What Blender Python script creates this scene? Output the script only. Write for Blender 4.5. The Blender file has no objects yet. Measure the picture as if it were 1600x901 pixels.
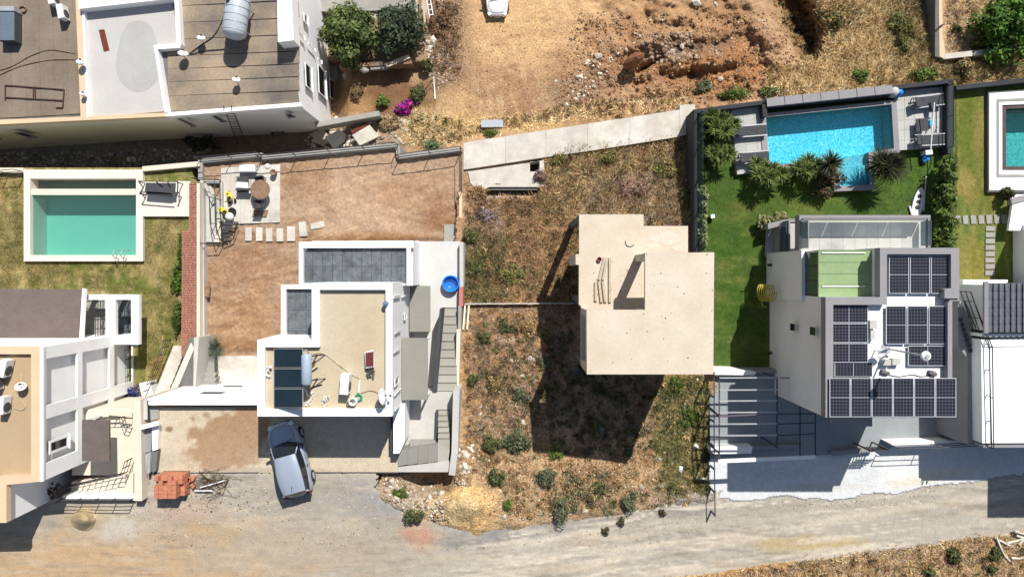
import bpy, bmesh, math, random
import numpy as np
from mathutils import Vector, Matrix
R = random.Random(7)
NR = np.random.RandomState(11)
SC = bpy.context.scene
COL = SC.collection
# ------------------------------------------------------------------ camera, sky, sun, exposure
CZ, F, CX, CY = 38.0, 1066.7, 800.0, 428.0        # drone height above the road, focal length in photo pixels, nadir
cam = bpy.data.cameras.new("camera"); co = bpy.data.objects.new("camera", cam); COL.objects.link(co)
co.location = (0, 0, CZ); cam.sensor_width = 36; cam.lens = 24; cam.shift_y = -(450.5 - CY) / 1600
cam.clip_start = .5; cam.clip_end = 3000; SC.camera = co
SUN = Vector((.36, .82, 1)).normalized()
EL = math.asin(SUN.z); AZ = math.atan2(SUN.x, SUN.y)
w = bpy.data.worlds.new("World"); SC.world = w; w.use_nodes = True
nt = w.node_tree; bg = nt.nodes["Background"]; sky = nt.nodes.new("ShaderNodeTexSky")
sky.sky_type = 'NISHITA'; sky.sun_disc = False; sky.sun_elevation = EL; sky.sun_rotation = AZ
nt.links.new(sky.outputs[0], bg.inputs[0]); bg.inputs[1].default_value = .074
sl = bpy.data.lights.new("sun", 'SUN'); sl.energy = 4.8; sl.angle = math.radians(.5); sl.color = (1, .965, .915)
so = bpy.data.objects.new("sun", sl); COL.objects.link(so); so.rotation_euler = (-SUN).to_track_quat('-Z', 'Y').to_euler(); so.location = (20, 50, 70)
vs = SC.view_settings; vs.view_transform = 'Standard'; vs.look = 'None'; vs.exposure = .42; vs.gamma = 1
SC.cycles.max_bounces = 6; SC.cycles.transparent_max_bounces = 8; SC.cycles.use_denoising = True

# ------------------------------------------------------------------ helpers
def P(px, py, z):
    d = (CZ - z) / F
    return Vector(((px - CX) * d, (CY - py) * d, z))
def PX(pts, z): return [P(a, b, z).xy for a, b in pts]
def rect(x0, y0, x1, y1): return [(x0, y0), (x1, y0), (x1, y1), (x0, y1)]
def C(r, g, b, k=.72):
    f = lambda v: (v/255/12.92 if v <= 10 else ((v/255 + .055)/1.055)**2.4) * k
    return (min(f(r), .82), min(f(g), .82), min(f(b), .82))
def sm(t): t = np.clip(t, 0, 1); return t*t*(3 - 2*t)

LAT = NR.rand(256, 256)
def vnoise(x, y):
    xi = np.floor(x).astype(int); yi = np.floor(y).astype(int); fx = sm(x - xi); fy = sm(y - yi)
    g = lambda a, b: LAT[a % 256, b % 256]
    return (g(xi, yi)*(1-fx) + g(xi+1, yi)*fx)*(1-fy) + (g(xi, yi+1)*(1-fx) + g(xi+1, yi+1)*fx)*fy
def fbm(x, y, s, o=4):
    x = np.asarray(x, float)/s + 37.3; y = np.asarray(y, float)/s + 91.7; r = 0; a = .5; t = 0
    for k in range(o):
        r = r + a*vnoise(x, y); t += a; a *= .55; x = x*2.03 + 11.1; y = y*2.03 + 5.7
    return r/t
def inpoly(px, py, poly):
    ins = np.zeros(px.shape, bool); n = len(poly)
    for i in range(n):
        x0, y0 = poly[i]; x1, y1 = poly[(i+1) % n]
        if y0 == y1: continue
        c = ((y0 > py) != (y1 > py)) & (px < (x1 - x0)*(py - y0)/(y1 - y0) + x0)
        ins ^= c
    return ins

# materials -------------------------------------------------------
def nodes(name):
    m = bpy.data.materials.new(name); m.use_nodes = True; t = m.node_tree
    return m, t, t.nodes["Principled BSDF"]
def mat(name, c, rough=.85, v=.12, scale=1.2, bump=.25, metal=0, c2=None, fine=9, spec=.3, alpha=1, rnd=0, obj=False):
    m, t, b = nodes(name); N = t.nodes; L = t.links
    if obj: src = N.new("ShaderNodeTexCoord").outputs["Object"]
    else: src = N.new("ShaderNodeNewGeometry").outputs["Position"]
    a = N.new("ShaderNodeTexNoise"); a.inputs["Scale"].default_value = scale; a.inputs["Detail"].default_value = 7; a.inputs["Roughness"].default_value = .62
    f = N.new("ShaderNodeTexNoise"); f.inputs["Scale"].default_value = fine; f.inputs["Detail"].default_value = 4
    L.new(src, a.inputs["Vector"]); L.new(src, f.inputs["Vector"])
    r = N.new("ShaderNodeMapRange"); r.inputs[1].default_value = .32; r.inputs[2].default_value = .68; L.new(a.outputs[0], r.inputs[0])
    mx = N.new("ShaderNodeMix"); mx.data_type = 'RGBA'; L.new(r.outputs[0], mx.inputs["Factor"])
    if c2 is None: c2 = tuple(x*(1-v) for x in c); c1 = tuple(min(x*(1+v), .85) for x in c)
    else: c1 = c
    mx.inputs[6].default_value = (*c2, 1); mx.inputs[7].default_value = (*c1, 1)
    r2 = N.new("ShaderNodeMapRange"); r2.inputs[1].default_value = .25; r2.inputs[2].default_value = .75; r2.inputs[3].default_value = 1 - v*.9; r2.inputs[4].default_value = 1 + v*.7
    L.new(f.outputs[0], r2.inputs[0]); out = r2.outputs[0]
    if rnd:
        oi = N.new("ShaderNodeObjectInfo"); r3 = N.new("ShaderNodeMapRange"); r3.inputs[3].default_value = 1-rnd; r3.inputs[4].default_value = 1+rnd
        L.new(oi.outputs["Random"], r3.inputs[0]); mu = N.new("ShaderNodeMath"); mu.operation = 'MULTIPLY'; L.new(out, mu.inputs[0]); L.new(r3.outputs[0], mu.inputs[1]); out = mu.outputs[0]
    vm = N.new("ShaderNodeVectorMath"); vm.operation = 'SCALE'; L.new(mx.outputs[2], vm.inputs[0]); L.new(out, vm.inputs["Scale"])
    L.new(vm.outputs[0], b.inputs["Base Color"])
    b.inputs["Roughness"].default_value = rough; b.inputs["Metallic"].default_value = metal; b.inputs["Specular IOR Level"].default_value = spec; b.inputs["Alpha"].default_value = alpha
    if bump:
        bu = N.new("ShaderNodeBump"); bu.inputs["Strength"].default_value = bump; bu.inputs["Distance"].default_value = .03
        L.new(f.outputs[0], bu.inputs["Height"]); L.new(bu.outputs[0], b.inputs["Normal"])
    return m
def vcmat(name, lo=.6, hi=1.4, fine=14, bump=.6, rough=.95, dist=.06):
    m, t, b = nodes(name); N = t.nodes; L = t.links
    at = N.new("ShaderNodeAttribute"); at.attribute_name = "Col"
    src = N.new("ShaderNodeNewGeometry").outputs["Position"]
    out = at.outputs["Color"]; hs = []
    for s, k in ((fine, 1), (fine*.23, .55), (fine*2.7, .8)):
        f = N.new("ShaderNodeTexNoise"); f.inputs["Scale"].default_value = s; f.inputs["Detail"].default_value = 3; L.new(src, f.inputs["Vector"])
        r = N.new("ShaderNodeMapRange"); r.inputs[1].default_value = .28; r.inputs[2].default_value = .72; r.inputs[3].default_value = 1-(1-lo)*k; r.inputs[4].default_value = 1+(hi-1)*k
        L.new(f.outputs[0], r.inputs[0]); vm = N.new("ShaderNodeVectorMath"); vm.operation = 'SCALE'; L.new(out, vm.inputs[0]); L.new(r.outputs[0], vm.inputs["Scale"]); out = vm.outputs[0]; hs.append(f.outputs[0])
    L.new(out, b.inputs["Base Color"]); b.inputs["Roughness"].default_value = rough; b.inputs["Specular IOR Level"].default_value = .15
    if bump:
        bu = N.new("ShaderNodeBump"); bu.inputs["Strength"].default_value = bump; bu.inputs["Distance"].default_value = dist
        L.new(hs[0], bu.inputs["Height"]); L.new(bu.outputs[0], b.inputs["Normal"])
    return m
M = {}
M['ground'] = vcmat("earth", .55, 1.45, 9, .9, dist=.1)
M['dirt'] = vcmat("graded_dirt", .74, 1.24, 7, .8, dist=.09)
M['soil'] = vcmat("garden_soil_surface", .78, 1.2, 5, .5, dist=.05)
M['turf'] = vcmat("turf", .62, 1.4, 16, .5)
M['road'] = vcmat("road_surface", .86, 1.13, 12, .35, dist=.03)
M['leaf'] = vcmat("leaf", .8, 1.2, 20, 0, .6)
M['stone'] = vcmat("stone", .8, 1.2, 12, .5, .9)
M['white'] = mat("white_plaster", (.82, .82, .81), .8, .035, .5, .1, c2=(.75, .745, .73), fine=5)
M['whiteb'] = mat("white_coping", (.81, .8, .775), .8, .05, .9, .1, c2=(.73, .715, .68), fine=6)
M['cream'] = mat("cream_plaster", C(238, 226, 205), .85, .06, .8, .15)
M['creamroof'] = mat("cream_screed", C(214, 200, 172), .9, .08, .5, .2, c2=C(200, 182, 150))
M['beigeroof'] = mat("beige_roof_coating", C(198, 176, 142), .9, .07, .35, .15, c2=C(188, 164, 128))
M['leftroof'] = mat("tan_roof_coating", C(196, 170, 134), .9, .06, .3, .15)
M['peach'] = mat("peach_render", C(233, 204, 168), .85, .05, .7, .12)
M['concb'] = mat("bluish_concrete_paving", C(158, 164, 166), .9, .09, .7, .2)
M['conc'] = mat("concrete", C(205, 202, 194), .9, .08, .7, .25)
M['concw'] = mat("pale_concrete", C(232, 227, 216), .9, .09, .9, .3, c2=C(198, 189, 174), rnd=.03)
M['concg'] = mat("grey_concrete", C(168, 166, 158), .9, .12, .8, .3)
M['concd'] = mat("dark_grey_concrete", C(120, 120, 116), .9, .15, .8, .3)
M['conchouse'] = mat("bare_concrete", C(231, 217, 196), .92, .055, .7, .25, fine=7, c2=C(218, 202, 178))
M['rustbrown'] = mat("rusty_steel", C(92, 66, 52), .85, .2, 4, .2)
M['wallblk'] = mat("black_render", C(58, 60, 64), .8, .1, .8, .1)
M['coping'] = mat("pool_coping_stone", C(238, 230, 214, .74), .85, .05, .9, .15)
M['drive'] = mat("driveway_concrete", C(214, 198, 172), .9, .05, .4, .2)
M['apron'] = mat("new_concrete", C(226, 226, 222), .9, .05, .5, .2)
M['stairs'] = mat("stair_concrete", C(180, 176, 164), .9, .06, .8, .2, rnd=.09)
M['canopy'] = mat("grey_membrane", C(152, 150, 140), .8, .05, .6, .05)
M['anth'] = mat("grey_frame_render", C(158, 155, 156), .85, .06, .7, .15)
M['anth2'] = mat("dark_frame_render", C(74, 76, 80), .7, .06, .7, .1)
M['slate'] = mat("slate_tile", C(104, 110, 114), .6, .3, 2.6, .15, rnd=.12)
M['pavtile'] = mat("grey_paving_tile", C(170, 172, 174), .7, .12, 1.5, .1, rnd=.05)
M['pavlight'] = mat("pale_paving_tile", C(196, 196, 190), .75, .1, 1.2, .1, rnd=.05)
M['felt'] = mat("roofing_felt", C(152, 138, 122), .9, .14, .5, .3, c2=C(132, 118, 102), rnd=.04)
M['feltg'] = mat("grey_roofing_felt", C(112, 106, 100), .9, .2, .28, .3, c2=C(182, 162, 136), rnd=.04)
M['screed'] = mat("grey_screed", C(206, 202, 196), .9, .05, .5, .15)
M['screedp'] = mat("grey_screed_patch", C(190, 188, 182), .9, .07, .6, .15)
M['shingle'] = mat("brown_shingle", C(116, 104, 98), .95, .1, 1.5, .4)
M['gtile'] = mat("grey_roof_tile", C(112, 116, 122), .7, .15, 2, .2, rnd=.08)
M['brick'] = mat("red_brick", C(188, 132, 112), .9, .22, 5, .4, rnd=.15)
M['orange'] = mat("hollow_clay_block", C(206, 134, 104), .9, .12, 5, .3, rnd=.1)
M['black'] = mat("black_metal", (.018, .019, .022), .45, .1, 3, 0, spec=.5)
M['dgrey'] = mat("dark_grey_metal", (.06, .063, .068), .5, .1, 3, 0)
M['steel'] = mat("galvanised_steel", (.42, .43, .44), .45, .08, 3, 0, metal=.3)
M['tank'] = mat("pale_grey_tank", C(196, 204, 212), .4, .04, 2, 0)
M['plastic'] = mat("white_plastic", (.7, .7, .68), .5, .04, 2, 0)
M['fabric'] = mat("dark_grey_fabric", (.055, .056, .06), .9, .15, 6, .1)
M['wood'] = mat("weathered_wood", C(150, 122, 96), .9, .25, 4, .3)
M['plank'] = mat("grey_plank", C(206, 192, 168), .9, .12, 4, .2)
M['rwood'] = mat("rust_brown_wood", C(120, 62, 42), .85, .2, 4, .2)
M['blue'] = mat("blue_plastic", (.01, .2, .66), .35, .08, 2, 0)
M['lblue'] = mat("light_blue_plastic", (.07, .45, .8), .35, .08, 2, 0)
M['yellow'] = mat("yellow_plastic", (.75, .62, .03), .45, .08, 2, 0)
M['hose'] = mat("yellow_hose", (.42, .34, .06), .5, .12, 4, 0)
M['red'] = mat("dark_red_plastic", (.14, .025, .022), .5, .1, 3, 0)
M['green'] = mat("green_hose", (.03, .28, .16), .5, .1, 3, 0)
M['tyre'] = mat("tyre_rubber", (.02, .02, .021), .9, .1, 6, 0)
M['greenroof'] = mat("green_tinted_panel", C(160, 184, 136), .35, .1, .8, .03, c2=C(150, 172, 124))
M['dglass'] = mat("dark_glass", (.012, .015, .018), .08, .1, 1, 0, spec=.6)
M['gglass'] = mat("green_glass", C(92, 116, 98, .5), .12, .1, 1, 0, spec=.5)
M['dirtb'] = mat("earth_bank", C(150, 112, 76), .95, .25, .7, .5)
M['rock'] = mat("pale_stone", C(200, 188, 170), .95, .15, 3, .4, rnd=.15)
M['slabw'] = mat("broken_slab", C(226, 220, 204), .95, .15, 1.5, .4)
M['sand'] = mat("sand", C(180, 158, 120), .95, .12, 2, .5)
M['stem'] = mat("bark", C(96, 78, 60), .95, .2, 5, .3)
def clear(name, tint, mixf, gloss=.02):
    m, t, b = nodes(name); N = t.nodes; L = t.links
    tr = N.new("ShaderNodeBsdfTransparent"); tr.inputs[0].default_value = (*tint, 1)
    b.inputs["Base Color"].default_value = (.25, .3, .32, 1); b.inputs["Roughness"].default_value = gloss
    ms = N.new("ShaderNodeMixShader"); ms.inputs[0].default_value = mixf
    L.new(tr.outputs[0], ms.inputs[1]); L.new(b.outputs[0], ms.inputs[2]); L.new(ms.outputs[0], N["Material Output"].inputs[0])
    return m
M['glass'] = clear("clear_glass", (.8, .86, .88), .12)
M['smoked'] = clear("smoked_glass", (.5, .56, .6), .25)
def water(name, deep, lightc, caustics=1.0, scale=3.2, op=.35):
    deep0 = deep; deep = tuple(x**.5 for x in deep); lightc = tuple(x**.5 for x in lightc)      # light passes the surface twice
    m, t, b = nodes(name); N = t.nodes; L = t.links
    src = N.new("ShaderNodeNewGeometry").outputs["Position"]
    nz = N.new("ShaderNodeTexNoise"); nz.inputs["Scale"].default_value = scale*.9; nz.inputs["Detail"].default_value = 2; L.new(src, nz.inputs["Vector"])
    ad = N.new("ShaderNodeVectorMath"); ad.operation = 'MULTIPLY_ADD'; ad.inputs[1].default_value = (.55, .55, .55); L.new(nz.outputs[1], ad.inputs[0]); L.new(src, ad.inputs[2])
    vo = N.new("ShaderNodeTexVoronoi"); vo.feature = 'DISTANCE_TO_EDGE'; vo.inputs["Scale"].default_value = scale; L.new(ad.outputs[0], vo.inputs["Vector"])  # pale caustic web: sunlight focused by ripples, painted into the water's tint
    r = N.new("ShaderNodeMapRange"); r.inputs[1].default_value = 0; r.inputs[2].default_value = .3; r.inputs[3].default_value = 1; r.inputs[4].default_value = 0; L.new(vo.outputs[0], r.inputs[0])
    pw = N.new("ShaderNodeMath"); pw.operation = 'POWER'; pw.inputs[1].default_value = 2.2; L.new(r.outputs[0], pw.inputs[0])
    mp = N.new("ShaderNodeMath"); mp.operation = 'MULTIPLY'; mp.inputs[1].default_value = caustics; L.new(pw.outputs[0], mp.inputs[0])
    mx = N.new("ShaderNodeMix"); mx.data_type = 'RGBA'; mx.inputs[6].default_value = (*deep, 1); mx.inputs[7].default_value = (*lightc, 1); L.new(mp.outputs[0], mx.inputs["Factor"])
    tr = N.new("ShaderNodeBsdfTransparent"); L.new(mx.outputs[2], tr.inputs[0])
    b.inputs["Base Color"].default_value = (*[d*.5 for d in deep], 1); b.inputs["Roughness"].default_value = .05
    bu = N.new("ShaderNodeBump"); bu.inputs["Strength"].default_value = .15*min(1, caustics+.2); bu.inputs["Distance"].default_value = .05; L.new(nz.outputs[0], bu.inputs["Height"]); L.new(bu.outputs[0], b.inputs["Normal"])
    ms = N.new("ShaderNodeMixShader"); ms.inputs[0].default_value = op
    L.new(tr.outputs[0], ms.inputs[1]); L.new(b.outputs[0], ms.inputs[2]); L.new(ms.outputs[0], N["Material Output"].inputs[0])
    return m
def paint(name, c, rough=.3, metal=.4):
    m, t, b = nodes(name); b.inputs["Base Color"].default_value = (*c, 1); b.inputs["Roughness"].default_value = rough; b.inputs["Metallic"].default_value = metal
    b.inputs["Coat Weight"].default_value = .6; b.inputs["Coat Roughness"].default_value = .08
    N = t.nodes; L = t.links; f = N.new("ShaderNodeTexNoise"); f.inputs["Scale"].default_value = 2.5; f.inputs["Detail"].default_value = 6
    tc = N.new("ShaderNodeTexCoord"); L.new(tc.outputs["Object"], f.inputs["Vector"])
    r = N.new("ShaderNodeMapRange"); r.inputs[3].default_value = rough*.7; r.inputs[4].default_value = rough*1.7; L.new(f.outputs[0], r.inputs[0]); L.new(r.outputs[0], b.inputs["Roughness"])
    return m

# mesh builder ------------------------------------------------------
class MB:
    def __init__(s): s.v = []; s.f = []
    def add(s, vs, fs):
        o = len(s.v); s.v += [tuple(v) for v in vs]; s.f += [tuple(i + o for i in f) for f in fs]; return s
    def prism(s, pts, z0, z1):
        pts = [Vector(p) for p in pts]; n = len(pts)
        if sum(pts[i].x*pts[(i+1) % n].y - pts[(i+1) % n].x*pts[i].y for i in range(n)) < 0:
            pts = pts[::-1]; z1 = list(z1)[::-1] if isinstance(z1, (list, tuple)) else z1; z0 = list(z0)[::-1] if isinstance(z0, (list, tuple)) else z0
        za = z0 if isinstance(z0, list) else [z0]*n; zb = z1 if isinstance(z1, (list, tuple)) else [z1]*n
        vs = [(p.x, p.y, za[i]) for i, p in enumerate(pts)] + [(p.x, p.y, zb[i]) for i, p in enumerate(pts)]
        fs = [tuple(range(n, 2*n)), tuple(range(n-1, -1, -1))] + [(i, (i+1) % n, n+(i+1) % n, n+i) for i in range(n)]
        return s.add(vs, fs)
    def pp(s, pts, z1, z0):                       # prism from photo pixels seen at height z1, down to z0
        return s.prism(PX(pts, z1), z0, z1)
    def ring(s, out, inn, z0, z1):                # wall between two outlines with the same corner count
        n = len(out)
        for i in range(n):
            j = (i+1) % n; s.prism([out[i], out[j], inn[j], inn[i]], z0, z1)
        return s
    def box(s, c, d, rz=0, tilt=None):
        m = Matrix.Rotation(rz, 3, 'Z')
        if tilt is not None: m = m @ tilt
        x, y, z = d[0]/2, d[1]/2, d[2]/2; c = Vector(c)
        vs = [c + m @ Vector((a*x, b*y, e*z)) for e in (-1, 1) for a, b in ((-1, -1), (1, -1), (1, 1), (-1, 1))]
        return s.add(vs, [(3, 2, 1, 0), (4, 5, 6, 7), (0, 1, 5, 4), (1, 2, 6, 5), (2, 3, 7, 6), (3, 0, 4, 7)])
    def bar(s, a, b, w, h=None, up=(0, 0, 1)):
        a, b = Vector(a), Vector(b); h = h or w; d = (b - a); L = d.length
        if L < 1e-6: return s
        d.normalize(); u = Vector(up)
        if abs(d.dot(u)) > .95: u = Vector((0, 1, 0))
        x = d.cross(u).normalized(); u = x.cross(d)
        vs = [q + x*(i*w/2) + u*(j*h/2) for q in (a, b) for i, j in ((-1, -1), (1, -1), (1, 1), (-1, 1))]
        return s.add(vs, [(0, 1, 2, 3), (7, 6, 5, 4), (0, 4, 5, 1), (1, 5, 6, 2), (2, 6, 7, 3), (3, 7, 4, 0)])
    def tube(s, pts, r, n=6, closed=False):
        pts = [Vector(p) for p in pts]; k = len(pts); o = len(s.v)
        for i, p in enumerate(pts):
            a = pts[(i-1) % k] if closed or i else p; b = pts[(i+1) % k] if closed or i < k-1 else p
            d = (b - a).normalized(); u = Vector((0, 0, 1)) if abs(d.z) < .9 else Vector((1, 0, 0)); x = d.cross(u).normalized(); y = x.cross(d)
            rr = r[i] if isinstance(r, (list, tuple)) else r
            for j in range(n):
                t = 2*math.pi*j/n; s.v.append(tuple(p + x*(math.cos(t)*rr) + y*(math.sin(t)*rr)))
        for i in range(k if closed else k-1):
            for j in range(n):
                a, b = o+i*n+j, o+i*n+(j+1) % n; c, d = o+((i+1) % k)*n+(j+1) % n, o+((i+1) % k)*n+j
                s.f.append((a, b, c, d))
        if not closed: s.f.append(tuple(o+j for j in range(n-1, -1, -1))); s.f.append(tuple(o+(k-1)*n+j for j in range(n)))
        return s
    def lathe(s, c, prof, n=20, axis=None):
        c = Vector(c); m = axis or Matrix.Identity(3); o = len(s.v); k = len(prof)
        for r, z in prof:
            for j in range(n):
                t = 2*math.pi*j/n; s.v.append(tuple(c + m @ Vector((r*math.cos(t), r*math.sin(t), z))))
        for i in range(k-1):
            for j in range(n): s.f.append((o+i*n+j, o+i*n+(j+1) % n, o+(i+1)*n+(j+1) % n, o+(i+1)*n+j))
        s.f.append(tuple(o+j for j in range(n-1, -1, -1))); s.f.append(tuple(o+(k-1)*n+j for j in range(n)))
        return s
    def rock(s, c, r, rnd=R, flat=.7):
        vs, fs = ICO; c = Vector(c); m = Matrix.Rotation(rnd.uniform(0, 6.3), 3, 'Z') @ Matrix.Diagonal((rnd.uniform(.75, 1.2), rnd.uniform(.6, 1), flat*rnd.uniform(.7, 1.1)))
        return s.add([c + m @ (v*(r*rnd.uniform(.78, 1.15))) for v in vs], fs)
def _ico(sub):
    b = bmesh.new(); bmesh.ops.create_icosphere(b, subdivisions=sub, radius=1); b.verts.ensure_lookup_table()
    r = ([v.co.copy() for v in b.verts], [tuple(v.index for v in f.verts) for f in b.faces]); b.free(); return r
ICO = _ico(1)
ICO2 = _ico(2)
W = {}
def link(name, me, m, parent=None, loc=None):
    if m is not None and not me.materials: me.materials.append(m)
    o = bpy.data.objects.new(name, me); COL.objects.link(o); loc = loc or Vector((0, 0, 0))
    W[o.name] = Vector(loc)
    if parent is not None: o.parent = parent; o.location = loc - W[parent.name]
    else: o.location = loc
    return o
def build(mb, name, m, parent=None, smooth=False, origin=None):
    vs = np.array(mb.v, float); lo, hi = vs.min(0), vs.max(0)
    loc = Vector(((lo[0]+hi[0])/2, (lo[1]+hi[1])/2, lo[2])) if origin is None else Vector(origin)
    me = bpy.data.meshes.new(name); me.from_pydata([tuple(v) for v in (vs - np.array(loc))], [], mb.f)
    if smooth: me.polygons.foreach_set("use_smooth", [True]*len(me.polygons))
    me.update(); return link(name, me, M[m] if isinstance(m, str) else m, parent, loc)
def tag(o, label, cat, group=None, kind=None):
    if label: o['label'] = label
    if cat: o['category'] = cat
    if group: o['group'] = group
    if kind: o['kind'] = kind
    return o
def solo(mb, name, m, label, cat, group=None, smooth=False): return tag(build(mb, name, m, None, smooth), label, cat, group)
def struct(mb, name, m): return tag(build(mb, name, m), None, None, None, 'structure')
def thing(name, label, cat, loc, group=None):
    o = bpy.data.objects.new(name, None); COL.objects.link(o); o.location = loc; o.empty_display_size = .2; W[o.name] = Vector(loc)
    return tag(o, label, cat, group)
def copy_tree(src, loc, rz, label=None, root=True, parent=None):
    c = src.copy(); COL.objects.link(c)
    if parent is not None: c.parent = parent
    for ch in [x for x in ALLKIDS.get(src.name, [])]: copy_tree(ch, None, None, None, False, c)
    if root:
        c.location = loc; c.rotation_euler = (0, 0, rz)
        if label: c['label'] = label
    return c
ALLKIDS = {}
def kids(root):
    for o in bpy.data.objects:
        if o.parent is not None: ALLKIDS.setdefault(o.parent.name, [])
        if o.parent is not None and o not in ALLKIDS[o.parent.name]: ALLKIDS[o.parent.name].append(o)
def npmesh(name, V, Fc, m, parent=None, col=None, label=None, cat=None, group=None, kind=None, loc=None):
    V = np.asarray(V, float); lo, hi = V.min(0), V.max(0)
    loc = Vector(((lo[0]+hi[0])/2, (lo[1]+hi[1])/2, lo[2])) if loc is None else Vector(loc)
    V = V - np.array(loc); me = bpy.data.meshes.new(name); n, k = Fc.shape
    me.vertices.add(len(V)); me.vertices.foreach_set("co", V.ravel()); me.loops.add(n*k); me.loops.foreach_set("vertex_index", Fc.ravel().astype(np.int32))
    me.polygons.add(n); me.polygons.foreach_set("loop_start", np.arange(0, n*k, k, dtype=np.int32))
    if col is not None:
        a = me.color_attributes.new("Col", 'FLOAT_COLOR', 'POINT'); c4 = np.ones((len(V), 4)); c4[:, :3] = col; a.data.foreach_set("color", c4.ravel())
    me.update(calc_edges=True); return tag(link(name, me, M[m] if isinstance(m, str) else m, parent, loc), label, cat, group, kind)

# ground sheets ---------------------------------------------------
class Paint:
    def __init__(s, base): s.base = base; s.b = []
    def blob(s, cx, cy, rx, ry, c, a=1, rot=0, soft=.5, ns=26, na=.6): s.b.append((cx, cy, rx, ry, c, a, rot, soft, ns, na)); return s
    def streak(s, ang, su, sv, c, a, lo=.45, hi=.7, seed=0, mask=None): s.st = getattr(s, 'st', []) + [(ang, su, sv, c, a, lo, hi, seed, mask)]; return s
    def __call__(s, x, y):
        col = s.blobs(x, y)
        for ang, su, sv, c, a, lo, hi, seed, mask in getattr(s, 'st', []):
            t = math.radians(ang); wob = (fbm(x, y, 150, 2)-.5)*26; u = x*math.cos(t)+y*math.sin(t); v = -x*math.sin(t)+y*math.cos(t)+wob
            m = sm((fbm(u*sv/su+seed*7, v+seed*31, sv, 3)-lo)/(hi-lo))*a*(sm((fbm(x+seed*91, y, 60, 2)-.3)/.3))
            if mask is not None: m = m*mask(x, y)
            col = col*(1-m[..., None])+np.array(c)*m[..., None]
        return col
    def blobs(s, x, y):
        col = np.empty(x.shape + (3,)); col[:] = s.base
        for k, (cx, cy, rx, ry, c, a, rot, soft, ns, na) in enumerate(s.b):
            t = math.radians(rot); dx, dy = x-cx, y-cy; u = (dx*math.cos(t)+dy*math.sin(t))/rx; v = (-dx*math.sin(t)+dy*math.cos(t))/ry
            d = np.sqrt(u*u+v*v) + (fbm(x+k*313, y+k*77, ns, 4)-.5)*2*na
            m = (1-sm((d-(1-soft))/(2*soft)))*a; col = col*(1-m[..., None]) + np.array(c)*m[..., None]
        return col
def sheet(name, poly, zf, colf, step=3, edge=0, m='ground', rough=0, rs=20, skirt=0, holes=()):
    xs = np.array([p[0] for p in poly]); ys = np.array([p[1] for p in poly])
    gx, gy = np.meshgrid(np.arange(xs.min()-step, xs.max()+step*1.5, step), np.arange(ys.min()-step, ys.max()+step*1.5, step))
    h, wd = gx.shape; cx = (gx[:-1, :-1]+gx[1:, 1:])/2; cy = (gy[:-1, :-1]+gy[1:, 1:])/2
    if edge: wx = (fbm(cx, cy, 22, 4)-.5)*2*edge+(fbm(cx+9, cy, 5, 2)-.5)*5; wy = (fbm(cx+500, cy+90, 22, 4)-.5)*2*edge+(fbm(cx+99, cy+50, 5, 2)-.5)*5
    else: wx = wy = 0
    ins = inpoly(cx+wx, cy+wy, poly)
    for hp in holes: ins &= ~inpoly(cx, cy, hp)
    z = zf(gx, gy) + np.zeros(gx.shape)
    if rough: z = z + (fbm(gx, gy, rs, 5)-.5)*rough
    col = colf(gx, gy)
    d = (CZ-z)/F; V = np.stack([(gx-CX)*d, (CY-gy)*d, z], -1).reshape(-1, 3)
    ii, jj = np.nonzero(ins); a = ii*wd+jj; Fc = np.stack([a+wd, a+wd+1, a+1, a], 1)
    used = np.unique(Fc); mp = np.zeros(h*wd, int); mp[used] = np.arange(len(used))
    V = V[used]; Fc = mp[Fc]; cl = col.reshape(-1, 3)[used]
    if skirt:   # earth faces down from the outline of the sheet
        E = np.concatenate([Fc[:, [k, (k+1) % 4]] for k in range(4)]); key = np.sort(E, 1); key = key[:, 0].astype(np.int64)*len(V)+key[:, 1]; _, inv, cnt = np.unique(key, return_inverse=True, return_counts=True); B = E[cnt[inv] == 1]
        bv = np.unique(B); mp2 = np.zeros(len(V), int); mp2[bv] = np.arange(len(bv))+len(V); lo = V[bv].copy(); lo[:, 2] = skirt; Fc = np.concatenate([Fc, np.stack([B[:, 1], B[:, 0], mp2[B[:, 0]], mp2[B[:, 1]]], 1)]); V = np.concatenate([V, lo]); cl = np.concatenate([cl, cl[bv]])
    return npmesh(name, V, Fc, m, col=cl, kind='structure')
def scat(poly, n, seed=0):
    rs = np.random.RandomState(seed); xs = [p[0] for p in poly]; ys = [p[1] for p in poly]; X = np.zeros(0); Y = np.zeros(0)
    while len(X) < n:
        x = rs.uniform(min(xs), max(xs), n*2); y = rs.uniform(min(ys), max(ys), n*2); k = inpoly(x, y, poly); X = np.r_[X, x[k]]; Y = np.r_[Y, y[k]]
    return X[:n], Y[:n]
def P3(x, y, z): d = (CZ-z)/F; return np.stack([(x-CX)*d, (CY-y)*d, z], -1)
def blades(x, y, zf, h, wd, cols, per=6, seed=1, lean=.8, spread=.12, up=.8):
    rs = np.random.RandomState(seed); n = len(x)*per
    B = np.repeat(P3(x, y, zf(x, y)+np.zeros(len(x))), per, 0); ti = np.repeat(rs.rand(len(x)), per); cc = np.array(cols)[np.repeat(rs.randint(0, len(cols), len(x)), per)]
    B[:, :2] += rs.normal(0, spread, (n, 2)); a = rs.rand(n)*6.283; hh = h*(.5+rs.rand(n)); ln = rs.rand(n)*lean*hh
    T = B + np.stack([np.cos(a)*ln, np.sin(a)*ln, hh*up], 1); b = rs.rand(n)*6.283; s = np.stack([np.cos(b)*wd/2, np.sin(b)*wd/2, 0*b], 1)
    V = np.stack([B-s, B+s, T], 1).reshape(-1, 3); cc = cc*(.7+.6*ti[:, None]); col = np.repeat(cc, 3, 0)
    return V, np.arange(n*3).reshape(-1, 3), col
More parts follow.
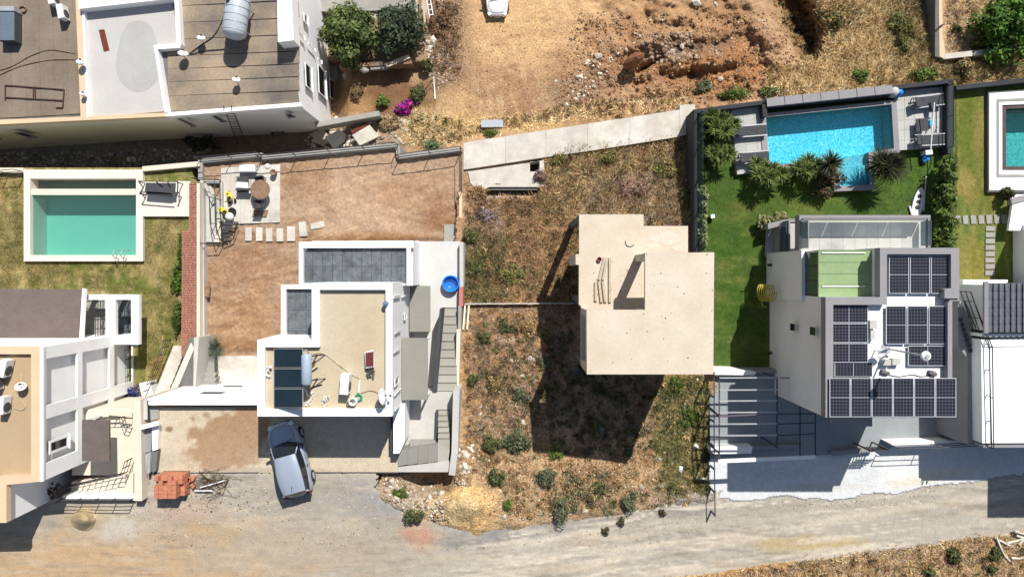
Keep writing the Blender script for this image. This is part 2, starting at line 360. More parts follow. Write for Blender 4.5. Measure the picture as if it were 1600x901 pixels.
def clumps(x, y, zf, r0, r1, nb, wd, cols, seed=1, e0=.25, e1=1.3):
    """weeds: fans of thin stalks that rise from one root each"""
    rs = np.random.RandomState(seed); m = len(x); n = m*nb; r = r0+(r1-r0)*rs.rand(m)**1.6; B = np.repeat(P3(x, y, zf(x, y)+np.zeros(m)), nb, 0); rr = np.repeat(r, nb)
    a = rs.rand(n)*6.283; e = e0+(e1-e0)*rs.rand(n); L = rr*(.55+.6*rs.rand(n)); q = rs.rand(n)*.35*rr; a2 = rs.rand(n)*6.283
    B[:, 0] += np.cos(a2)*q; B[:, 1] += np.sin(a2)*q; T = B+np.stack([np.cos(a)*np.cos(e)*L, np.sin(a)*np.cos(e)*L, np.sin(e)*L], 1); b = a+1.57+rs.normal(0, .5, n)
    s = np.stack([np.cos(b), np.sin(b), rs.normal(0, .3, n)], 1)*(wd*(.6+.8*rs.rand(n)))[:, None]; Mi = B*.35+T*.65
    V = np.stack([B, Mi-s, T, Mi+s], 1).reshape(-1, 3); cc = np.array(cols)[np.repeat(rs.randint(0, len(cols), m), nb)]*np.repeat(.65+.7*rs.rand(m), nb)[:, None]*(.7+.6*rs.rand(n, 1)); return V, np.arange(n*4).reshape(-1, 4), np.repeat(cc, 4, 0)
def rocks(x, y, zf, r0, r1, cols, seed=2, pw=2.5):
    rs = np.random.RandomState(seed); n = len(x); V0 = np.array([tuple(v) for v in ICO[0]]); F0 = np.array(ICO[1]); k = len(V0)
    r = r0+(r1-r0)*rs.rand(n)**pw; z = zf(x, y)+np.zeros(n); B = P3(x, y, z); a = rs.rand(n)*6.283
    sc = np.stack([.7+.6*rs.rand(n), .6+.5*rs.rand(n), .4+.4*rs.rand(n)], 1)*r[:, None]
    L = V0[None]*(.75+.45*rs.rand(n, k, 1))*sc[:, None]; ca, sa = np.cos(a)[:, None], np.sin(a)[:, None]
    V = np.stack([L[..., 0]*ca-L[..., 1]*sa, L[..., 0]*sa+L[..., 1]*ca, L[..., 2]+r[:, None]*.15], -1)+B[:, None]
    cc = np.array(cols)[rs.randint(0, len(cols), n)]*(.7+.6*rs.rand(n, 1)); return V.reshape(-1, 3), (F0[None]+np.arange(n)[:, None, None]*k).reshape(-1, 3), np.repeat(cc, k, 0)
def cat3(*a):
    V, Fc, Cc, o = [], [], [], 0
    for v, f, c in a: V.append(v); Fc.append(f+o); Cc.append(c); o += len(v)
    return np.concatenate(V), np.concatenate(Fc), np.concatenate(Cc)
def leaves(c, r, n, size, cols, seed=3, nclump=14, fill=.45, flatb=True, asp=.5):
    """leaf quads gathered in clumps through an uneven ellipsoid r=(rx,ry,rz) centred c"""
    rs = np.random.RandomState(seed); r = np.array(r); D = rs.normal(size=(nclump, 3)); D /= np.linalg.norm(D, axis=1)[:, None]
    if flatb: D[:, 2] = np.abs(D[:, 2])*1.1-.25
    K = D*(.35+.5*rs.rand(nclump, 1)); ks = .25+.28*rs.rand(nclump); kt = .7+.6*rs.rand(nclump)
    ci = rs.randint(0, nclump, n); d = rs.normal(size=(n, 3)); d /= np.linalg.norm(d, axis=1)[:, None]
    p = K[ci] + d*(ks[ci]*(1-fill*rs.rand(n)))[:, None]
    p = np.array(c)+p*r; nrm = d+rs.normal(0, .5, (n, 3))+np.array([0, 0, .4]); nrm /= np.linalg.norm(nrm, axis=1)[:, None]
    t = np.cross(nrm, rs.normal(size=(n, 3))); t /= np.linalg.norm(t, axis=1)[:, None]+1e-9; b = np.cross(nrm, t)
    s = size*(.6+.8*rs.rand(n, 1)); t = t*s; b = b*s*asp
    V = np.stack([p-t, p-b*.9, p+t, p+b*.9], 1).reshape(-1, 3)
    cc = np.array(cols)[rs.randint(0, len(cols), n)]*kt[ci][:, None]*(.75+.5*rs.rand(n, 1)); return V, np.arange(n*4).reshape(-1, 4), np.repeat(cc, 4, 0)

# ================================================================== GROUND
ZG, ZL, ZR, ZD = -5.0, -4.85, -4.0, -3.3      # brown garden, left lawn, right lawn, right driveway
def zroad(x, y): return ZD*sm((x-700)/450) + 0*y
def zplot(x, y):
    yb = np.interp(x, [585, 600, 642, 692, 742, 850, 960, 1085, 1120], [772, 788, 811, 824, 835, 823, 805, 789, 785]); e = zroad(x, y)+.1-.34*sm((y-yb+10)/20)
    a = np.interp(y, [150, 260, 480, 780], [-5.6, -5.25, -3.3, 0]); k = sm((y-480)/290)
    dip = -1.5*np.exp(-(((x-668)/34)**2+((y-752)/22)**2)) + .75*np.exp(-(((x-735)/36)**2+((y-790)/22)**2))
    hole = -2.6*((x > 757) & (x < 845) & (y > 288) & (y < 309) | (x > 826) & (x < 846) & (y > 250) & (y < 270))
    return a + k*e - .02 + dip + hole
def znorth(x, y):
    z = -9.2 - 1.8*np.clip((180-y)/180, -.3, 2.5) - 1.0*sm((700-x)/60)*sm((y-95)/10)
    g = lambda cx, cy, rx, ry, h, rot=0: h*np.exp(-((((x-cx)*math.cos(rot)+(y-cy)*math.sin(rot))/rx)**2+((-(x-cx)*math.sin(rot)+(y-cy)*math.cos(rot))/ry)**2))
    z = z + g(1000, 70, 40, 14, .9, -.25) + g(1075, 78, 40, 10, -.8, -.2) + g(1120, 95, 45, 16, .8) + g(1075, 118, 80, 7, -.6, -.15) + g(1190, 40, 16, 55, .7, -.4) + g(1248, 30, 26, 52, -4.2, -.5)*(.35+1.3*fbm(x, y, 20, 3)) + g(1266, 78, 10, 14, -2, -.5) + g(1010, 105, 26, 5, -1.2, -.55) - 1.8*sm((548-x)/24)*sm((y+60)/30)
    rough = sm((x-880)/80)*sm((1270-x)/50)
    return z + (fbm(x, y, 26, 5)-.5)*(1.5*rough+.2) + (fbm(x+70, y, 7, 3)-.5)*(.42*rough+.05)

base = MB().prism([(-500, -500), (500, -500), (500, 500), (-500, 500)], -16, -14)
tag(build(base, "ground", 'dirtb'), None, None, None, 'structure')
def block(name, pts, z): struct(MB().pp(pts, z, -14.5), name, 'dirtb')

# --- north: excavated lot and dry field
p = Paint(C(190, 156, 120))
p.blob(830, 40, 130, 90, C(210, 172, 126), .9, 0, .7).blob(820, 150, 160, 50, C(160, 124, 94), .75, 0, .7).blob(700, 40, 36, 90, C(136, 106, 80), .7, 0, .7)
p.blob(1080, 80, 150, 75, C(158, 114, 80), .85, 0, .6).blob(1060, 35, 70, 26, C(186, 148, 106), .7).blob(1150, 110, 60, 34, C(172, 118, 74), .8).blob(1080, 75, 60, 18, C(124, 108, 92), .7, -10).blob(900, 150, 60, 30, C(150, 126, 104), .6)
p.blob(1365, 60, 105, 110, C(206, 176, 122), .9, 0, .5).blob(1310, 120, 90, 34, C(216, 186, 134), .8).blob(1415, 45, 48, 60, C(130, 120, 72), .75, 0, .6).blob(1255, 40, 30, 50, C(120, 96, 66), .8, -30).blob(1350, 25, 40, 22, C(150, 146, 84), .6)
p.blob(1530, 45, 90, 60, C(190, 160, 122), .9).blob(1560, 120, 130, 26, C(150, 124, 84), .8).blob(1430, 118, 40, 18, C(120, 128, 66), .7)
p.blob(690, 175, 60, 34, C(200, 168, 120), .8).blob(790, 195, 90, 14, C(206, 172, 112), .8).blob(600, 150, 70, 34, C(120, 86, 60), .9).blob(560, 165, 30, 16, C(176, 136, 92), .8).blob(570, 60, 90, 60, C(130, 110, 86), .8).blob(585, 12, 85, 14, C(196, 190, 176), .95, 0, .25)
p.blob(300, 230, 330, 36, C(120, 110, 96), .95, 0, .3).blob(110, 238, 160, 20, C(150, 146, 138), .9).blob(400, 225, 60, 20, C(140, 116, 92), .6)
p.streak(80, 60, 8, C(218, 188, 144), .55, .5, .75, 3, lambda x, y: sm((900-x)/80)*sm((x-690)/30)).streak(-12, 40, 6, C(140, 104, 74), .45, .5, .75, 5, lambda x, y: sm((x-700)/60)*sm((1260-x)/60))
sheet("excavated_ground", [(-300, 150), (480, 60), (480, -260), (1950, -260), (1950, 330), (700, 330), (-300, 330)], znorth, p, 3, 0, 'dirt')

# --- empty plot in the middle, sloping up to the road
p = Paint(C(176, 148, 116))
p.blob(820, 380, 110, 130, C(172, 132, 96), .85, 0, .6).blob(950, 270, 170, 60, C(172, 138, 92), .9).blob(980, 290, 90, 40, C(160, 126, 100), .7).blob(760, 350, 30, 26, C(146, 124, 112), .8).blob(745, 400, 22, 60, C(110, 100, 62), .7).blob(850, 300, 60, 25, C(190, 136, 78), .6)
p.blob(790, 560, 70, 100, C(160, 122, 82), .8).blob(800, 620, 40, 60, C(132, 110, 82), .6).blob(735, 620, 16, 140, C(176, 136, 90), .7).blob(800, 680, 60, 34, C(140, 120, 92), .6)
p.blob(900, 740, 150, 46, C(184, 152, 116), .9).blob(1000, 715, 70, 26, C(188, 156, 118), .7).blob(830, 770, 60, 36, C(178, 150, 116), .8).blob(930, 770, 60, 40, C(150, 124, 92), .6).blob(1058, 680, 26, 95, C(128, 116, 62), .95, 0, .4).blob(1065, 610, 22, 40, C(150, 132, 76), .8).blob(1000, 640, 90, 60, C(140, 116, 84), .7)
p.blob(734, 792, 52, 36, C(214, 176, 122), 1, 15, .22).blob(728, 786, 22, 14, C(226, 194, 144), .8, 30, .5, 10).blob(700, 800, 40, 24, C(214, 188, 140), .8).blob(630, 785, 46, 34, C(178, 162, 142), .95).blob(1085, 775, 60, 30, C(150, 142, 130), .9).blob(690, 750, 26, 16, C(150, 120, 86), .8)
PLOT = [(598, 738), (706, 735), (706, 600), (714, 240), (726, 246), (1062, 190), (1084, 180), (1100, 180), (1100, 560), (1118, 590), (1118, 806), (1085, 808), (960, 824), (850, 844), (742, 854), (680, 842), (620, 822), (590, 800), (586, 765)]
sheet("plot_ground", PLOT, zplot, p, 2, 5, rough=.35, rs=16, skirt=-14)

# --- road of compacted gravel and dust
p = Paint(C(186, 178, 164))
p.blob(170, 870, 330, 62, C(196, 166, 128), .95, 0, .5).blob(120, 800, 120, 40, C(176, 164, 150), .8).blob(175, 815, 50, 22, C(206, 198, 184), .8).blob(330, 832, 36, 22, C(196, 162, 108), .8, 10, .3).blob(300, 800, 60, 22, C(190, 168, 150), .6).blob(130, 812, 34, 24, C(186, 164, 124), .7)
p.blob(480, 770, 120, 28, C(168, 160, 148), .7).blob(590, 790, 50, 34, C(158, 156, 152), .8, 30).blob(500, 850, 240, 50, C(180, 168, 150), .7).blob(655, 838, 30, 18, C(196, 148, 120), .85, 10).blob(660, 818, 14, 14, C(206, 156, 130), .7)
p.blob(770, 836, 70, 14, C(142, 140, 138), .9, -6).blob(900, 812, 120, 12, C(150, 146, 140), .8, -10).blob(1060, 790, 70, 18, C(146, 142, 134), .9, -8).blob(720, 826, 40, 10, C(166, 162, 154), .7, 14)
for cx, cy, rx, ry, c in ((1010, 852, 260, 4, C(216, 204, 184)), (1000, 866, 300, 3, C(210, 198, 178)), (1380, 800, 240, 4, C(222, 210, 188)), (1420, 790, 200, 3, C(206, 194, 172)), (1330, 812, 200, 3, C(168, 158, 142)), (1450, 808, 180, 5, C(172, 162, 146)), (1200, 828, 200, 4, C(218, 206, 186)), (700, 872, 260, 4, C(208, 198, 182)), (600, 884, 300, 5, C(172, 162, 146))): p.blob(cx, cy, rx, ry, c, .7, -7.5, .8, 14, .5)
p.blob(1270, 850, 80, 12, C(196, 172, 122), .8).blob(1400, 775, 120, 6, C(206, 198, 182), .7, -8).blob(1250, 795, 160, 10, C(178, 168, 152), .7, -4)
ROAD = [(-400, 782), (90, 778), (225, 783), (238, 738), (588, 738), (586, 762), (596, 778), (640, 799), (692, 813), (742, 824), (850, 808), (960, 787), (1085, 770), (1112, 768), (1500, 700), (1950, 690), (1950, 1250), (-400, 1250)]
rightp = lambda x, y: sm((x-640)/160)
p.streak(-7.5, 140, 5, C(222, 210, 190), .75, .5, .72, 1, rightp).streak(-7.5, 120, 3, C(140, 132, 120), .55, .52, .74, 2, rightp).streak(-7, 260, 3, C(224, 212, 192), .8, .56, .7, 12, rightp).streak(3, 120, 3, C(146, 136, 122), .55, .55, .75, 14).streak(0, 60, 8, C(206, 190, 164), .5, .48, .75, 3).streak(2, 50, 5, C(164, 150, 132), .5, .5, .75, 4).streak(-9, 200, 10, C(200, 190, 172), .6, .5, .7, 8, rightp)
sheet("road", ROAD, zroad, p, 3, 1.5, 'road', rough=.08, rs=14, skirt=-14)
p = Paint(C(186, 158, 114)); p.blob(1500, 890, 160, 30, C(206, 174, 118), .7).blob(1200, 890, 90, 18, C(180, 138, 92), .8).blob(1400, 858, 160, 14, C(156, 136, 108), .8, -6).blob(1590, 880, 26, 16, C(190, 136, 96), .7)
def zbank(x, y): yb = np.interp(x, [1000, 1130, 1200, 1320, 1420, 1520, 1700], [914, 895, 880, 868, 854, 840, 820]); return zroad(x, y)-.16+.26*sm((y-yb+12)/24)+np.clip((y-870)/200, 0, 1)*.6
BANK = [(1000, 892), (1130, 873), (1200, 858), (1320, 846), (1420, 832), (1520, 818), (1700, 798), (1950, 780), (1950, 1250), (900, 1250)]
sheet("roadside_bank", BANK, zbank, p, 3, 7, rough=.2, rs=14, skirt=-8)

# --- lawns and gardens
p = Paint(C(128, 122, 72)); p.streak(15, 20, 10, C(104, 114, 52), .8, .45, .65, 2).streak(80, 18, 8, C(178, 158, 110), .7, .45, .68, 4); p.blob(20, 390, 60, 120, C(150, 134, 88), .8).blob(130, 430, 100, 24, C(118, 122, 58), .7).blob(245, 400, 36, 60, C(168, 146, 98), .8).blob(240, 530, 30, 60, C(136, 128, 72), .8).blob(60, 430, 70, 16, C(160, 136, 92), .7).blob(215, 445, 26, 18, C(110, 124, 48), .7).blob(250, 580, 20, 20, C(170, 140, 88), .7).blob(10, 300, 40, 20, C(170, 146, 92), .8)
sheet("left_lawn", [(-300, 262), (300, 262), (300, 700), (-300, 700)], lambda x, y: ZL+0*x, p, 3, 0, 'turf', .12, 20, -14, [rect(41, 270, 218, 403)])
p = Paint(C(178, 150, 124)); p.blob(560, 300, 130, 40, C(190, 160, 132), .7).streak(4, 60, 7, C(150, 114, 84), .6, .45, .75, 3).streak(-20, 40, 5, C(198, 168, 136), .5, .45, .75, 5).blob(690, 335, 30, 26, C(140, 100, 70), .8).blob(560, 372, 160, 9, C(136, 98, 66), .85).blob(390, 420, 70, 40, C(160, 120, 86), .6).blob(380, 500, 60, 50, C(176, 136, 98), .7).blob(370, 540, 60, 8, C(140, 104, 70), .8).blob(640, 300, 70, 30, C(172, 134, 98), .5).blob(480, 280, 40, 26, C(160, 120, 84), .5)
sheet("garden_soil", [(312, 250), (409, 242), (409, 247), (622, 227), (622, 244), (724, 233), (724, 560), (312, 620)], lambda x, y: ZG+(np.exp(-((y-370)/5.)**2)*.14*sm((x-490)/20)+np.exp(-((y-544)/6.)**2)*.12), p, 2.5, 0, 'soil', .16, 7)
block("garden_earth", [(312, 253), (409, 245), (409, 250), (622, 230), (622, 247), (724, 236), (724, 560), (312, 620)], ZG-.12)
p = Paint(C(86, 106, 50)); p.streak(8, 60, 12, C(116, 124, 64), .6, .45, .7, 2).streak(70, 40, 9, C(64, 90, 36), .6, .45, .7, 4); p.blob(1150, 330, 60, 70, C(64, 94, 32), .6).blob(1240, 300, 80, 30, C(84, 110, 40), .6).blob(1160, 322, 20, 10, C(110, 104, 50), .5).blob(1420, 280, 50, 40, C(84, 112, 44), .7).blob(1140, 440, 30, 90, C(66, 98, 30), .7).blob(1290, 315, 90, 14, C(80, 106, 40), .5)
sheet("right_lawn", [(1084, 172), (1495, 132), (1495, 600), (1084, 600)], lambda x, y: ZR+0*x, p, 3, 0, 'turf', .06, 18, -14, [[(1194, 182), (1398, 161), (1402, 235), (1361, 242), (1364, 292), (1308, 294), (1305, 253), (1197, 262)]])
p = Paint(C(100, 116, 52)); p.streak(88, 50, 8, C(148, 138, 78), .5, .45, .7, 2); p.blob(1535, 200, 18, 60, C(146, 130, 72), .8).blob(1510, 190, 14, 60, C(104, 112, 42), .7).blob(1510, 290, 20, 24, C(160, 136, 78), .7).blob(1520, 420, 34, 36, C(140, 126, 62), .7).blob(1545, 280, 20, 50, C(112, 112, 48), .6)
sheet("far_right_lawn", [(1493, 134), (1700, 118), (1700, 470), (1493, 470)], lambda x, y: ZR+.004+0*x, p, 3, 0, 'turf', .06, 18, -14, [[(1569, 169), (1690, 158), (1690, 262), (1569, 262)]])

# --- loose cover: dry grass, grass, rubble (nobody could count it)
def grass(name, regs, zf, label):
    parts = [blades(*scat(poly, n, 40+i), zf, h, wd, cols, per, 60+i, lean, sp, .45) for i, (poly, n, h, wd, cols, per, lean, sp) in enumerate(regs)]
    V, Fc, c = cat3(*parts); npmesh(name, V, Fc, 'leaf', col=c, label=label, cat="grass", kind='stuff')
DRY = [C(236, 208, 156, .95), C(216, 182, 128, .95), C(186, 150, 106, .95), C(244, 224, 180, .95)]
RUST = [C(192, 152, 112, .9), C(168, 132, 102, .9), C(212, 176, 132, .9), C(150, 122, 90, .9)]
GRY = [C(184, 164, 148, .9), C(204, 184, 164, .9), C(164, 144, 128, .9)]
OLV = [C(140, 136, 86, .85), C(168, 158, 106, .85), C(116, 118, 72, .85)]
grass("dry_grass", [
 ([(732, 300), (900, 300), (905, 470), (732, 470)], 5200, .34, .05, RUST, 7, 1.2, .12),
 ([(850, 240), (1085, 208), (1085, 340), (850, 340)], 5200, .45, .05, DRY+OLV+RUST, 7, 1.2, .14),
 ([(930, 280), (1040, 270), (1080, 350), (1010, 350), (1005, 332), (905, 332)], 1500, .4, .05, GRY, 8, 1.2, .14),
 ([(735, 325), (790, 330), (790, 380), (735, 400)], 600, .35, .05, GRY, 7, 1.1, .12),
 ([(728, 360), (775, 380), (770, 470), (728, 470)], 900, .35, .05, OLV, 7, 1.1, .14),
 ([(728, 478), (900, 478), (850, 690), (728, 690)], 4200, .22, .045, GRY+RUST+[C(176, 140, 96)], 6, 1.2, .12),
 ([(728, 690), (1020, 700), (1080, 780), (800, 805), (775, 750), (728, 735)], 2300, .18, .045, [C(190, 140, 86), C(150, 124, 92), C(128, 112, 74)], 6, 1.2, .12),
 ([(1035, 590), (1104, 590), (1104, 770), (1040, 770), (1020, 690)], 2600, .28, .05, OLV+[C(170, 150, 86)], 7, 1.1, .14)], zplot, "dry rust and straw coloured wild grass covering the empty plot")
grass("field_grass", [
 ([(1300, 0), (1460, 0), (1462, 125), (1230, 150), (1205, 120), (1290, 95)], 6500, .5, .06, DRY, 8, 1.2, .16),
 ([(1370, 0), (1455, 0), (1455, 110), (1390, 90)], 1500, .5, .06, OLV, 8, 1.1, .16),
 ([(1482, 0), (1600, 0), (1600, 78), (1482, 82)], 2200, .3, .05, DRY+GRY, 7, 1.2, .14),
 ([(1480, 95), (1600, 90), (1600, 128), (1490, 126), (1400, 132)], 2200, .4, .05, DRY+OLV, 7, 1.2, .14),
 ([(690, 195), (900, 168), (1080, 150), (1080, 166), (730, 215), (690, 215)], 800, .3, .05, DRY, 6, 1.2, .14),
 ([(640, 170), (720, 190), (720, 226), (630, 226)], 900, .35, .05, DRY, 6, 1.2, .14),
 ([(670, 0), (720, 0), (720, 120), (680, 140)], 900, .3, .05, GRY+RUST, 6, 1.2, .14),
 ([(700, 100), (900, 130), (900, 185), (700, 190)], 500, .12, .03, [C(196, 156, 110), C(160, 122, 88)], 5, 1.3, .12)], znorth, "tall straw coloured grass on the field behind the gardens")
grass("bank_grass", [([(1010, 912), (1140, 897), (1330, 868), (1520, 842), (1700, 822), (1700, 950), (1010, 950)], 6500, .3, .045, DRY+GRY+RUST, 7, 1.1, .13)], zbank, "dry brown and straw grass along the far edge of the road")
GL = [C(106, 112, 52), C(134, 124, 74), C(156, 138, 92), C(88, 98, 42)]
grass("left_lawn_grass", [([(-40, 285), (36, 285), (36, 452), (-40, 452)], 2600, .09, .03, GL, 6, 1.2, .1), ([(38, 410), (280, 410), (285, 540), (250, 620), (222, 620), (218, 455), (40, 450)], 3800, .09, .03, GL, 6, 1.2, .1), ([(222, 340), (286, 340), (286, 410), (222, 410)], 900, .09, .03, GL, 6, 1.2, .1)], lambda x, y: ZL+0*x, "patchy half dry lawn grass round the green pool")
GR = [C(84, 110, 46), C(66, 92, 38), C(112, 128, 62), C(96, 116, 52)]
grass("right_lawn_grass", [([(1094, 240), (1300, 270), (1450, 240), (1450, 335), (1200, 335), (1196, 570), (1112, 570)], 7000, .05, .025, GR, 6, 1.1, .1)], lambda x, y: ZR+0*x, "short even green lawn beside the blue pool")
def rub(name, regs, zf, label):
    V, Fc, c = cat3(*[rocks(*scat(poly, n, 90+i), zf, r0, r1, cols, 120+i) for i, (poly, n, r0, r1, cols) in enumerate(regs)])
    npmesh(name, V, Fc, 'stone', col=c, label=label, cat="rubble", kind='stuff')
ST = [C(206, 190, 166), C(170, 146, 116), C(226, 214, 196), C(150, 120, 90)]
BR = [C(140, 96, 64), C(172, 126, 84), C(120, 88, 64), C(190, 160, 126)]
rub("plot_stones", [([(728, 480), (880, 480), (845, 690), (728, 700)], 1300, .015, .07, ST), ([(728, 700), (1080, 700), (1060, 790), (770, 815)], 2400, .015, .08, ST+[C(206, 160, 110)]), ([(600, 742), (690, 745), (705, 815), (640, 806), (598, 780)], 620, .02, .13, ST), ([(1030, 590), (1105, 590), (1105, 780), (1040, 780)], 350, .02, .14, ST), ([(716, 690), (740, 690), (740, 760), (712, 760)], 140, .04, .2, ST)], zplot, "loose pale stones strewn over the empty plot")
rub("field_stones", [([(900, 20), (1250, 20), (1260, 150), (860, 175)], 7500, .02, .1, BR+BR+ST[:2]), ([(985, 50), (1080, 50), (1090, 92), (1020, 100)], 600, .04, .2, [C(166, 142, 118), C(130, 104, 84), C(186, 164, 142)]), ([(960, 95), (1200, 70), (1230, 140), (1000, 150)], 500, .03, .16, BR), ([(690, 30), (960, 30), (960, 190), (690, 195)], 2600, .012, .06, ST+BR), ([(660, 60), (692, 60), (702, 130), (672, 130)], 260, .03, .16, ST[:1]+ST[2:3]), ([(925, 75), (985, 75), (900, 170), (870, 165)], 220, .03, .17, ST)], znorth, "broken stones and clods over the excavated lot")
rub("foundation_rubble", [([(-20, 240), (110, 236), (330, 232), (330, 255), (-20, 266)], 1500, .03, .17, [C(170, 166, 158), C(140, 132, 122), C(196, 190, 180)]), ([(470, 185), (660, 185), (640, 225), (480, 232)], 420, .03, .2, [C(214, 206, 190), C(180, 168, 150)])], znorth, "grey broken rubble lying between the white building and the garden walls")
rub("road_stones", [([(200, 780), (640, 760), (760, 840), (1100, 800), (1100, 850), (200, 870)], 1300, .012, .05, ST), ([(260, 745), (420, 745), (420, 800), (240, 800)], 500, .015, .06, ST), ([(1130, 778), (1480, 755), (1480, 785), (1130, 800)], 300, .015, .06, ST)], zroad, "small loose stones on the gravel road")

def weeds(name, regs, zf, label):
    V, Fc, c = cat3(*[clumps(*scat(poly, n, 300+i), zf, r0, r1, nb, .02, cols, 340+i) for i, (poly, n, r0, r1, nb, cols) in enumerate(regs)])
    npmesh(name, V, Fc, 'leaf', col=c, label=label, cat="weeds", kind='stuff')
WO = [C(112, 110, 66), C(136, 128, 80), C(92, 96, 58)]; WR = [C(170, 134, 98), C(146, 118, 90), C(200, 166, 122)]; WG = [C(166, 142, 114), C(188, 162, 132), C(140, 120, 98)]; WS = [C(206, 176, 124), C(226, 200, 150), C(180, 148, 100)]; WGG = [C(112, 114, 80), C(134, 132, 98)]
weeds("wild_weeds", [
 ([(728, 318), (903, 310), (905, 470), (728, 470)], 900, .12, .42, 44, WR+WR+WO+WS[:1]), ([(726, 350), (790, 380), (790, 470), (728, 470)], 170, .15, .45, 44, WO+WGG),
 ([(850, 246), (1080, 205), (1084, 350), (1010, 352), (1005, 332), (850, 334)], 1000, .15, .5, 46, WO+WS+WR+WG), ([(930, 285), (1060, 270), (1080, 350), (1010, 350), (1005, 332), (920, 332)], 260, .15, .5, 46, WG+[C(160, 128, 112)]),
 ([(850, 240), (1062, 205), (1062, 216), (850, 250)], 130, .25, .6, 46, WS+WO), ([(735, 300), (850, 310), (840, 325), (735, 340)], 110, .15, .45, 44, WG+WR),
 ([(728, 480), (900, 480), (850, 690), (728, 690)], 560, .08, .36, 36, WR+WG+WG+WS[2:]), ([(740, 500), (900, 500), (860, 660), (745, 680)], 150, .15, .4, 40, WGG+WO), ([(728, 700), (1030, 700), (1080, 785), (800, 808), (778, 750), (728, 735)], 220, .06, .28, 32, WGG+WO+WR+WS[2:]), ([(880, 740), (960, 740), (960, 800), (870, 800)], 110, .12, .4, 40, WGG+WG), ([(848, 560), (1030, 590), (1020, 700), (853, 692)], 420, .1, .38, 40, WGG+WO+WG), ([(1030, 590), (1105, 588), (1105, 770), (1045, 775), (1020, 695)], 420, .12, .4, 40, WO+WGG+WS[:1])], zplot, "matted dry and green weeds growing over the empty plot")
weeds("field_weeds", [
 ([(1280, 0), (1460, 0), (1462, 128), (1200, 150), (1195, 110), (1250, 100)], 900, .2, .6, 40, WS+WS+WR[2:]), ([(1370, 0), (1455, 0), (1455, 115), (1400, 110)], 260, .2, .65, 44, WO+WS[:1]), ([(1290, 5), (1340, 0), (1350, 50), (1300, 55)], 110, .2, .6, 44, WO+WS),
 ([(1482, 96), (1600, 90), (1600, 126), (1400, 134), (1430, 110)], 260, .2, .5, 40, WO+WS+WR), ([(1480, 0), (1600, 0), (1600, 70), (1482, 80)], 240, .12, .4, 36, WS+WG), ([(672, 0), (716, 0), (716, 110), (680, 120)], 160, .15, .45, 40, WR+WG), ([(640, 180), (720, 190), (720, 224), (640, 222)], 110, .15, .45, 40, WS+WO), ([(720, 200), (900, 160), (1080, 140), (1080, 156), (900, 182), (730, 212)], 240, .1, .35, 36, WS+WR),
 ([(1205, 0), (1275, 0), (1285, 90), (1250, 90)], 120, .15, .5, 40, [C(110, 96, 66), C(80, 80, 50)]+WS[:1])], znorth, "straw and olive weeds on the field behind the gardens")
weeds("bank_weeds", [([(1020, 908), (1140, 893), (1330, 866), (1520, 840), (1700, 820), (1700, 950), (1010, 950)], 700, .1, .4, 40, WR+WS+WO[:1])], zbank, "dry weeds along the far edge of the road")

# ================================================================== BUILDINGS
CAM = Vector((0, 0, CZ))
def flat(pts, z): v = PX(pts, z); v = v if sum(v[i].x*v[i-len(v)+1].y-v[i-len(v)+1].x*v[i].y for i in range(len(v))) > 0 else v[::-1]; return MB().add([(q.x, q.y, z) for q in v], [tuple(range(len(v)))])
class Wall:
    """a vertical wall plane through two world points; finds where a photo pixel meets it"""
    def __init__(s, a, b):
        s.a, s.b = Vector(a).to_2d(), Vector(b).to_2d(); s.u = (s.b-s.a).normalized(); n = Vector((-s.u.y, s.u.x)); s.n = n if n.dot(-s.a) > 0 else -n
    def hit(s, px, py):
        d = Vector(((px-CX)/F, (CY-py)/F, -1)); t = s.a.dot(s.n)/d.to_2d().dot(s.n); q = CAM + d*t
        return (q.to_2d()-s.a).dot(s.u), q.z
    def at(s, u, z, out=0): q = s.a + s.u*u + s.n*out; return Vector((q.x, q.y, z))
    def slab(s, mb, u0, u1, z0, z1, o0, o1):
        pts = [s.at(u0, 0, o0), s.at(u1, 0, o0), s.at(u1, 0, o1), s.at(u0, 0, o1)]; mb.prism([p.xy for p in pts], min(z0, z1), max(z0, z1)); return mb
    def window(s, root, u0, u1, z0, z1, fm='white', gm='dglass', fw=.06, sill=True):
        mb = MB(); u0, u1 = sorted((u0, u1)); z0, z1 = sorted((z0, z1))
        s.slab(mb, u0, u1, z0, z0+fw, .003, .05); s.slab(mb, u0, u1, z1-fw, z1, .003, .05); s.slab(mb, u0, u0+fw, z0+fw, z1-fw, .003, .05); s.slab(mb, u1-fw, u1, z0+fw, z1-fw, .003, .05)
        if sill: s.slab(mb, u0-.05, u1+.05, z0-.05, z0-.002, .003, .12)
        w = build(mb, "window", fm, root); build(s.slab(MB(), u0+fw, u1-fw, z0+fw, z1-fw, .004, .02), "pane", gm, w); return w
    def pxwin(s, root, p, q, **k):
        (u0, z0), (u1, z1) = s.hit(*p), s.hit(*q); return s.window(root, u0, u1, z0, z1, **k)
def railing(name, label, pts, h=.95, rails=3, step=1.3, r=.022, m='black', group=None, cat="railing", pw=.04):
    """posts and rails along world points (top of the wall they stand on)"""
    pts = [Vector(p) for p in pts]; t = thing(name, label, cat, pts[0], group)
    for a, b in zip(pts[:-1], pts[1:]):
        n = max(1, round((b-a).length/step))
        for i in range(n+1):
            if i == 0 and a is not pts[0]: continue
            q = a.lerp(b, i/n); build(MB().bar(q, q+Vector((0, 0, h)), pw), "post", m, t)
    for k in range(rails):
        z = h*(1-.85*k/max(1, rails-1)) if rails > 1 else h
        build(MB().tube([p+Vector((0, 0, z)) for p in pts], r, 5), "rail", m, t)
    return t
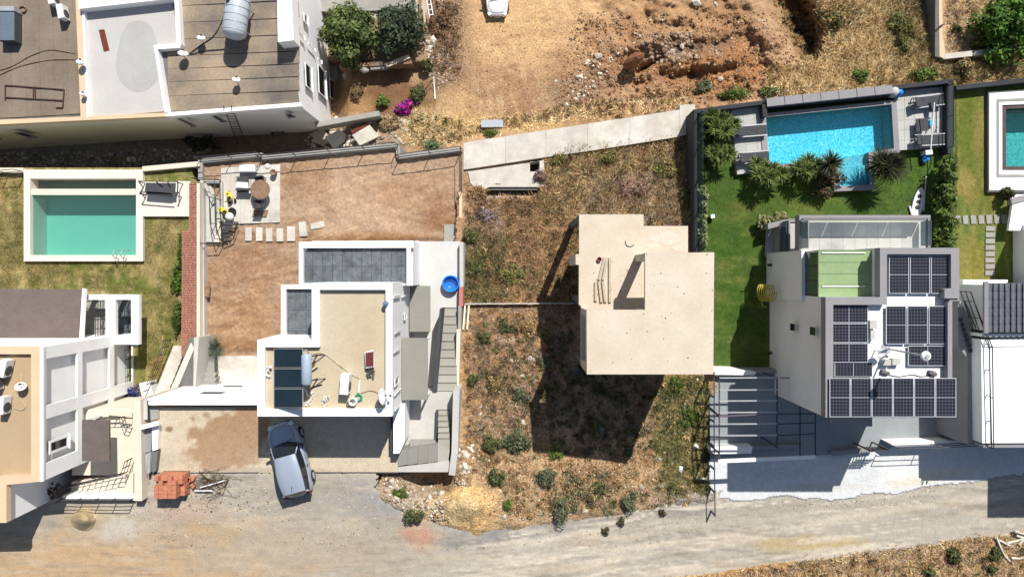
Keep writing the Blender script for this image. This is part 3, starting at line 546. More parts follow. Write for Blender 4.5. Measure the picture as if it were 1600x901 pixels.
def ac_unit(px, py, z, rz, label, sz=(.85, .36, .62), group="outdoor air conditioner units"):
    q = P(px, py, z); t = thing("air_conditioner", label, "air conditioner", q, group); rot = Matrix.Rotation(rz, 3, 'Z'); x, y, h = sz
    L = lambda a: tuple(q + rot @ Vector(a))
    build(MB().box(L((0, 0, .08+h/2)), sz, rz), "casing", 'plastic', t)
    ax = rot @ Matrix.Rotation(math.pi/2, 3, 'X'); g = MB().lathe(L((-.12*x, -y/2-.001, .08+h/2)), [(.25, 0), (.25, .02), (.2, .025), (.04, .025), (.04, .035)], 16, ax); build(g, "fan_grille", 'dgrey', t)
    for s in (-1, 1): build(MB().box(L((s*.3*x, 0, .04)), (.06, y*.95, .08), rz), "foot", 'black', t)
    return t
def cable(name, label, pts, r, m, cat="cable", group=None):
    pts = [Vector(p) for p in pts]; out = []
    for i in range(len(pts)-1):
        a, b, c, d = pts[max(0, i-1)], pts[i], pts[i+1], pts[min(len(pts)-1, i+2)]
        for k in range(6):
            t = k/6; out.append(.5*((2*b)+(c-a)*t+(2*a-5*b+4*c-d)*t*t+(3*b-a-3*c+d)*t**3))
    out.append(pts[-1]); return solo(MB().tube(out, r, 5), name, m, label, cat, group, True)
def gp(z, *pts): return [P(a, b, z) for a, b in pts]

# ---- large white building, top left -------------------------------------------------
ZA, ZAB = -4.0, -12.5
A = thing("apartment_building", "large white building with flat felt and screed roofs and a windowed side wall", "building", P(300, 100, ZAB))
build(MB().pp([(-200, -200), (452, -200), (468, 165), (258, 178), (130, 184), (-200, 206)], ZA-.47, ZAB), "wall", 'white', A)
build(MB().pp([(-200, -200), (450, -200), (466, 163), (258, 176), (130, 182), (-200, 204)], ZA-.452, ZA-.468), "roof_base", 'concd', A)
wx = [-60, -38, -12, 13, 34, 56, 77, 98, 114]
for i in range(8): build(MB().pp([(wx[i]+.25, -160), (wx[i+1], -160), (wx[i+1]+min(14, 4+i), 186-i*1.2), (wx[i]+min(13, 3+i)+.25, 187-i*1.2)], ZA-.4+(i % 2)*.012, ZA-.45), "roof_strip", 'felt', A)
yy = [-160, -60, 10, 36, 62, 88, 108, 128, 150, 174]
for i in range(9): build(MB().pp([(262, yy[i]+.3), (430 if i < 2 else 466, yy[i]-7), (432 if i < 2 else 468, yy[i+1]-9), (262, yy[i+1]-.1)], ZA-.4+(i % 2)*.012, ZA-.45), "roof_strip", 'feltg', A)
build(MB().pp([(124, 12), (268, 0), (281, 70), (243, 73), (258, 174), (136, 184)], ZA-.28, ZA-.45), "screed_roof", 'screed', A)
pt = [(178+34*math.cos(a)*(1+.1*math.sin(3*a)), 88+60*math.sin(a)*(1+.07*math.cos(2*a))) for a in np.linspace(0, 6.283, 29)[:-1]]
build(MB().pp([(x+38-.0*y, y) for x, y in pt], ZA-.272, ZA-.285), "screed_patch", 'screedp', A)
build(MB().pp([(154, 47), (163, 46), (171, 79), (162, 81)], ZA-.262, ZA-.275), "brown_board", 'rwood', A)
build(MB().pp([(111, -160), (119, -160), (135, 184), (126, 186)], ZA, ZA-.47), "parapet", 'peach', A)
build(MB().pp([(119.4, -160), (123.5, -160), (139, 183), (135.4, 184)], ZA+.02, ZA-.47), "parapet", 'white', A)
build(MB().pp([(-200, 195), (130, 182), (258, 176), (258, 182), (130, 188), (-200, 204)], ZA+.01, ZA-.48), "parapet", 'peach', A)
build(MB().pp([(264, -160), (269, -160), (283, 69), (281, 75), (246, 77), (262, 176), (257, 176), (240, 71), (276, 68)], ZA+.06, ZA-.47), "parapet", 'white', A)
build(MB().pp([(123, -5), (267, -16), (268, -2), (123, 14)], ZA+.35, ZA-.47), "parapet", 'white', A)
build(MB().pp([(258, 176), (470, 160), (471, 166), (258, 182)], ZA, ZA-.48), "parapet", 'whiteb', A)
WE = Wall(P(452, -200, ZA), P(468, 165, ZA)); WS = Wall(P(258, 182, ZA), P(470, 166, ZA)); WS2 = Wall(P(-200, 206, ZA), P(130, 188, ZA))
up = build(MB().pp([(430, -200), (446, -200), (459, 63), (434, 66)], ZA+.8, ZA-.47), "stair_tower", 'white', A)
for p_, q_ in (((476, 97), (487, 143)), ((496, 100), (509, 155)), ((514, 120), (524, 160)), ((463, 45), (474, 62)), ((481, 66), (491, 80)), ((474, 20), (480, 40)), ((496, 90), (501, 99))): WE.pxwin(A, p_, q_)
for p_, q_ in (((276, 185), (305, 195)), ((330, 181), (352, 188)), ((445, 178), (460, 181))): WS.pxwin(A, p_, q_, fm='anth')
for p_, q_ in (((20, 207), (58, 213)), ((-40, 212), (0, 216))): WS2.pxwin(A, p_, q_, fm='anth')
# roof things
t = thing("water_tank", "big pale grey horizontal water tank with ribs on the felt roof", "water tank", P(366, 30, ZA-.4))
ax = Matrix.Rotation(math.radians(-7), 3, 'Z') @ Matrix.Rotation(math.radians(-90), 3, 'X'); tc = P(369, 26, ZA+.9); L0 = Vector(ax @ Vector((0, 0, 1)))
build(MB().lathe(tc, [(.1, -1.35), (.45, -1.3), (.66, -1.1), (.7, -1.0), (.7, 1.0), (.66, 1.1), (.45, 1.3), (.1, 1.35)], 24, ax), "shell", 'tank', t, True)
for k in range(5): build(MB().lathe(tc + L0*(-.9+.45*k), [(.705, -.025), (.725, -.02), (.725, .02), (.705, .025)], 24, ax), "rib", 'steel', t)
build(MB().lathe(tc + L0*.75 + Vector((-.32, 0, .62)), [(.14, 0), (.14, .07), (.1, .09)], 14), "filler_cap", 'black', t)
for s in (-.7, .7):
    for e in (-.5, .5): q = tc + L0*s; build(MB().bar((q.x+e, q.y, ZA-.4), (q.x+e*.8, q.y, tc.z-.45), .06), "leg", 'steel', t)
solo(MB().pp([(384, 8), (391, 8), (383, 62), (372, 62)], ZA-.33, ZA-.37), "plywood_board", 'plank', "long pale wooden board lying beside the ribbed water tank", "board")
def dish(px, py, z, r, label, mast=.5, dirv=(.3, .8, .75)):
    q = P(px, py, z); t = thing("satellite_dish", label, "satellite dish", q, "satellite dishes on the white building"); d = Vector(dirv).normalized(); m = d.to_track_quat('Z', 'Y').to_matrix(); c = q + Vector((0, 0, mast))
    build(MB().tube([q, c], .03, 6), "mast", 'steel', t)
    build(MB().lathe(c, [(.02, -.02), (r*.6, .06), (r, .2), (r, .22), (r*.6, .09), (.02, .01)], 18, m), "reflector", 'plastic', t, True)
    e = c + d*r*1.5; build(MB().bar(c + m @ Vector((0, -r*.9, .15)), e, .03), "arm", 'dgrey', t); build(MB().box(e, (.09, .09, .12)), "receiver", 'dgrey', t)
    return t
dish(374, 132, ZA-.4, 0.24, "small white satellite dish alone in the middle of the felt roof"); dish(292, 92, ZA-.4, 0.29, "white satellite dish at the corner of the raised white parapet"); dish(320, 68, ZA-.4, 0.24, "white satellite dish between the roof corner and the ribbed tank")
dish(132, 104, ZA, .24, "little pale satellite dish on the peach parapet, beside the grey screed roof", .35); dish(134, 152, ZA, .18, "tiny round bracket dish low on the peach parapet", .25)
cable("hose", "dark pipe running over the felt roof from the dishes to the tank", gp(ZA-.36, (296, 84), (315, 70), (335, 55), (348, 30), (352, 8)), .035, 'black', "pipe")
cable("hose", "dark pipe lying straight from the dish below the tank", gp(ZA-.36, (296, 86), (318, 80), (350, 77)), .04, 'dgrey', "pipe")
cable("hose", "upper of two brown hoses curving over the tan felt roof", gp(ZA-.36, (-10, 112), (20, 103), (50, 86), (80, 78), (118, 84)), .03, 'wood', "hose", "brown hoses on the felt roof")
cable("hose", "lower of two brown hoses curving over the tan felt roof", gp(ZA-.36, (-10, 121), (30, 104), (75, 94), (119, 93)), .03, 'wood', "hose", "brown hoses on the felt roof")
t = thing("steel_rack", "rusty rectangular metal frame lying flat on the tan felt roof", "frame", P(54, 145, ZA-.38))
f = lambda *a: gp(ZA-.33, *a)
for a, b in (((8, 133), (100, 140)), ((8, 152), (99, 157)), ((8, 133), (8, 156)), ((100, 140), (98, 168)), ((52, 136), (52, 154)), ((55, 136), (55, 154)), ((98, 168), (87, 168))): q = f(a, b); build(MB().bar(q[0], q[1], .05), "bar", 'rustbrown', t)
t = thing("skylight", "blue grey metal skylight box at the photo's top left corner", "skylight", P(11, 38, ZA-.4)); build(MB().pp(rect(-2, 17, 23, 64), ZA+.25, ZA-.4), "frame", 'dgrey', t); build(MB().pp(rect(0, 18, 22, 63), ZA+.29, ZA+.24), "panel", mat("blue_grey_panel", C(110, 126, 138), .4, .1, 1, 0), t); build(MB().pp(rect(-1, 10, 22, 17), ZA+.35, ZA-.4), "hood", 'steel', t)
cable("hose", "black hose coiled up on the tan felt roof beside the skylight", [P(35+6.5*math.cos(a)*(1-.012*a), 14.5+6*math.sin(a)*(1-.012*a), ZA-.36+.004*a) for a in np.arange(0, 22, .5)], .03, 'wood', "hose")
ac_unit(105, 24, ZA-.4, 1.75, "white air conditioner unit against the peach parapet of the felt roof"); ac_unit(90, 2, ZA-.4, 1.75, "dark sided air conditioner unit at the photo's top edge")
lt = thing("ladder", "long dark ladder leaning from the ground to the white parapet", "ladder", P(378, 226, -11)); a0, a1 = P(349, 165, ZA+.3), P(361, 165, ZA+.3); b0, b1 = P(372, 226, -11), P(385, 225, -11)
for a, b in ((a0, b0), (a1, b1)): build(MB().bar(a, b, .05), "stile", 'black', lt)
for k in range(1, 16): build(MB().bar(a0.lerp(b0, k/16), a1.lerp(b1, k/16), .03), "rung", 'black', lt)
gp_ = lambda x, y: P(x, y, float(znorth(np.array(float(x)), np.array(float(y)))))
t = thing("trestle", "low dark metal trestle standing below the white parapet wall", "trestle", gp_(430, 198))
for a, b in (((425, 196), (443, 195)), ((443, 195), (447, 210)), ((425, 196), (428, 210)), ((428, 210), (447, 210))): build(MB().bar(gp_(*a)+Vector((0, 0, .6)), gp_(*b)+Vector((0, 0, .6)), .06), "bar", 'black', t)
for a in ((425, 196), (443, 195), (447, 210), (428, 210)): build(MB().bar(gp_(*a), gp_(*a)+Vector((0, 0, .6)), .06), "leg", 'black', t)
solo(MB().pp([(393, 183), (408, 183), (410, 195), (395, 196)], -9.9, -11), "crate", 'rwood', "brown wooden crate under the white parapet beside the ladder", "crate")

# ---- white three storey house, lower left --------------------------------------------
ZW = 3.5
H = thing("white_house", "white terraced house with panelled side wall and tan flat roof at the left edge", "house", P(20, 650, -5.5))
RO = [(-200, 542), (62, 542), (62, 752), (10, 757), (10, 816), (-200, 820)]
build(MB().pp(RO, ZW-.3, -5.6), "wall", 'white', H)
RI = [(-200, 553), (48.5, 553), (48.5, 742), (-2, 744), (-2, 806), (-200, 806)]
build(MB().ring(PX(RO, ZW), PX(RI, ZW), ZW-.32, ZW), "parapet", 'peach', H)
build(MB().pp(RI, ZW-.24, ZW-.3), "roof_deck", 'leftroof', H)
LW = Wall(P(62, 542, ZW), P(62, 752, ZW))
ub = lambda py, px=62: LW.hit(px, py)[0]
zb = lambda px: LW.hit(px, 600)[1]
um = LW.hit(62, 752)[0]
for z0, z1, o in ((zb(69), ZW-.01, .1), (zb(126), zb(118), .1), (zb(176), zb(168.5), .1), (-5.5, zb(205), .1)): build(LW.slab(MB(), .0, um, z0, z1, .002, o), "facade_band", 'white', H)
build(LW.slab(MB(), 0, um, ZW-.13, ZW-.02, .1, .16), "cornice", 'whiteb', H)
zs = [(zb(69), zb(118)), (zb(126), zb(168.5)), (zb(176), zb(205))]
u0, u1, u2, u3 = 0, LW.hit(70, 560)[0], LW.hit(70, 633)[0], LW.hit(70, 654)[0]
for z1, z0 in zs:
    for a, b in ((u0, u1), (u2, u3), (LW.hit(70, 723)[0], um)):
        build(LW.slab(MB(), a, b, z0+.002, z1-.002, .002, .097), "pilaster", 'white', H)
LW.pxwin(H, (76, 689), (106, 698), fw=.12)
# lower steps of the south east corner
build(MB().pp([(10, 757), (16, 757), (16, 812), (10, 812)], ZW-.9, -3), "corner_pier", 'white', H)
# shingled roof and rear terrace
rf = [P(-200, 450, -2.3), P(132, 452, -2.3), P(127, 534, -1.7), P(-200, 536, -1.7)]
b_ = MB(); dn = Vector((0, 0, -.18)); b_.add(rf + [q+dn for q in rf], [(0, 3, 2, 1), (4, 5, 6, 7), (0, 1, 5, 4), (1, 2, 6, 5), (2, 3, 7, 6), (3, 0, 4, 7)])
build(b_, "shingle_roof", 'shingle', H)
build(MB().bar(P(132.5, 451, -2.24), P(127.5, 535, -1.64), .12, .28), "barge_board", 'white', H)
build(MB().prism([q.xy for q in (P(-200, 462, -2.5), P(100, 462, -2.5), P(100, 545, -2.5), P(-200, 545, -2.5))], -5.5, -2.5), "wall", 'white', H)
zt = -3.2
zt = -2.7
for q in ([(130, 460), (217, 460), (217, 468), (130, 468)], [(165, 468), (180, 468), (180, 538), (165, 538)], [(205, 468), (217, 468), (217, 538), (205, 538)], [(180, 524), (205, 522), (205, 538), (180, 538)], [(120, 530), (165, 527), (165, 538), (120, 538)]): build(MB().pp(q, zt, zt-.3), "terrace_frame", 'white', H)
build(MB().pp([(133, 466), (219, 466), (219, 540), (133, 540)], -4.72, -5.6), "terrace_floor", 'slate', H)
for q in ((134, 464), (173, 464), (173, 530)): build(MB().bar(P(*q, zt-.3), Vector((*P(*q, zt-.3).xy, -5.15)), .25), "column", 'white', H)
build(MB().pp([(129, 466), (172, 466), (172, 534), (125, 534)], -4.1, -5.5), "terrace_floor", 'concg', H)
railing("railing", "black railing on the small rear terrace beside the shingled roof", gp(zt-.9, (133, 470), (163, 470), (163, 526)), .9, 4, .5)
for px, py, rz, lb in ((17, 573, 1.35, "white air conditioner unit nearest the top of the tan flat roof"), (4, 592, 1.5, "white air conditioner unit at the left edge of the tan flat roof"), (14, 630, 1.5, "lowest white air conditioner unit on the tan flat roof")): ac_unit(px, py, ZW-.24, rz, lb, (.86, .34, .55))
dish(39, 606, ZW-.24, .26, "white satellite dish lying low on the tan flat roof", .25)
cable("cable", "pale cable looped over the tan roof below the dish", gp(ZW-.21, (33, 584), (34, 600), (25, 614), (32, 622), (40, 634), (34, 640), (22, 637)), .022, 'plank')
railing("fence", "black wire fence along the lawn behind the white panelled wall", gp(-5.3, (211, 470), (212, 530), (213, 612)), 1.2, 6, .6, .014, cat="fence")
solo(MB().tube(gp(-2.9, (170, 459), (190, 459), (208, 462), (216, 466)), .03), "garden_pole", 'wood', "thin pole lying on the white terrace wall", "pole")
V, Fc, c = leaves(P(214, 613, -4.6), (.9, .55, .6), 500, .09, [(.03, .03, .16), (.05, .05, .22), (.04, .09, .05)], 5); npmesh("flowering_shrub", V, Fc, 'leaf', col=c, label="small shrub with deep violet flowers between the fence and the stairs", cat="shrub")
solo(MB().box(P(235, 606, -4.6), (.7, .9, 1.0), .2), "white_box", 'plastic', "tilted white box beside the violet shrub", "box")
# entrance patio and stairs
ZP = .15
E = thing("entrance_stairs", "cream entrance patio with front steps and low side wall", "stairs", P(170, 720, -1))
build(MB().pp([(112, 742), (128, 640), (210, 636), (214, 742)], ZP-.6, -5.4), "patio_floor", 'cream', E)
build(MB().pp([(210, 625), (219.5, 624), (222, 782), (210, 782)], ZP+.5, -5.4), "side_wall", 'cream', E)
for i in range(8):
    x0 = 112+i*12; build(MB().pp([(x0, 752-i*1.6), (x0+12, 751-i*1.6), (x0+12, 775), (x0-2, 775)], ZP-.75+.1*i, -1.6), "step", 'cream', E)
build(MB().pp([(98, 774), (210, 774), (210, 781), (97, 781)], ZP+.22, -1.6), "front_wall", 'whiteb', E)
build(MB().pp([(169, 640), (206, 645), (206, 652), (169, 648)], ZP-.45, -1.6), "step", 'cream', E); build(MB().pp([(172, 653), (206, 656), (206, 662), (172, 660)], ZP-.52, -1.6), "step", 'cream', E)
t = thing("canopy", "small dark brown flat canopy over the side door of the white house", "canopy", P(150, 690, ZP-.6)); build(MB().pp([(128, 656), (170, 656), (171, 720), (128, 720)], ZP+1.2, ZP+1.05), "roof", 'shingle', t)
for q in ((129.5, 658), (129.5, 718)): build(MB().bar(P(q[0], q[1], ZP+1.05), P(q[0], q[1], ZP+1.05)-Vector((0, 0, 1.6)), .08), "post", 'white', t)
railing("railing", "black iron railing with twisted bars beside the cream front steps", [P(110, 757, ZP-.5), P(200, 736, ZP+.3), P(207, 715, ZP-.2)], .75, 3, .42)
railing("railing", "black iron railing on the front wall above the gravel road", gp(ZP+.22, (100, 778), (208, 778)), .8, 4, .85)
railing("railing", "short black railing at the small side steps", gp(ZP-.4, (160, 651), (195, 650), (199, 662), (206, 664)), .6, 3, .4)
V, Fc, c = rocks(*scat([(70, 748), (100, 760), (92, 782), (68, 780)], 22, 4), lambda x, y: 0*x, .1, .3, [C(120, 100, 90), C(90, 76, 70)]); npmesh("rubble_heap", V, Fc, 'stone', col=c, label="dark heap of rubble in the shade beside the cream steps", cat="rubble", kind='stuff')
p = Paint(C(196, 176, 140)); p.blob(130, 806, 14, 9, C(178, 158, 122), .6, 0, .5, 8).streak(20, 20, 4, C(162, 142, 110), .6, .45, .7, 3)
sheet("sand_heap", [(130+24*math.cos(a), 811+20*math.sin(a)) for a in np.linspace(0, 6.2, 24)], lambda x, y: .75*np.exp(-(((x-131)/15)**2+((y-811)/13)**2)**1.3)-.08+.22*(fbm(x, y, 9, 4)-.5)*(((x-131)/18)**2+((y-811)/15)**2 < 1), p, 1.2, 2, 'road', .05, 4); o_ = bpy.data.objects["sand_heap"]; o_['kind'] = 'stuff'; tag(o_, "heap of tan sand on the road below the front railing", "sand heap")

# ---- pool garden on the left ---------------------------------------------------------
ZC = -4.6
po = thing("swimming_pool", "rectangular green water pool with a wide pale coping on the left lawn", "pool", P(130, 340, ZL))
build(MB().ring(PX([(37, 265), (223, 265), (223, 408), (37, 408)], ZC), PX([(47, 279), (212.5, 279), (212.5, 398.5), (47, 398.5)], ZC), ZL-1.6, ZC), "coping", 'coping', po)
build(MB().pp([(47, 295), (212, 295), (212, 304.5), (47, 304.5)], ZC-.12, ZL-1.6), "overflow_ledge", 'cream', po)
build(MB().pp(rect(44, 276, 216, 403), ZC-1.55, ZC-1.75), "basin_floor", mat("green_basin", C(160, 226, 204, .9), .6, .03, .5, 0), po)
build(flat([(47.5, 305), (212, 305), (212, 398), (47.5, 398)], ZC-.28), "water", water("green_water", (.25, .5, .47), (.29, .56, .52), .3, .6, .1), po)
build(flat([(47.5, 279), (212, 279), (212, 295), (47.5, 295)], ZC-.75), "gutter_water", water("gutter_water", (.3, .42, .32), (.34, .46, .36), .3, 1.2, .4), po)
build(MB().pp([(222.5, 283), (297, 283), (297, 338), (223, 338)], ZC-.02, ZL-.2), "terrace_slab", 'coping', po)
t = thing("pool_ladder", "pair of curved steel handrails at the corner of the green pool", "pool ladder", P(193, 402, ZC))
for x in (186, 198): q = P(x, 404, ZC); build(MB().tube([q, q+Vector((0, .05, .5)), q+Vector((0, .25, .7)), q+Vector((0, .5, .5)), q+Vector((0, .55, -.3))], .028, 6), "handrail", 'steel', t)
t = thing("swing_seat", "black framed swing seat lying on the pale slab beside the green pool", "swing seat", P(248, 296, ZC)); Z1 = ZC+.7
for a, b in (((216, 283), (278, 284)), ((278, 284), (277, 305)), ((218, 303), (270, 307)), ((216, 283), (224, 293)), ((224, 293), (218, 303)), ((262, 284), (266, 292)), ((244, 284), (254, 291))): build(MB().bar(P(*a, Z1), P(*b, Z1), .05), "frame_bar", 'black', t)
for q in ((217, 284), (277, 285), (219, 303), (275, 306)): build(MB().bar(P(*q, Z1), Vector((*P(*q, Z1).xy, ZC)), .05), "leg", 'black', t)
build(MB().prism([q.xy for q in gp(Z1-.05, (228, 285.5), (274, 286), (273, 301), (226, 299))], Z1-.12, Z1-.05), "canopy", 'fabric', t); build(MB().prism([q.xy for q in gp(ZC+.5, (229, 298), (268, 302), (268, 306), (228, 303))], ZC+.4, ZC+.5), "seat", 'fabric', t)
for a, b, lb in (((-60, 266), (37, 266), "low pale garden wall running to the pool's top left corner"), ((223, 264), (312, 256), "pale wall along the rubble behind the slab of the green pool")): q0, q1 = P(*a, ZC), P(*b, ZC); solo(MB().bar(q0+Vector((0, 0, -.9)), q1+Vector((0, 0, -.9)), .3, 1.9), "garden_wall", 'cream', lb, "wall")
railing("railing", "black railing casting shadow on the low wall left of the pool", gp(ZC, (0, 271), (10, 270), (36, 268)), .9, 2, 1.2)
V, Fc, c = cat3(leaves(P(286, 392, -4.6), (.35, 1.5, .6), 900, .1, [C(96, 120, 44), C(70, 90, 36), C(120, 140, 60)], 8), leaves(P(279, 440, -4.7), (.5, 1.3, .6), 800, .1, [C(96, 130, 44), C(70, 90, 36)], 9), leaves(P(278, 500, -4.7), (.3, 1.2, .5), 500, .1, [C(80, 100, 40), C(60, 76, 36)], 10)); npmesh("hedge", V, Fc, 'leaf', col=c, label="thin green hedge growing along the red brick wall", cat="hedge")
for x, y, s, lb in ((226, 438, 4, "low leafy plant on the lawn behind the white terrace"), (214, 446, 3, "small creeping plant hanging on the white terrace corner")): V, Fc, c = leaves(P(x, y, -5.1), (.4, .3, .3), 260, .08, [C(90, 120, 44), C(120, 140, 60)], 20+x); npmesh("garden_plant", V, Fc, 'leaf', col=c, label=lb, cat="plant")
# red brick wall: courses of small bricks on a core
bw = thing("brick_wall", "long wall of red bricks between the green lawn and the brown garden", "wall", P(300, 420, ZL)); core = MB().pp([(296, 286), (308, 286), (307, 532), (300, 556), (283, 556), (285, 360), (296, 360)], -4.15, ZL); build(core, "core", 'brick', bw)
mb = MB(); y = 286.
while y < 552:
    xa = 295 if y < 360 else 284; xb = 307 if y < 530 else 307-(y-530)*.3; off = R.random()*3; x = xa
    while x < xb-1:
        l = 5.2 if x > xa else 3+R.random()*4; q = P((x+min(x+l, xb))/2, y+1.3, -4.1); mb.box((q.x, q.y, -4.12+R.uniform(-.012, .015)), (l*.0366, .068, .07), R.uniform(-.04, .04)); x += l+.5
    y += 2.6
tag(build(mb, "bricks", 'brick', bw), None, None, None, 'stuff')
build(MB().pp([(307.3, 284), (312, 284), (312, 528), (307.3, 532)], -4.05, ZL), "edge_kerb", 'cream', bw)

# ================================================================== CENTRAL PLOT
# garden boundary walls
gw = thing("garden_wall", "grey garden wall with a step along the brown soil garden", "wall", P(520, 235, -9)); ZGW = -4.7
def wallseg(root, a, b, px_w, z1, z0, m='concg', name="wall_section"):
    a, b = P(*a, z1), P(*b, z1); build(MB().bar(a+Vector((0, 0, (z0-z1)/2)), b+Vector((0, 0, (z0-z1)/2)), px_w*(CZ-z1)/F, z1-z0), name, m, root)
for a, b in (((316, 251), (409, 242)), ((409, 247), (622, 227)), ((621, 228), (623, 246)), ((622, 245), (722, 233)), ((313, 250), (313, 280))): wallseg(gw, a, b, 7, ZGW, -11)
railing("garden_railing", "long black railing stepping along the top of the grey garden wall", gp(ZGW, (314, 250), (409, 242), (409, 247), (622, 227), (623, 246), (721, 233), (722, 300)), 1.0, 2, 2.1, .03)
ew = thing("boundary_wall", "long thin patched boundary wall between the brown garden and the empty plot", "wall", P(720, 400, -5.5))
for a, b, wpx, z, m in (((719.5, 300), (720, 378), 5, -4.5, 'peach'), ((721, 378), (721, 448), 6, -2.2, 'conc'), ((720.5, 448), (720, 478), 6, -2.15, mat("reddish_render", C(206, 130, 120), .9, .15, 2, .2)), ((718.5, 478), (718, 515), 5, -2.1, 'concg'), ((716.5, 515), (714, 610), 6, -1.6, 'cream'), ((713, 610), (710.5, 705), 10, .2, 'conc'), ((710.5, 705), (706, 742), 10, .25, 'conc')): wallseg(ew, a, b, wpx, z, -7, m)
lw = thing("boundary_wall", "grey boundary wall between the brick wall and the brown garden", "wall", P(315, 450, -5.5)); wallseg(lw, (315, 281), (317, 530), 5, -4.5, -6, 'conc'); build(MB().pp([(296, 527), (303, 527), (302, 608), (271, 608)], -3.6, -5.4), "retaining_wall", 'concd', lw); build(MB().pp([(303, 527), (311, 527), (305, 608), (302, 608)], -3.2, -5.4), "retaining_wall", 'conc', lw)
build(MB().pp([(312.6, 284), (326, 284), (345, 320), (333, 378), (314, 378)], -4.85, -5.4), "wall_base", 'conc', lw)
ns = thing("neighbour_stairs", "cream garden stairs with dark slatted railing left of the brick wall", "stairs", P(262, 575, ZL))
for i in range(9): y0 = 530+i*10; x0 = 275-i*4.0; build(MB().pp([(x0, y0), (x0+20, y0), (x0+17, y0+10.4), (x0-4, y0+10.4)], -4.9+i*.16, -5.5), "step", 'concw', ns)
build(MB().pp([(298, 535), (303, 545), (272, 618), (262, 618)], -3.5, -5.4), "side_wall", 'cream', ns)
railing("railing", "dark railing beside the cream garden stairs", gp(-4.4, (268, 530), (250, 575), (232, 618)), .9, 4, .45, .015)
# deck with furniture
dk = thing("terrace_deck", "pale tiled terrace in the corner of the brown garden", "terrace", P(390, 300, ZG)); ZK = ZG+.1
for i in range(6):
    for j in range(6):
        x0, x1 = 345+i*15.4, 345+(i+1)*15.4; y0, y1 = 262+j*14.7, 262+(j+1)*14.7; build(MB().pp([(x0+.3, y0+.3-.06*(x0-345)), (x1, y0+.3-.06*(x1-345)), (x1, y1-.03*(x1-345)), (x0+.3, y1-.03*(x0-345))], ZK+R.uniform(-.006, .006), ZG-.1), "tile", 'concw', dk)
build(MB().pp([(320, 285), (345, 283), (345, 318), (332, 318)], ZG-.4, ZG-.7), "stairwell_floor", 'slate', dk)
build(MB().pp([(333, 320), (345, 320), (345, 378), (328, 378), (326, 350)], ZK, ZG-.1), "landing", 'cream', dk)
for a, b in (((313, 284), (345, 284)), ((345, 284), (345, 345)), ((319, 285), (333, 318))): wallseg(dk, a, b, 4, ZG+.35, ZG-.5, 'conc', "kerb")
railing("railing", "black rectangular railing round the stairwell by the terrace", gp(ZG+.35, (309, 281), (345, 282), (346, 343)), .9, 2, 1.4, .03)
railing("railing", "black railing beside the landing next to the brick wall", gp(ZK, (337, 310), (338, 350), (345, 374)), .9, 2, 1.2, .028)
railing("railing", "black railing at the bottom edge of the terrace landing", gp(ZG, (316, 381), (350, 381)), .9, 2, 1.0, .035)
t = thing("round_table", "round brown slatted table on the pale terrace", "table", P(407, 300, ZK)); c0 = P(406.5, 296, ZK+.74)
for k in range(8):
    xa, xb = -.6+k*.15, -.6+(k+1)*.15-.006; seg = [(xx, math.sqrt(max(.0004, .6**2-xx*xx))) for xx in np.linspace(xa, xb, 4)]; build(MB().prism([(c0.x+x, c0.y+y) for x, y in seg]+[(c0.x+x, c0.y-y) for x, y in seg[::-1]], c0.z-.015, c0.z+.015), "slat", 'wood', t)
build(MB().lathe((c0.x, c0.y, ZK), [(.3, 0), (.28, .04), (.06, .06), (.06, .7), (.2, .715)], 14), "pedestal", 'black', t)
def chair(px, py, rz, label):
    q = P(px, py, ZK); t = thing("garden_chair", label, "chair", q, "dark chairs round the terrace table"); rot = Matrix.Rotation(rz, 3, 'Z'); L = lambda *a: tuple(q+rot @ Vector(a))
    build(MB().box(L(0, 0, .42), (.52, .5, .06), rz), "seat", 'fabric', t); build(MB().box(L(0, -.26, .68), (.52, .06, .5), rz), "backrest", 'fabric', t)
    for a in (-.24, .24):
        build(MB().bar(L(a, -.24, .62), L(a, .24, .62), .05), "armrest", 'black', t)
        for b in (-.22, .22): build(MB().bar(L(a, b, 0), L(a, b, .6), .04), "leg", 'black', t)
chair(409, 320, 0, "dark garden chair below the round table"); chair(411, 285, 3.3, "dark garden chair above the round table, mostly hidden by it")
t = thing("sun_lounger", "low bench with white cushion and dark frame on the terrace", "lounger", P(379, 292, ZK)); build(MB().pp(rect(371, 276, 388, 300), ZK+.36, ZK+.28), "frame", 'fabric', t); build(MB().pp([(369.5, 284), (387, 285), (388, 294), (369, 293)], ZK+.45, ZK+.37), "cushion", 'plastic', t); build(MB().pp(rect(368, 294, 390, 297), ZK+.62, ZK+.3), "backrest", 'fabric', t)
for q in ((372, 278), (387, 278), (372, 298), (387, 298)): build(MB().bar(P(*q, ZK), P(*q, ZK)+Vector((0, 0, .3)), .05), "leg", 'black', t)
solo(MB().pp(rect(374, 257, 398, 268), ZK+.5, ZK), "white_cabinet", 'plastic', "low white cabinet against the wall at the top of the terrace", "cabinet")
t = thing("paved_seat", "pair of brown slatted foot boards lying below the round table", "boards", P(404, 333, ZK)); 
for x in (394, 407): build(MB().pp([(x+2, 328), (x+12, 328), (x+9, 338.5), (x, 338.5)], ZK+.08, ZK), "board", 'wood', t)
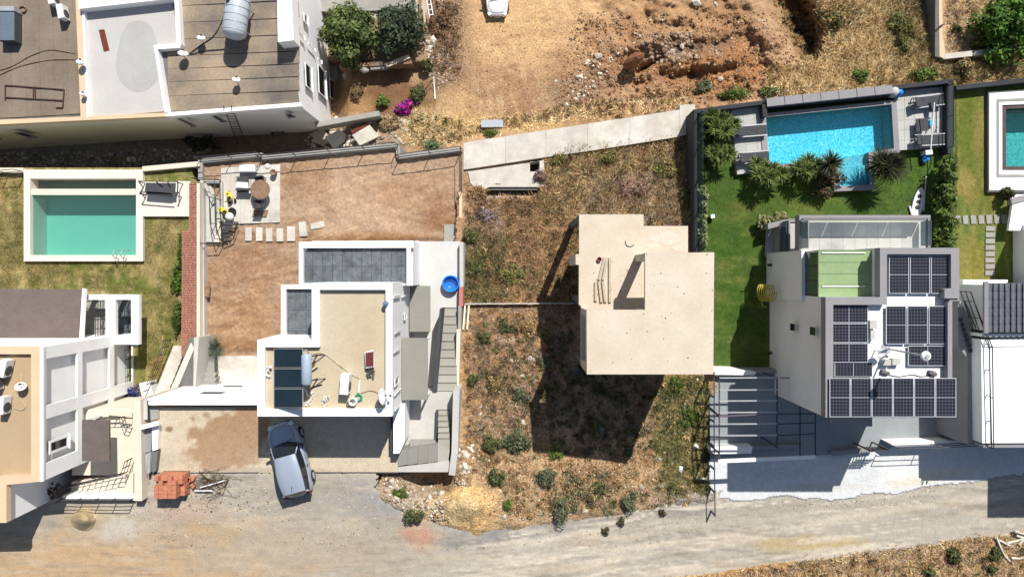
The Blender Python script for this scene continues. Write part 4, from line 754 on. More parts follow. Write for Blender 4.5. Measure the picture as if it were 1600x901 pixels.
def toyvehicle(px, py, rz, body, label):
    q = P(px, py, ZK); t = thing("ride_on_toy", label, "ride-on toy", q, "yellow toys on the terrace"); rot = Matrix.Rotation(rz, 3, 'Z'); L = lambda *a: tuple(q+rot @ Vector(a))
    build(MB().lathe(L(0, .08, .28), [(.02, -.3), (.14, -.26), (.17, -.05), (.15, .15), (.08, .27), (.02, .3)], 10, rot @ Matrix.Rotation(-1.57, 3, 'X')), "body", body, t, True); build(MB().box(L(0, -.08, .44), (.2, .22, .06), rz), "seat", 'black', t); build(MB().bar(L(-.18, .26, .55), L(.18, .26, .55), .04), "handlebar", body, t); build(MB().bar(L(0, .2, .3), L(0, .26, .55), .05), "steering_column", 'black', t)
    for a in ((-.19, -.24), (.19, -.24), (0, .32)): build(MB().lathe(L(*a, .12), [(.04, -.035), (.12, -.03), (.12, .03), (.04, .035)], 12, rot @ Matrix.Rotation(1.57, 3, 'Y')), "wheel", 'tyre', t)
toyvehicle(362, 309, .35, 'yellow', "yellow and black ride-on toy standing alone on the terrace"); toyvehicle(354, 331, 1.1, 'yellow', "yellow ride-on toy beside the railing and the white ball")
solo(MB().lathe(P(361, 339, ZK), [(.05, 0), (.22, .1), (.27, .25), (.22, .4), (.05, .5)], 14), "white_ball", 'plastic', "round white ball beside the black lounge seat", "ball", None, True)
solo(MB().lathe(P(364, 331, ZK), [(.1, 0), (.24, .05), (.26, .16), (.2, .2), (.08, .14)], 14), "tyre", 'tyre', "small black tyre between the yellow toy and the ball", "tyre")
t = thing("lounge_seat", "black folded lounge seat with broken slats below the yellow toys", "lounge seat", P(358, 360, ZK))
for k in range(6): x0 = 345+R.uniform(-1, 3); y0 = 349+k*4.6; q0, q1 = P(x0, y0, ZK+.4-.03*k), P(x0+22-2*k+R.uniform(-5, 2), y0+R.uniform(-3, 2), ZK+.45-.03*k); build(MB().bar(q0, q1, .14, .04), "slat", 'fabric', t)
for a, b in (((344, 346), (372, 347)), ((372, 347), (364, 374)), ((345, 346), (348, 376)), ((348, 376), (364, 374))): build(MB().bar(P(*a, ZK+.5), P(*b, ZK+.3), .05), "frame_bar", 'black', t)
for q in ((346, 348), (370, 349), (362, 372), (349, 374)): build(MB().bar(P(*q, ZK), P(*q, ZK)+Vector((0, 0, .4)), .05), "leg", 'black', t)
solo(MB().lathe(P(431, 271, ZG), [(.1, 0), (.17, .25), (.2, .5), (.16, .55), (.14, .48)], 12), "plant_pot", 'wood', "brown plant pot at the top corner of the terrace", "pot", None, True)
solo(MB().lathe(P(419, 260, ZG), [(.1, 0), (.16, .14), (.05, .2)], 10), "stone_pot", 'plastic', "small white pot beside the grey wall above the terrace", "pot")
SS = [((383, 355), (393, 355), (393, 376), (383, 376)), ((399.5, 355), (410, 355), (410, 376), (400, 376.5)), ((415.5, 356), (425.5, 356), (425.5, 377), (416, 377)), ((432, 356.5), (442, 356.5), (442.5, 377), (432, 377)), ((448.5, 353.5), (461, 353.5), (461, 376.5), (448.5, 376.5)), ((466.5, 347), (477.5, 346), (480, 368.5), (468, 369.5)), ((485, 349), (505, 345.5), (507.5, 353), (504, 355.5), (485.5, 358))]
for pts, lb in zip(SS, ("leftmost of the upright pale stepping slabs in the brown garden", "second pale stepping slab from the terrace railing", "third pale stepping slab from the terrace railing", "fourth pale stepping slab from the terrace railing", "whiter wide stepping slab, fifth from the terrace railing", "white tilted stepping slab, last upright one of the row", "white stepping slab lying crosswise at the end of the row")): solo(MB().pp(pts, ZG+.1, ZG-.08), "stepping_stone", 'concw', lb, "stepping stone", "stepping slabs across the brown soil")
solo(MB().pp([(694, 350.5), (718.5, 350.5), (718.5, 377), (694, 377)], ZG+.16, ZG-.1), "concrete_slab", 'concg', "square grey concrete slab in the garden corner by the boundary wall", "slab")
t = thing("garden_bench", "small wooden bench at the left edge of the brown garden", "bench", P(323, 452, ZG)); build(MB().pp([(319, 440), (328, 441), (327, 464), (319, 463)], ZG+.45, ZG+.38), "seat", 'wood', t)
for q in ((320, 442), (327, 442), (320, 462), (326, 462)): build(MB().bar(P(*q, ZG), P(*q, ZG)+Vector((0, 0, .4)), .06), "leg", 'wood', t)
V, Fc, c = blades(np.full(70, 337.), np.full(70, 542.), lambda x, y: ZG+0*x, .55, .05, [C(120, 134, 116), C(90, 106, 84)], 6, 5, 1.6, .16); npmesh("spiky_plant", V, Fc, 'leaf', col=c, label="grey green spiky plant at the bottom of the brown garden", cat="plant")
# steps and slab behind the long white wall
st = thing("garden_steps", "grey concrete steps with dark stepped edge behind the long white wall", "steps", P(322, 580, ZG))
for i in range(6): build(MB().pp([(308, 556+i*8.5), (338, 556+i*8.5), (335, 565+i*8.5), (305, 565+i*8.5)], ZG+.1+i*.16, ZG-.1), "step", 'concg', st)
solo(MB().pp(rect(339, 556, 404, 606), ZG+.15, ZG-.2), "garden_slab", 'concw', "cream concrete slab between the grey steps and the house", "slab")
solo(MB().bar(P(338, 556, ZG+.3), P(339, 600, ZG+.3), .06, .5), "step_edging", 'dgrey', "dark metal strip along the grey steps", "edging")
# long white wall (north side of the driveway)
dw = thing("driveway_wall", "long white wall with two slit openings along the driveway", "wall", P(320, 620, ZG)); ZT = .45
a, b = P(231, 622, ZT), P(403, 622, ZT)
NW = Wall(a, b); u1 = NW.hit(403, 622)[0]
build(NW.slab(MB(), 0, u1, ZG, ZT-.002, -.32, 0), "wall_body", 'white', dw); build(NW.slab(MB(), 0, u1, ZT, ZT+.06, -.36, .03), "wall_coping", 'whiteb', dw)
for p_, q_ in (((306, 617), (358, 612)), ((342, 606), (386, 602))): NW.pxwin(dw, p_, q_, fm='white', gm='dgrey', fw=.05, sill=False)
# ---- the house
HS = thing("modern_house", "white flat roofed house with a tan roof deck and grey tiled terraces", "house", P(560, 540, ZG)); ZHR = 3.8
OUT = [(487, 441.5), (613, 441.5), (613, 650), (402, 650), (402, 531), (487, 531)]; INN = [(499, 452.5), (602.5, 452.5), (602.5, 638.5), (413.5, 638.5), (413.5, 542), (499, 542)]
build(MB().pp(OUT, ZHR-.32, ZG-.5), "wall", 'white', HS); build(MB().ring(PX(OUT, ZHR), PX(INN, ZHR), ZHR-.34, ZHR), "parapet", 'white', HS); build(MB().pp(INN, ZHR-.27, ZHR-.33), "roof_deck", 'creamroof', HS)
EW = Wall(P(613, 441.5, ZHR), P(613, 650, ZHR))
for p_, q_ in (((614, 466), (625, 460)), ((628, 464), (639, 459)), ((617, 520), (626, 516)), ((614, 551), (625, 544)), ((616, 592), (622, 586)), ((616, 616), (626, 608)), ((616, 641), (623, 633))): EW.pxwin(HS, p_, q_, fm='white', gm='anth2', fw=.05, sill=False)
for p_, q_ in (((631, 500), (634, 488)), ((616, 604), (622, 587))): EW.pxwin(HS, p_, q_, fm='white', gm='dglass', fw=.04, sill=False)
# tiled terraces
ZTT = .3
T1 = [(473.5, 387.5), (635, 387.5), (635, 444), (473.5, 444)]
build(MB().pp([(467, 378), (645, 376), (645, 446), (467, 446)], ZTT-.08, ZG-.5), "terrace_base", 'white', HS)
for i in range(11):
    for j in range(2):
        x0 = 473.5+i*15.3; x1 = min(x0+15.3, 635); y0, y1 = ((387.5, 416), (416, 441))[j]
        if x0 < 634: build(MB().pp(rect(x0+.25, y0+.25, x1-.25, y1-.25), ZTT, ZTT-.07), "tile", 'slate', HS)
for q in ([(487, 376.5), (646, 376), (646, 387), (487, 387.3)], [(467, 380), (487, 380), (487, 387.3), (467, 387.3)], [(467, 387.3), (473.3, 387.3), (473.3, 444), (467, 444)], [(635.3, 387), (642, 387), (642, 446), (635.3, 446)]): build(MB().pp(q, ZTT+.25, ZTT-.07), "terrace_parapet", 'whiteb', HS)
build(MB().pp([(439, 445), (492, 445), (492, 535), (439, 531)], ZTT-.08, ZG-.5), "terrace_base", 'white', HS)
for i in range(3):
    for j in range(3):
        x0 = 446.5+i*16; x1 = min(x0+16, 487); y0, y1 = ((451.5, 484.5), (484.5, 517), (517, 526.5))[j]; build(MB().pp(rect(x0+.25, y0+.25, x1-.25, y1-.25), ZTT, ZTT-.07), "tile", 'slate', HS)
for q in ([(439, 444.5), (487, 444.5), (487, 451.3), (439, 451.3)], [(439, 451.3), (446.3, 451.3), (446.3, 527), (439, 529)], [(439, 527), (482, 526.7), (482, 531), (410, 533)]): build(MB().pp(q, ZTT+.25, ZTT-.07), "terrace_parapet", 'whiteb', HS)
build(MB().lathe(P(476.5, 389, ZTT), [(.1, 0), (.12, .02), (.08, .03)], 10), "drain", 'plastic', HS)
# east side: light slot, canopies, patio, stairs
ZPA = -2.7
M['concpat'] = mat("patio_concrete", C(218, 216, 210), .9, .06, .6, .2)
ep = thing("east_patio", "pale concrete side patio with two flights of grey stairs beside the white house", "patio", P(680, 560, ZG))
build(MB().pp([(654, 377), (719, 377), (717, 612), (640, 612), (640, 446), (654, 446)], ZPA, ZG-.6), "patio_floor", 'concpat', ep)
build(MB().pp([(642, 446), (654, 446), (654, 377), (645, 377), (645, 390), (642, 390)], ZPA-1.6, ZG-.6), "light_well", 'concg', ep); build(MB().pp([(645, 376.5), (654.5, 376.5), (654.5, 390), (645, 390)], ZPA+.3, ZPA-1.7), "light_well_kerb", 'whiteb', ep)
ZLA = -1.05
build(MB().pp([(676, 612), (682.5, 612), (690.5, 482), (687, 482)], ZLA+.1, ZG-.6), "stair_edge", 'anth2', ep)
build(MB().pp([(681, 641), (684.6, 641), (683.6, 694), (679, 694)], ZLA+.25, ZG-.6), "stair_edge", 'anth2', ep)
build(MB().pp([(630, 612), (714, 612), (714, 706), (628, 706)], ZLA, ZG-.6), "landing", 'conc', ep)
N1 = 10
for i in range(N1): y0 = 610-(i+1)*13; z = ZLA-.16*(i+1); build(MB().pp([(683+i*.9, y0), (713+i*.25, y0), (713+i*.25, y0+13.3), (683+i*.9, y0+13.3)], z, ZG-.6), "step", 'stairs', ep); build(MB().pp([(683+i*.9, y0+.1), (713+i*.25, y0+.1), (713+i*.25, y0+1.9), (683+i*.9, y0+1.9)], z+.012, z-.1), "nosing", 'concd', ep)
for i in range(6): y0 = 693-(i+1)*9; z = -.02-.16*(i+1); build(MB().pp([(685, y0), (702.5, y0), (702.5, y0+9.4), (684, y0+9.4)], z, ZG-.6), "step", 'stairs', ep); build(MB().pp([(685, y0+.1), (702.5, y0+.1), (702.5, y0+1.5), (685, y0+1.5)], z+.012, z-.1), "nosing", 'concd', ep)
for q in ([(684, 693), (702.5, 704), (700, 722), (684, 722)], [(684, 693), (702.5, 693), (702.5, 704)]): build(MB().pp(q, -.01-.08*(len(q) == 3), -2), "winder_step", 'stairs', ep)
for i in range(4): x0 = 622+i*15.5; build(MB().pp([(x0, 704-i*2.5), (x0+15.2, 701.5-i*2.5), (x0+15.2, 725-i*1.6), (x0, 728-i*1.6)], .12-.03*i, -2), "wide_step", 'canopy', ep)
build(MB().pp([(622, 729), (701, 720), (706, 732), (706, 737), (622, 737)], .05, -2), "front_kerb", 'conc', ep)
build(MB().pp([(640, 689), (680, 689), (680, 700), (640, 703)], -.5, -1.2), "planter", 'concg', ep)
for q, lb, z in (([(640, 446.5), (672, 446.5), (672, 518), (640, 518)], "shorter grey membrane canopy slab beside the white wall, near the tiled terrace", -1.75), ([(628, 528), (668, 528), (668, 624.5), (628, 624.5)], "longer grey membrane canopy slab over the side landing", .75)):
    t = thing("canopy", lb, "canopy", P(*q[0], ZPA), "grey canopies on the house side"); build(MB().pp(q, z, z-.15), "slab", 'canopy', t)
    x0, y0 = q[1]; x1, y1 = q[2]
    for yy_ in (y0+4, y1-4): build(MB().bar(P(x0-3, yy_, z-.15), Vector((*P(x0-3, yy_, z-.15).xy, ZLA if z > 0 else ZPA)), .1), "post", 'white', t)
build(MB().pp([(610, 625), (614, 630), (614, 705), (610, 705)], .6, ZG-.5), "window_slot", 'anth2', HS)
build(MB().pp([(614.5, 632), (632, 632), (632, 690), (624, 708), (614.5, 708)], .95, ZG-.5), "porch_wall", 'white', HS)
t = thing("paddling_pool", "round bright blue paddling pool on the pale side patio", "paddling pool", P(705, 444, ZPA)); q = P(705, 443, ZPA); rr = .51
build(MB().lathe(q, [(rr*.95, 0), (rr, .05), (rr, .42), (rr-.02, .46), (rr-.08, .46), (rr-.09, .4), (rr-.1, .08), (.05, .07)], 32), "tub", 'blue', t, True); build(MB().add([(q.x+(rr-.09)*math.cos(a), q.y+(rr-.09)*math.sin(a), q.z+.28) for a in np.linspace(0, 6.2832, 33)[:-1]], [tuple(range(32))]), "water", water("tub_water", (.3, .75, .95), (.4, .85, 1), .2, 2, .1), t)
# driveway
dv = MB().pp([(226, 636), (404, 636), (404, 645), (614, 645), (622, 705), (622, 738), (246, 738), (226, 690)], .02, -.6); tag(build(dv, "driveway", 'drive'), None, None, None, 'structure')
p = Paint(C(214, 198, 172)); p.blob(360, 675, 62, 40, C(176, 144, 112), 1, -20, .25, 16, .7).blob(330, 705, 40, 26, C(180, 150, 118), 1, -20, .3, 12, .7).blob(380, 705, 30, 24, C(180, 150, 120), .9, 0, .3, 12, .7).blob(340, 722, 26, 18, C(182, 152, 122), .9, 0, .3, 10, .7).blob(395, 670, 12, 26, C(176, 146, 116), .8).blob(264, 670, 6, 4, C(150, 132, 104), 1, 0, .3, 8, .4).blob(322, 648, 6, 4, C(176, 150, 120), .9).blob(260, 720, 30, 10, C(196, 184, 160), .6).blob(500, 700, 14, 10, C(180, 168, 150), .5).blob(430, 735, 100, 4, C(190, 174, 150), .7)
sheet("driveway_surface", [(247, 637), (403, 637), (403, 650), (612, 650), (612, 706), (622, 708), (622, 737), (247, 737)], lambda x, y: .03+0*x, p, 2, 0, 'road')
solo(MB().bar(P(240, 738.5, .02), P(404, 738, .02), .05, .02), "driveway_joint", 'dgrey', "dark joint along the driveway edge left of the car", "joint"); solo(MB().bar(P(480, 738, .02), P(622, 738, .02), .06, .02), "driveway_joint", 'dgrey', "dark joint along the driveway edge right of the car", "joint")
# gate at the left end of the driveway
gt = thing("sliding_gate", "grey panelled gate with a white beam at the left end of the driveway", "gate", P(232, 680, 0))
build(MB().pp([(219.5, 624), (231, 624), (230, 655), (219.5, 656)], .35, 0), "panel", 'conc', gt); build(MB().pp([(218, 668), (237, 664), (236, 704), (219, 710)], .25, -.1), "panel", 'anth', gt); build(MB().pp([(220, 664), (248, 658), (248, 664), (220, 671)], .75, .55), "beam", 'white', gt); build(MB().pp([(237, 665), (248, 663), (246, 702), (238, 704)], .4, 0), "panel", 'whiteb', gt)
build(MB().pp([(232, 632), (248, 640), (248, 654), (234, 657)], .12, 0), "panel", 'concg', gt); build(MB().bar(P(231, 625, .5), P(233, 660, .5), .06), "post", 'black', gt)
for i, q in enumerate(([(229, 708), (235, 708), (234, 738), (230, 740)], [(236, 706), (247, 704), (243, 736), (238, 738)], [(222, 712), (229, 710), (228, 770), (224, 774)])): solo(MB().pp(q, .5-.15*i, 0), "metal_sheet", ('steel', 'concd', 'conc')[i], ("narrow pale metal sheet leaning below the grey gate", "dark grey sheet leaning beside the driveway below the gate", "long grey sheet leaning against the cream side wall")[i], "sheet")
# pallet of hollow blocks
t = thing("block_pallet", "pallet of orange hollow clay blocks on the road edge", "pallet", P(278, 752, 0)); cx, cy = P(277, 752, 0).xy
build(MB().box((cx, cy, .06), (1.45, 1.25, .12)), "pallet_base", 'wood', t)
for k in range(4):
    for i in range(6):
        for j in range(5):
            if k == 3 and (i > 4 or R.random() < .12): continue
            if k == 2 and i == 5 and j < 3: continue
            if k < 2 and 0 < i < 5 and 0 < j < 4: continue
            x, y = cx-.62+i*.24+R.uniform(-.01, .01), cy-.48+j*.24+R.uniform(-.01, .01); build(MB().box((x, y, .24+k*.24), (.225, .225, .225), R.uniform(-.05, .05)), "brick", 'orange', t)
for i in range(5): q = P(298+R.uniform(-3, 6), 752+R.uniform(-8, 8), 0); solo(MB().box((q.x, q.y, .13), (.24, .19, .22), R.uniform(0, 3)), "clay_block", 'orange', ("loose orange clay block nearest the cut branches", "loose orange clay block lowest beside the pallet", "loose orange clay block leaning at the pallet's right side", "loose orange clay block at the pallet's upper corner", "loose orange clay block in the middle of the fallen ones")[i], "block", "loose clay blocks beside the pallet")
for i in range(26):
    a = R.uniform(0, 6.28); x, y = 325+R.gauss(0, 16), 756+R.gauss(0, 9); l = R.uniform(10, 26)
    if i < 14: pass
V = []; mb = MB()
for i in range(46):
    a = R.uniform(-.9, .9); x, y = 325+R.gauss(0, 15), 755+R.gauss(0, 9); l = R.uniform(8, 24); cv = R.uniform(-7, 7); mb.tube([P(x-l*math.cos(a), y-l*math.sin(a), .05+R.random()*.2), P(x+cv*.5, y+cv, .1+R.random()*.25), P(x+l*math.cos(a), y+l*math.sin(a)-cv, .05+R.random()*.2)], .012, 4)
tag(build(mb, "cut_branches", 'stem'), "tangle of thin cut branches and wire beside the clay blocks", "branches", None, 'stuff')
for a, b, lb in (((304, 766), (332, 766), "straight white pole lying beside the clay block pallet"), ((313, 761), (351, 750), "pale green pole lying on the cut branches")): solo(MB().bar(P(*a, .2), P(*b, .24), .05), "pole", 'plastic', lb, "pole")
# roof equipment of the central house
ZD_ = ZHR-.27
sw = thing("solar_water_heater", "solar water heater with three dark collectors and a pale tank on the tan roof", "solar water heater", P(455, 590, ZD_))
tank_c = P(479, 577, ZD_+1.05)
for k in range(3):
    y0, y1 = 544+k*31.3, 544+(k+1)*31.3-2; q = [P(428.5, y0, ZD_+.2), P(474, y0, ZD_+.95), P(474, y1, ZD_+.95), P(428.5, y1, ZD_+.2)]; up = Vector((0, 0, .07)); b_ = MB().add(q+[v+up for v in q], [(0, 1, 2, 3), (7, 6, 5, 4), (0, 4, 5, 1), (1, 5, 6, 2), (2, 6, 7, 3), (3, 7, 4, 0)]); fr = build(b_, "collector", 'steel', sw)
    q2 = [q[0].lerp(q[2], .02)+up*1.08, q[1].lerp(q[3], .02)+up*1.08, q[2].lerp(q[0], .02)+up*1.08, q[3].lerp(q[1], .02)+up*1.08]; b_ = MB().add(q2+[v+up*.05 for v in q2], [(0, 1, 2, 3), (7, 6, 5, 4), (0, 4, 5, 1), (1, 5, 6, 2), (2, 6, 7, 3), (3, 7, 4, 0)]); build(b_, "pane", mat("collector_glass_%d" % k, (.014, .026, .036), .3, .1, 1, 0), fr)
build(MB().lathe(tank_c, [(.05, -.78), (.2, -.75), (.25, -.68), (.25, .68), (.2, .75), (.05, .78)], 18, Matrix.Rotation(1.5708, 3, 'X')), "tank", mat("tank_paint", C(170, 186, 200), .4, .05, 2, 0), sw, True)
for y in (-.6, .6): q = tank_c+Vector((.1, y, 0)); build(MB().bar((q.x+.15, q.y, ZD_), q, .05), "leg", 'black', sw); build(MB().bar((q.x+.55, q.y, ZD_), q+Vector((0, 0, -.3)), .04), "strut", 'black', sw)
for k in range(4): y = 549+k*28; build(MB().bar(P(430, y, ZD_), P(430, y, ZD_+.2), .05), "leg", 'steel', sw)
for a, b in (((473, 604), (480, 618)), ((477, 546), (482, 552)), ((486, 560), (492, 562))): build(MB().tube([P(*a, ZD_+.7), P((a[0]+b[0])/2+2, (a[1]+b[1])/2, ZD_+.5), P(*b, ZD_+.1)], .04, 6), "pipe", 'steel', sw)
for a, b, lb in (((484, 582), (496, 574), "short black pipe beside the pale solar tank, upper one"), ((486, 605), (503, 600), "long black pipe beside the pale solar tank, lower one")): solo(MB().bar(P(*a, ZD_+.05), P(*b, ZD_+.05), .05), "roof_pipe", 'black', lb, "pipe")
for x, y, lb in ((484, 623, "clutter of white pipe fittings at the foot of the solar tank"), (507, 628, "white pipe fittings in the middle by the roof's bottom parapet"), (418, 582, "white pipe fittings in the narrow strip left of the collectors")):
    mb = MB()
    for i in range(7): qx, qy = x+R.uniform(-6, 6), y+R.uniform(-8, 6); mb.tube([P(qx, qy, ZD_+.05), P(qx+R.uniform(-5, 5), qy+R.uniform(-6, 6), ZD_+R.uniform(.05, .3))], R.uniform(.03, .06), 6)
    solo(mb, "pipe_fittings", 'plastic', lb, "pipe fittings")
ac_unit(543, 597, ZD_, 1.5, "white air conditioner unit on the tan roof beside the green hose", (1.0, .42, .6)); 
t = thing("reddish_rack", "white rack holding dark red slats on the tan roof", "rack", P(577, 563, ZD_)); build(MB().pp([(570, 550), (584, 546), (585, 573), (571, 575)], ZD_+.3, ZD_+.25), "frame", 'plastic', t)
for k in range(4): x = 571.3+k*3.2; build(MB().pp([(x, 551-k*.5), (x+2.4, 550-k*.5), (x+2.6, 572-k*.3), (x+.2, 572.5)], ZD_+.37, ZD_+.305), "slat", 'red', t)
for q in ((571, 551), (584, 548), (572, 574), (584, 572)): build(MB().bar(P(*q, ZD_), P(*q, ZD_+.28), .05), "leg", 'dgrey', t)
mb = MB()
for i in range(9): mb.tube([P(572+R.uniform(0, 14), 577+R.uniform(0, 14), ZD_+.05), P(572+R.uniform(0, 14), 577+R.uniform(0, 14), ZD_+.2)], .04, 5)
solo(mb, "scrap_metal", 'dgrey', "dark scrap metal in a heap below the red slatted rack", "scrap")
cable("hose", "green hose coiled on the tan roof beside the air conditioner", [P(560+6*math.cos(a)*(.6+.02*a), 621+5.5*math.sin(a)*(.6+.02*a), ZD_+.04+.004*a) for a in np.arange(0, 20, .5)], .03, 'green', "hose")
solo(MB().tube([P(562, 593, ZD_+.06), P(560, 613, ZD_+.1)], .05, 8), "roof_pipe", 'plastic', "white pipe lying above the coil of green hose", "pipe")
solo(MB().lathe(P(553, 626, ZD_), [(.2, 0), (.22, .04), (.2, .3), (.16, .3), (.16, .05)], 14), "bucket", 'plastic', "white bucket beside the coil of green hose", "bucket")
cable("cable", "dark cable looped between bucket and hose on the tan roof", [P(547+5*math.cos(a), 632+5.5*math.sin(a), ZD_+.04) for a in np.arange(0, 6.4, .5)], .035, 'dgrey')
cable("cable", "long pale cable running across the tan roof from tank to hose", gp(ZD_+.03, (486, 553), (505, 552), (530, 570), (550, 585), (563, 592), (562, 600)), .022, 'plank'); cable("cable", "thin pale cable in a loop above the tan roof's air conditioner", gp(ZD_+.03, (490, 560), (500, 553), (512, 556), (535, 575)), .015, 'wood')
cable("cable", "thin cable from the coil of hose to the brown dish", gp(ZD_+.03, (564, 614), (580, 610), (592, 616), (593, 632)), .02, 'wood')
dish(596, 616, ZD_, .42, "brown satellite dish edge-on at the right parapet of the tan roof", .7, (1, .15, .25))
solo(MB().lathe(P(603, 474, ZHR), [(.12, 0), (.16, .02), (.14, .16), (.05, .2)], 6), "roof_vent", mat("blue_grey_cap", C(110, 136, 170), .5, .1, 2, 0), "small blue grey cap on the right parapet of the white house", "vent")

# ================================================================== EMPTY PLOT: walkway, slab, unfinished house
ZS = -5.0
wk = thing("concrete_walkway", "long pale concrete walkway along the top of the empty plot", "walkway", P(900, 215, -9))
wt = lambda x: 223-(x-724)*.1525; wb_ = lambda x: np.interp(x, [724, 848, 900, 1060, 1086], [265, 246, 239, 214, 206])
xs_ = [724, 790, 853, 918, 984, 1062]
for a_, b_2 in zip(xs_[:-1], xs_[1:]): build(MB().pp([(a_+.3, wt(a_)), (b_2, wt(b_2)), (b_2, float(wb_(b_2))), (a_+.3, float(wb_(a_)))], ZS, -12), "slab", 'concw', wk)
build(MB().pp([(1062.3, 164), (1086, 163), (1086, 206), (1062.3, 213)], ZS+.01, -12), "slab", 'concw', wk)
sb = thing("foundation_slab", "rough pale foundation slab with a square hole and a trench below the walkway", "slab", P(790, 285, -6))
for q in ([(731, 268), (828, 254), (828, 292), (764, 292), (748, 300), (735, 286)], [(828, 253.6), (843, 251.5), (843, 252), (828, 252.8)], [(843.2, 251.5), (850, 250), (850, 292), (843.2, 292)], [(828.2, 268), (843, 268), (843, 292), (828.2, 292)], [(755, 306), (842, 306), (846, 312), (757, 314)]): build(MB().pp(q, ZS+.02, -7.2), "slab_section", 'concw', sb)
build(MB().pp([(760, 290), (842, 290), (842, 308), (758, 308)], ZS-1.7, -7.3), "trench_floor", 'concd', sb); build(MB().pp(rect(827, 251, 844, 269), ZS-1.8, -7.3), "pit_floor", 'concd', sb)
build(MB().bar(P(764, 294, ZS-.25), P(840, 294, ZS-.25), .22), "edge_beam", 'concg', sb)
cw = thing("low_kerb", "thin pale kerb crossing the empty plot left of the unfinished house", "kerb", P(815, 474, -3.4)); build(MB().bar(P(726, 474.5, -3.1), P(904, 473.5, -3.1), .06, .25), "kerb", 'concw', cw)
for x in (727, 733): build(MB().bar(P(x, 476, -3.2), P(x-3, 515, -2.9), .1, .3), "kerb", 'cream', cw)
M['roofpatch'] = mat("pale_cement_patch", C(230, 219, 200), .92, .06, 2, .2)
UH = thing("unfinished_house", "unfinished bare concrete house with a flat roof in the empty plot", "house", P(1000, 470, -5)); ZU, ZU1 = 5.3, 2.3
build(MB().pp([(905, 335), (1005.5, 335), (1005.5, 353), (1075, 353), (1075, 399), (1088, 399), (1088, 571), (908, 571), (908, 478), (904.5, 476)], ZU1, ZU1-.3), "floor_slab", 'conchouse', UH)
build(MB().pp([(938, 345), (1005.5, 345), (1005.5, 358), (1075, 358), (1075, 399), (1088, 399), (1088, 571), (940, 571)], ZU1-.3, -6.5), "lower_storey", 'conchouse', UH)
for x, y in ((908, 339), (908, 405), (909, 470), (911, 566)): q = P(x, y, ZU1-.3); build(MB().bar((q.x+.1, q.y, -6), (q.x+.1, q.y, ZU1-.302), .32), "column", 'concd', UH)
build(MB().pp([(899.5, 397), (905, 397), (905, 414), (899.5, 413)], ZU1+.03, -2), "side_pier", 'conchouse', UH)
RU = [(1008, 395), (1116, 394), (1114.5, 584.5), (917, 584.5), (916.5, 484), (1008, 484)]
build(MB().pp(RU, ZU, ZU-.25), "roof", 'conchouse', UH)
zc0, zc1 = ZU1+.005, ZU-.255
def colm(x, y, w_, d_): q = P(x, y, ZU-.25); build(MB().box((q.x, q.y, (zc0+zc1)/2), (w_, d_, zc1-zc0)), "column", 'conchouse', UH)
for x, y, a, b in ((1014.5, 401.5, .36, .36), (923.5, 490, .36, .3), (923, 578, .36, .36), (1013, 490.5, .3, .3), (1108, 577, .36, .36)): colm(x, y, a, b)
for q in ([(1096, 396), (1115, 395), (1113.7, 570), (1094, 570)], [(935, 577), (1100, 577), (1100, 584), (935, 584)]): build(MB().pp(q, zc1, zc0), "wall", 'conchouse', UH)
build(MB().pp([(917, 500), (921, 500), (921, 565), (917, 565)], ZU-2.2, zc0), "parapet", 'conchouse', UH)
for cx_, cy_, rx_, ry_ in ((1042, 372, 24, 9), (1022, 384, 12, 5), (1058, 388, 9, 4)): build(MB().pp([(cx_+rx_*math.cos(a)*(1+.25*math.sin(3*a+cx_)), cy_+ry_*math.sin(a)*(1+.25*math.cos(4*a))) for a in np.linspace(0, 6.283, 25)[:-1]], ZU1+.006, ZU1-.05), "roof_patch", 'roofpatch', UH)
for i, (a, b, lb) in enumerate((((936, 437, 0), (945, 402, 0), "short grey plank lying uppermost on the unfinished roof terrace"), ((942, 437, 0), (949, 402, 0), "short grey plank beside the topmost plank on the roof terrace"), ((953, 402, 0), (953, 472, 0), "longest grey plank, rightmost on the unfinished roof terrace"), ((936, 439, 0), (940, 472, 0), "grey plank lying in the middle of the lower bundle"), ((942, 439, 0), (946, 472, 0), "grey plank next to the longest plank on the roof terrace"), ((931, 440, 0), (931, 470, 0), "leftmost grey plank on the unfinished roof terrace"))): solo(MB().bar(P(a[0], a[1], ZU1+.07), P(b[0], b[1], ZU1+.07), .13, .1), "plank", 'plank', lb, "plank", "planks on the unfinished roof")
solo(MB().lathe(P(936, 405, ZU1), [(.09, 0), (.1, .03), (.12, .16), (.1, .16), (.09, .05)], 12), "bucket", 'red', "small dark red bucket above the planks", "bucket")
V, Fc, c = rocks(*scat(RU, 70, 8), lambda x, y: ZU+0*x, .012, .05, [C(150, 130, 110), C(190, 170, 146)], 9); npmesh("roof_debris", V, Fc, 'stone', UH, c, kind='stuff')
V, Fc, c = rocks(*scat([(908, 400), (1000, 400), (1000, 478), (910, 478)], 60, 18), lambda x, y: ZU1+0*x, .012, .05, [C(150, 120, 96), C(190, 160, 130)], 19); npmesh("roof_debris", V, Fc, 'stone', UH, c, kind='stuff')
cable("wire", "short bent dark wire lying on the pale roof slab", gp(ZU1+.03, (977, 376), (979, 383), (985, 385), (991, 382)), .02, 'dgrey', "wire")

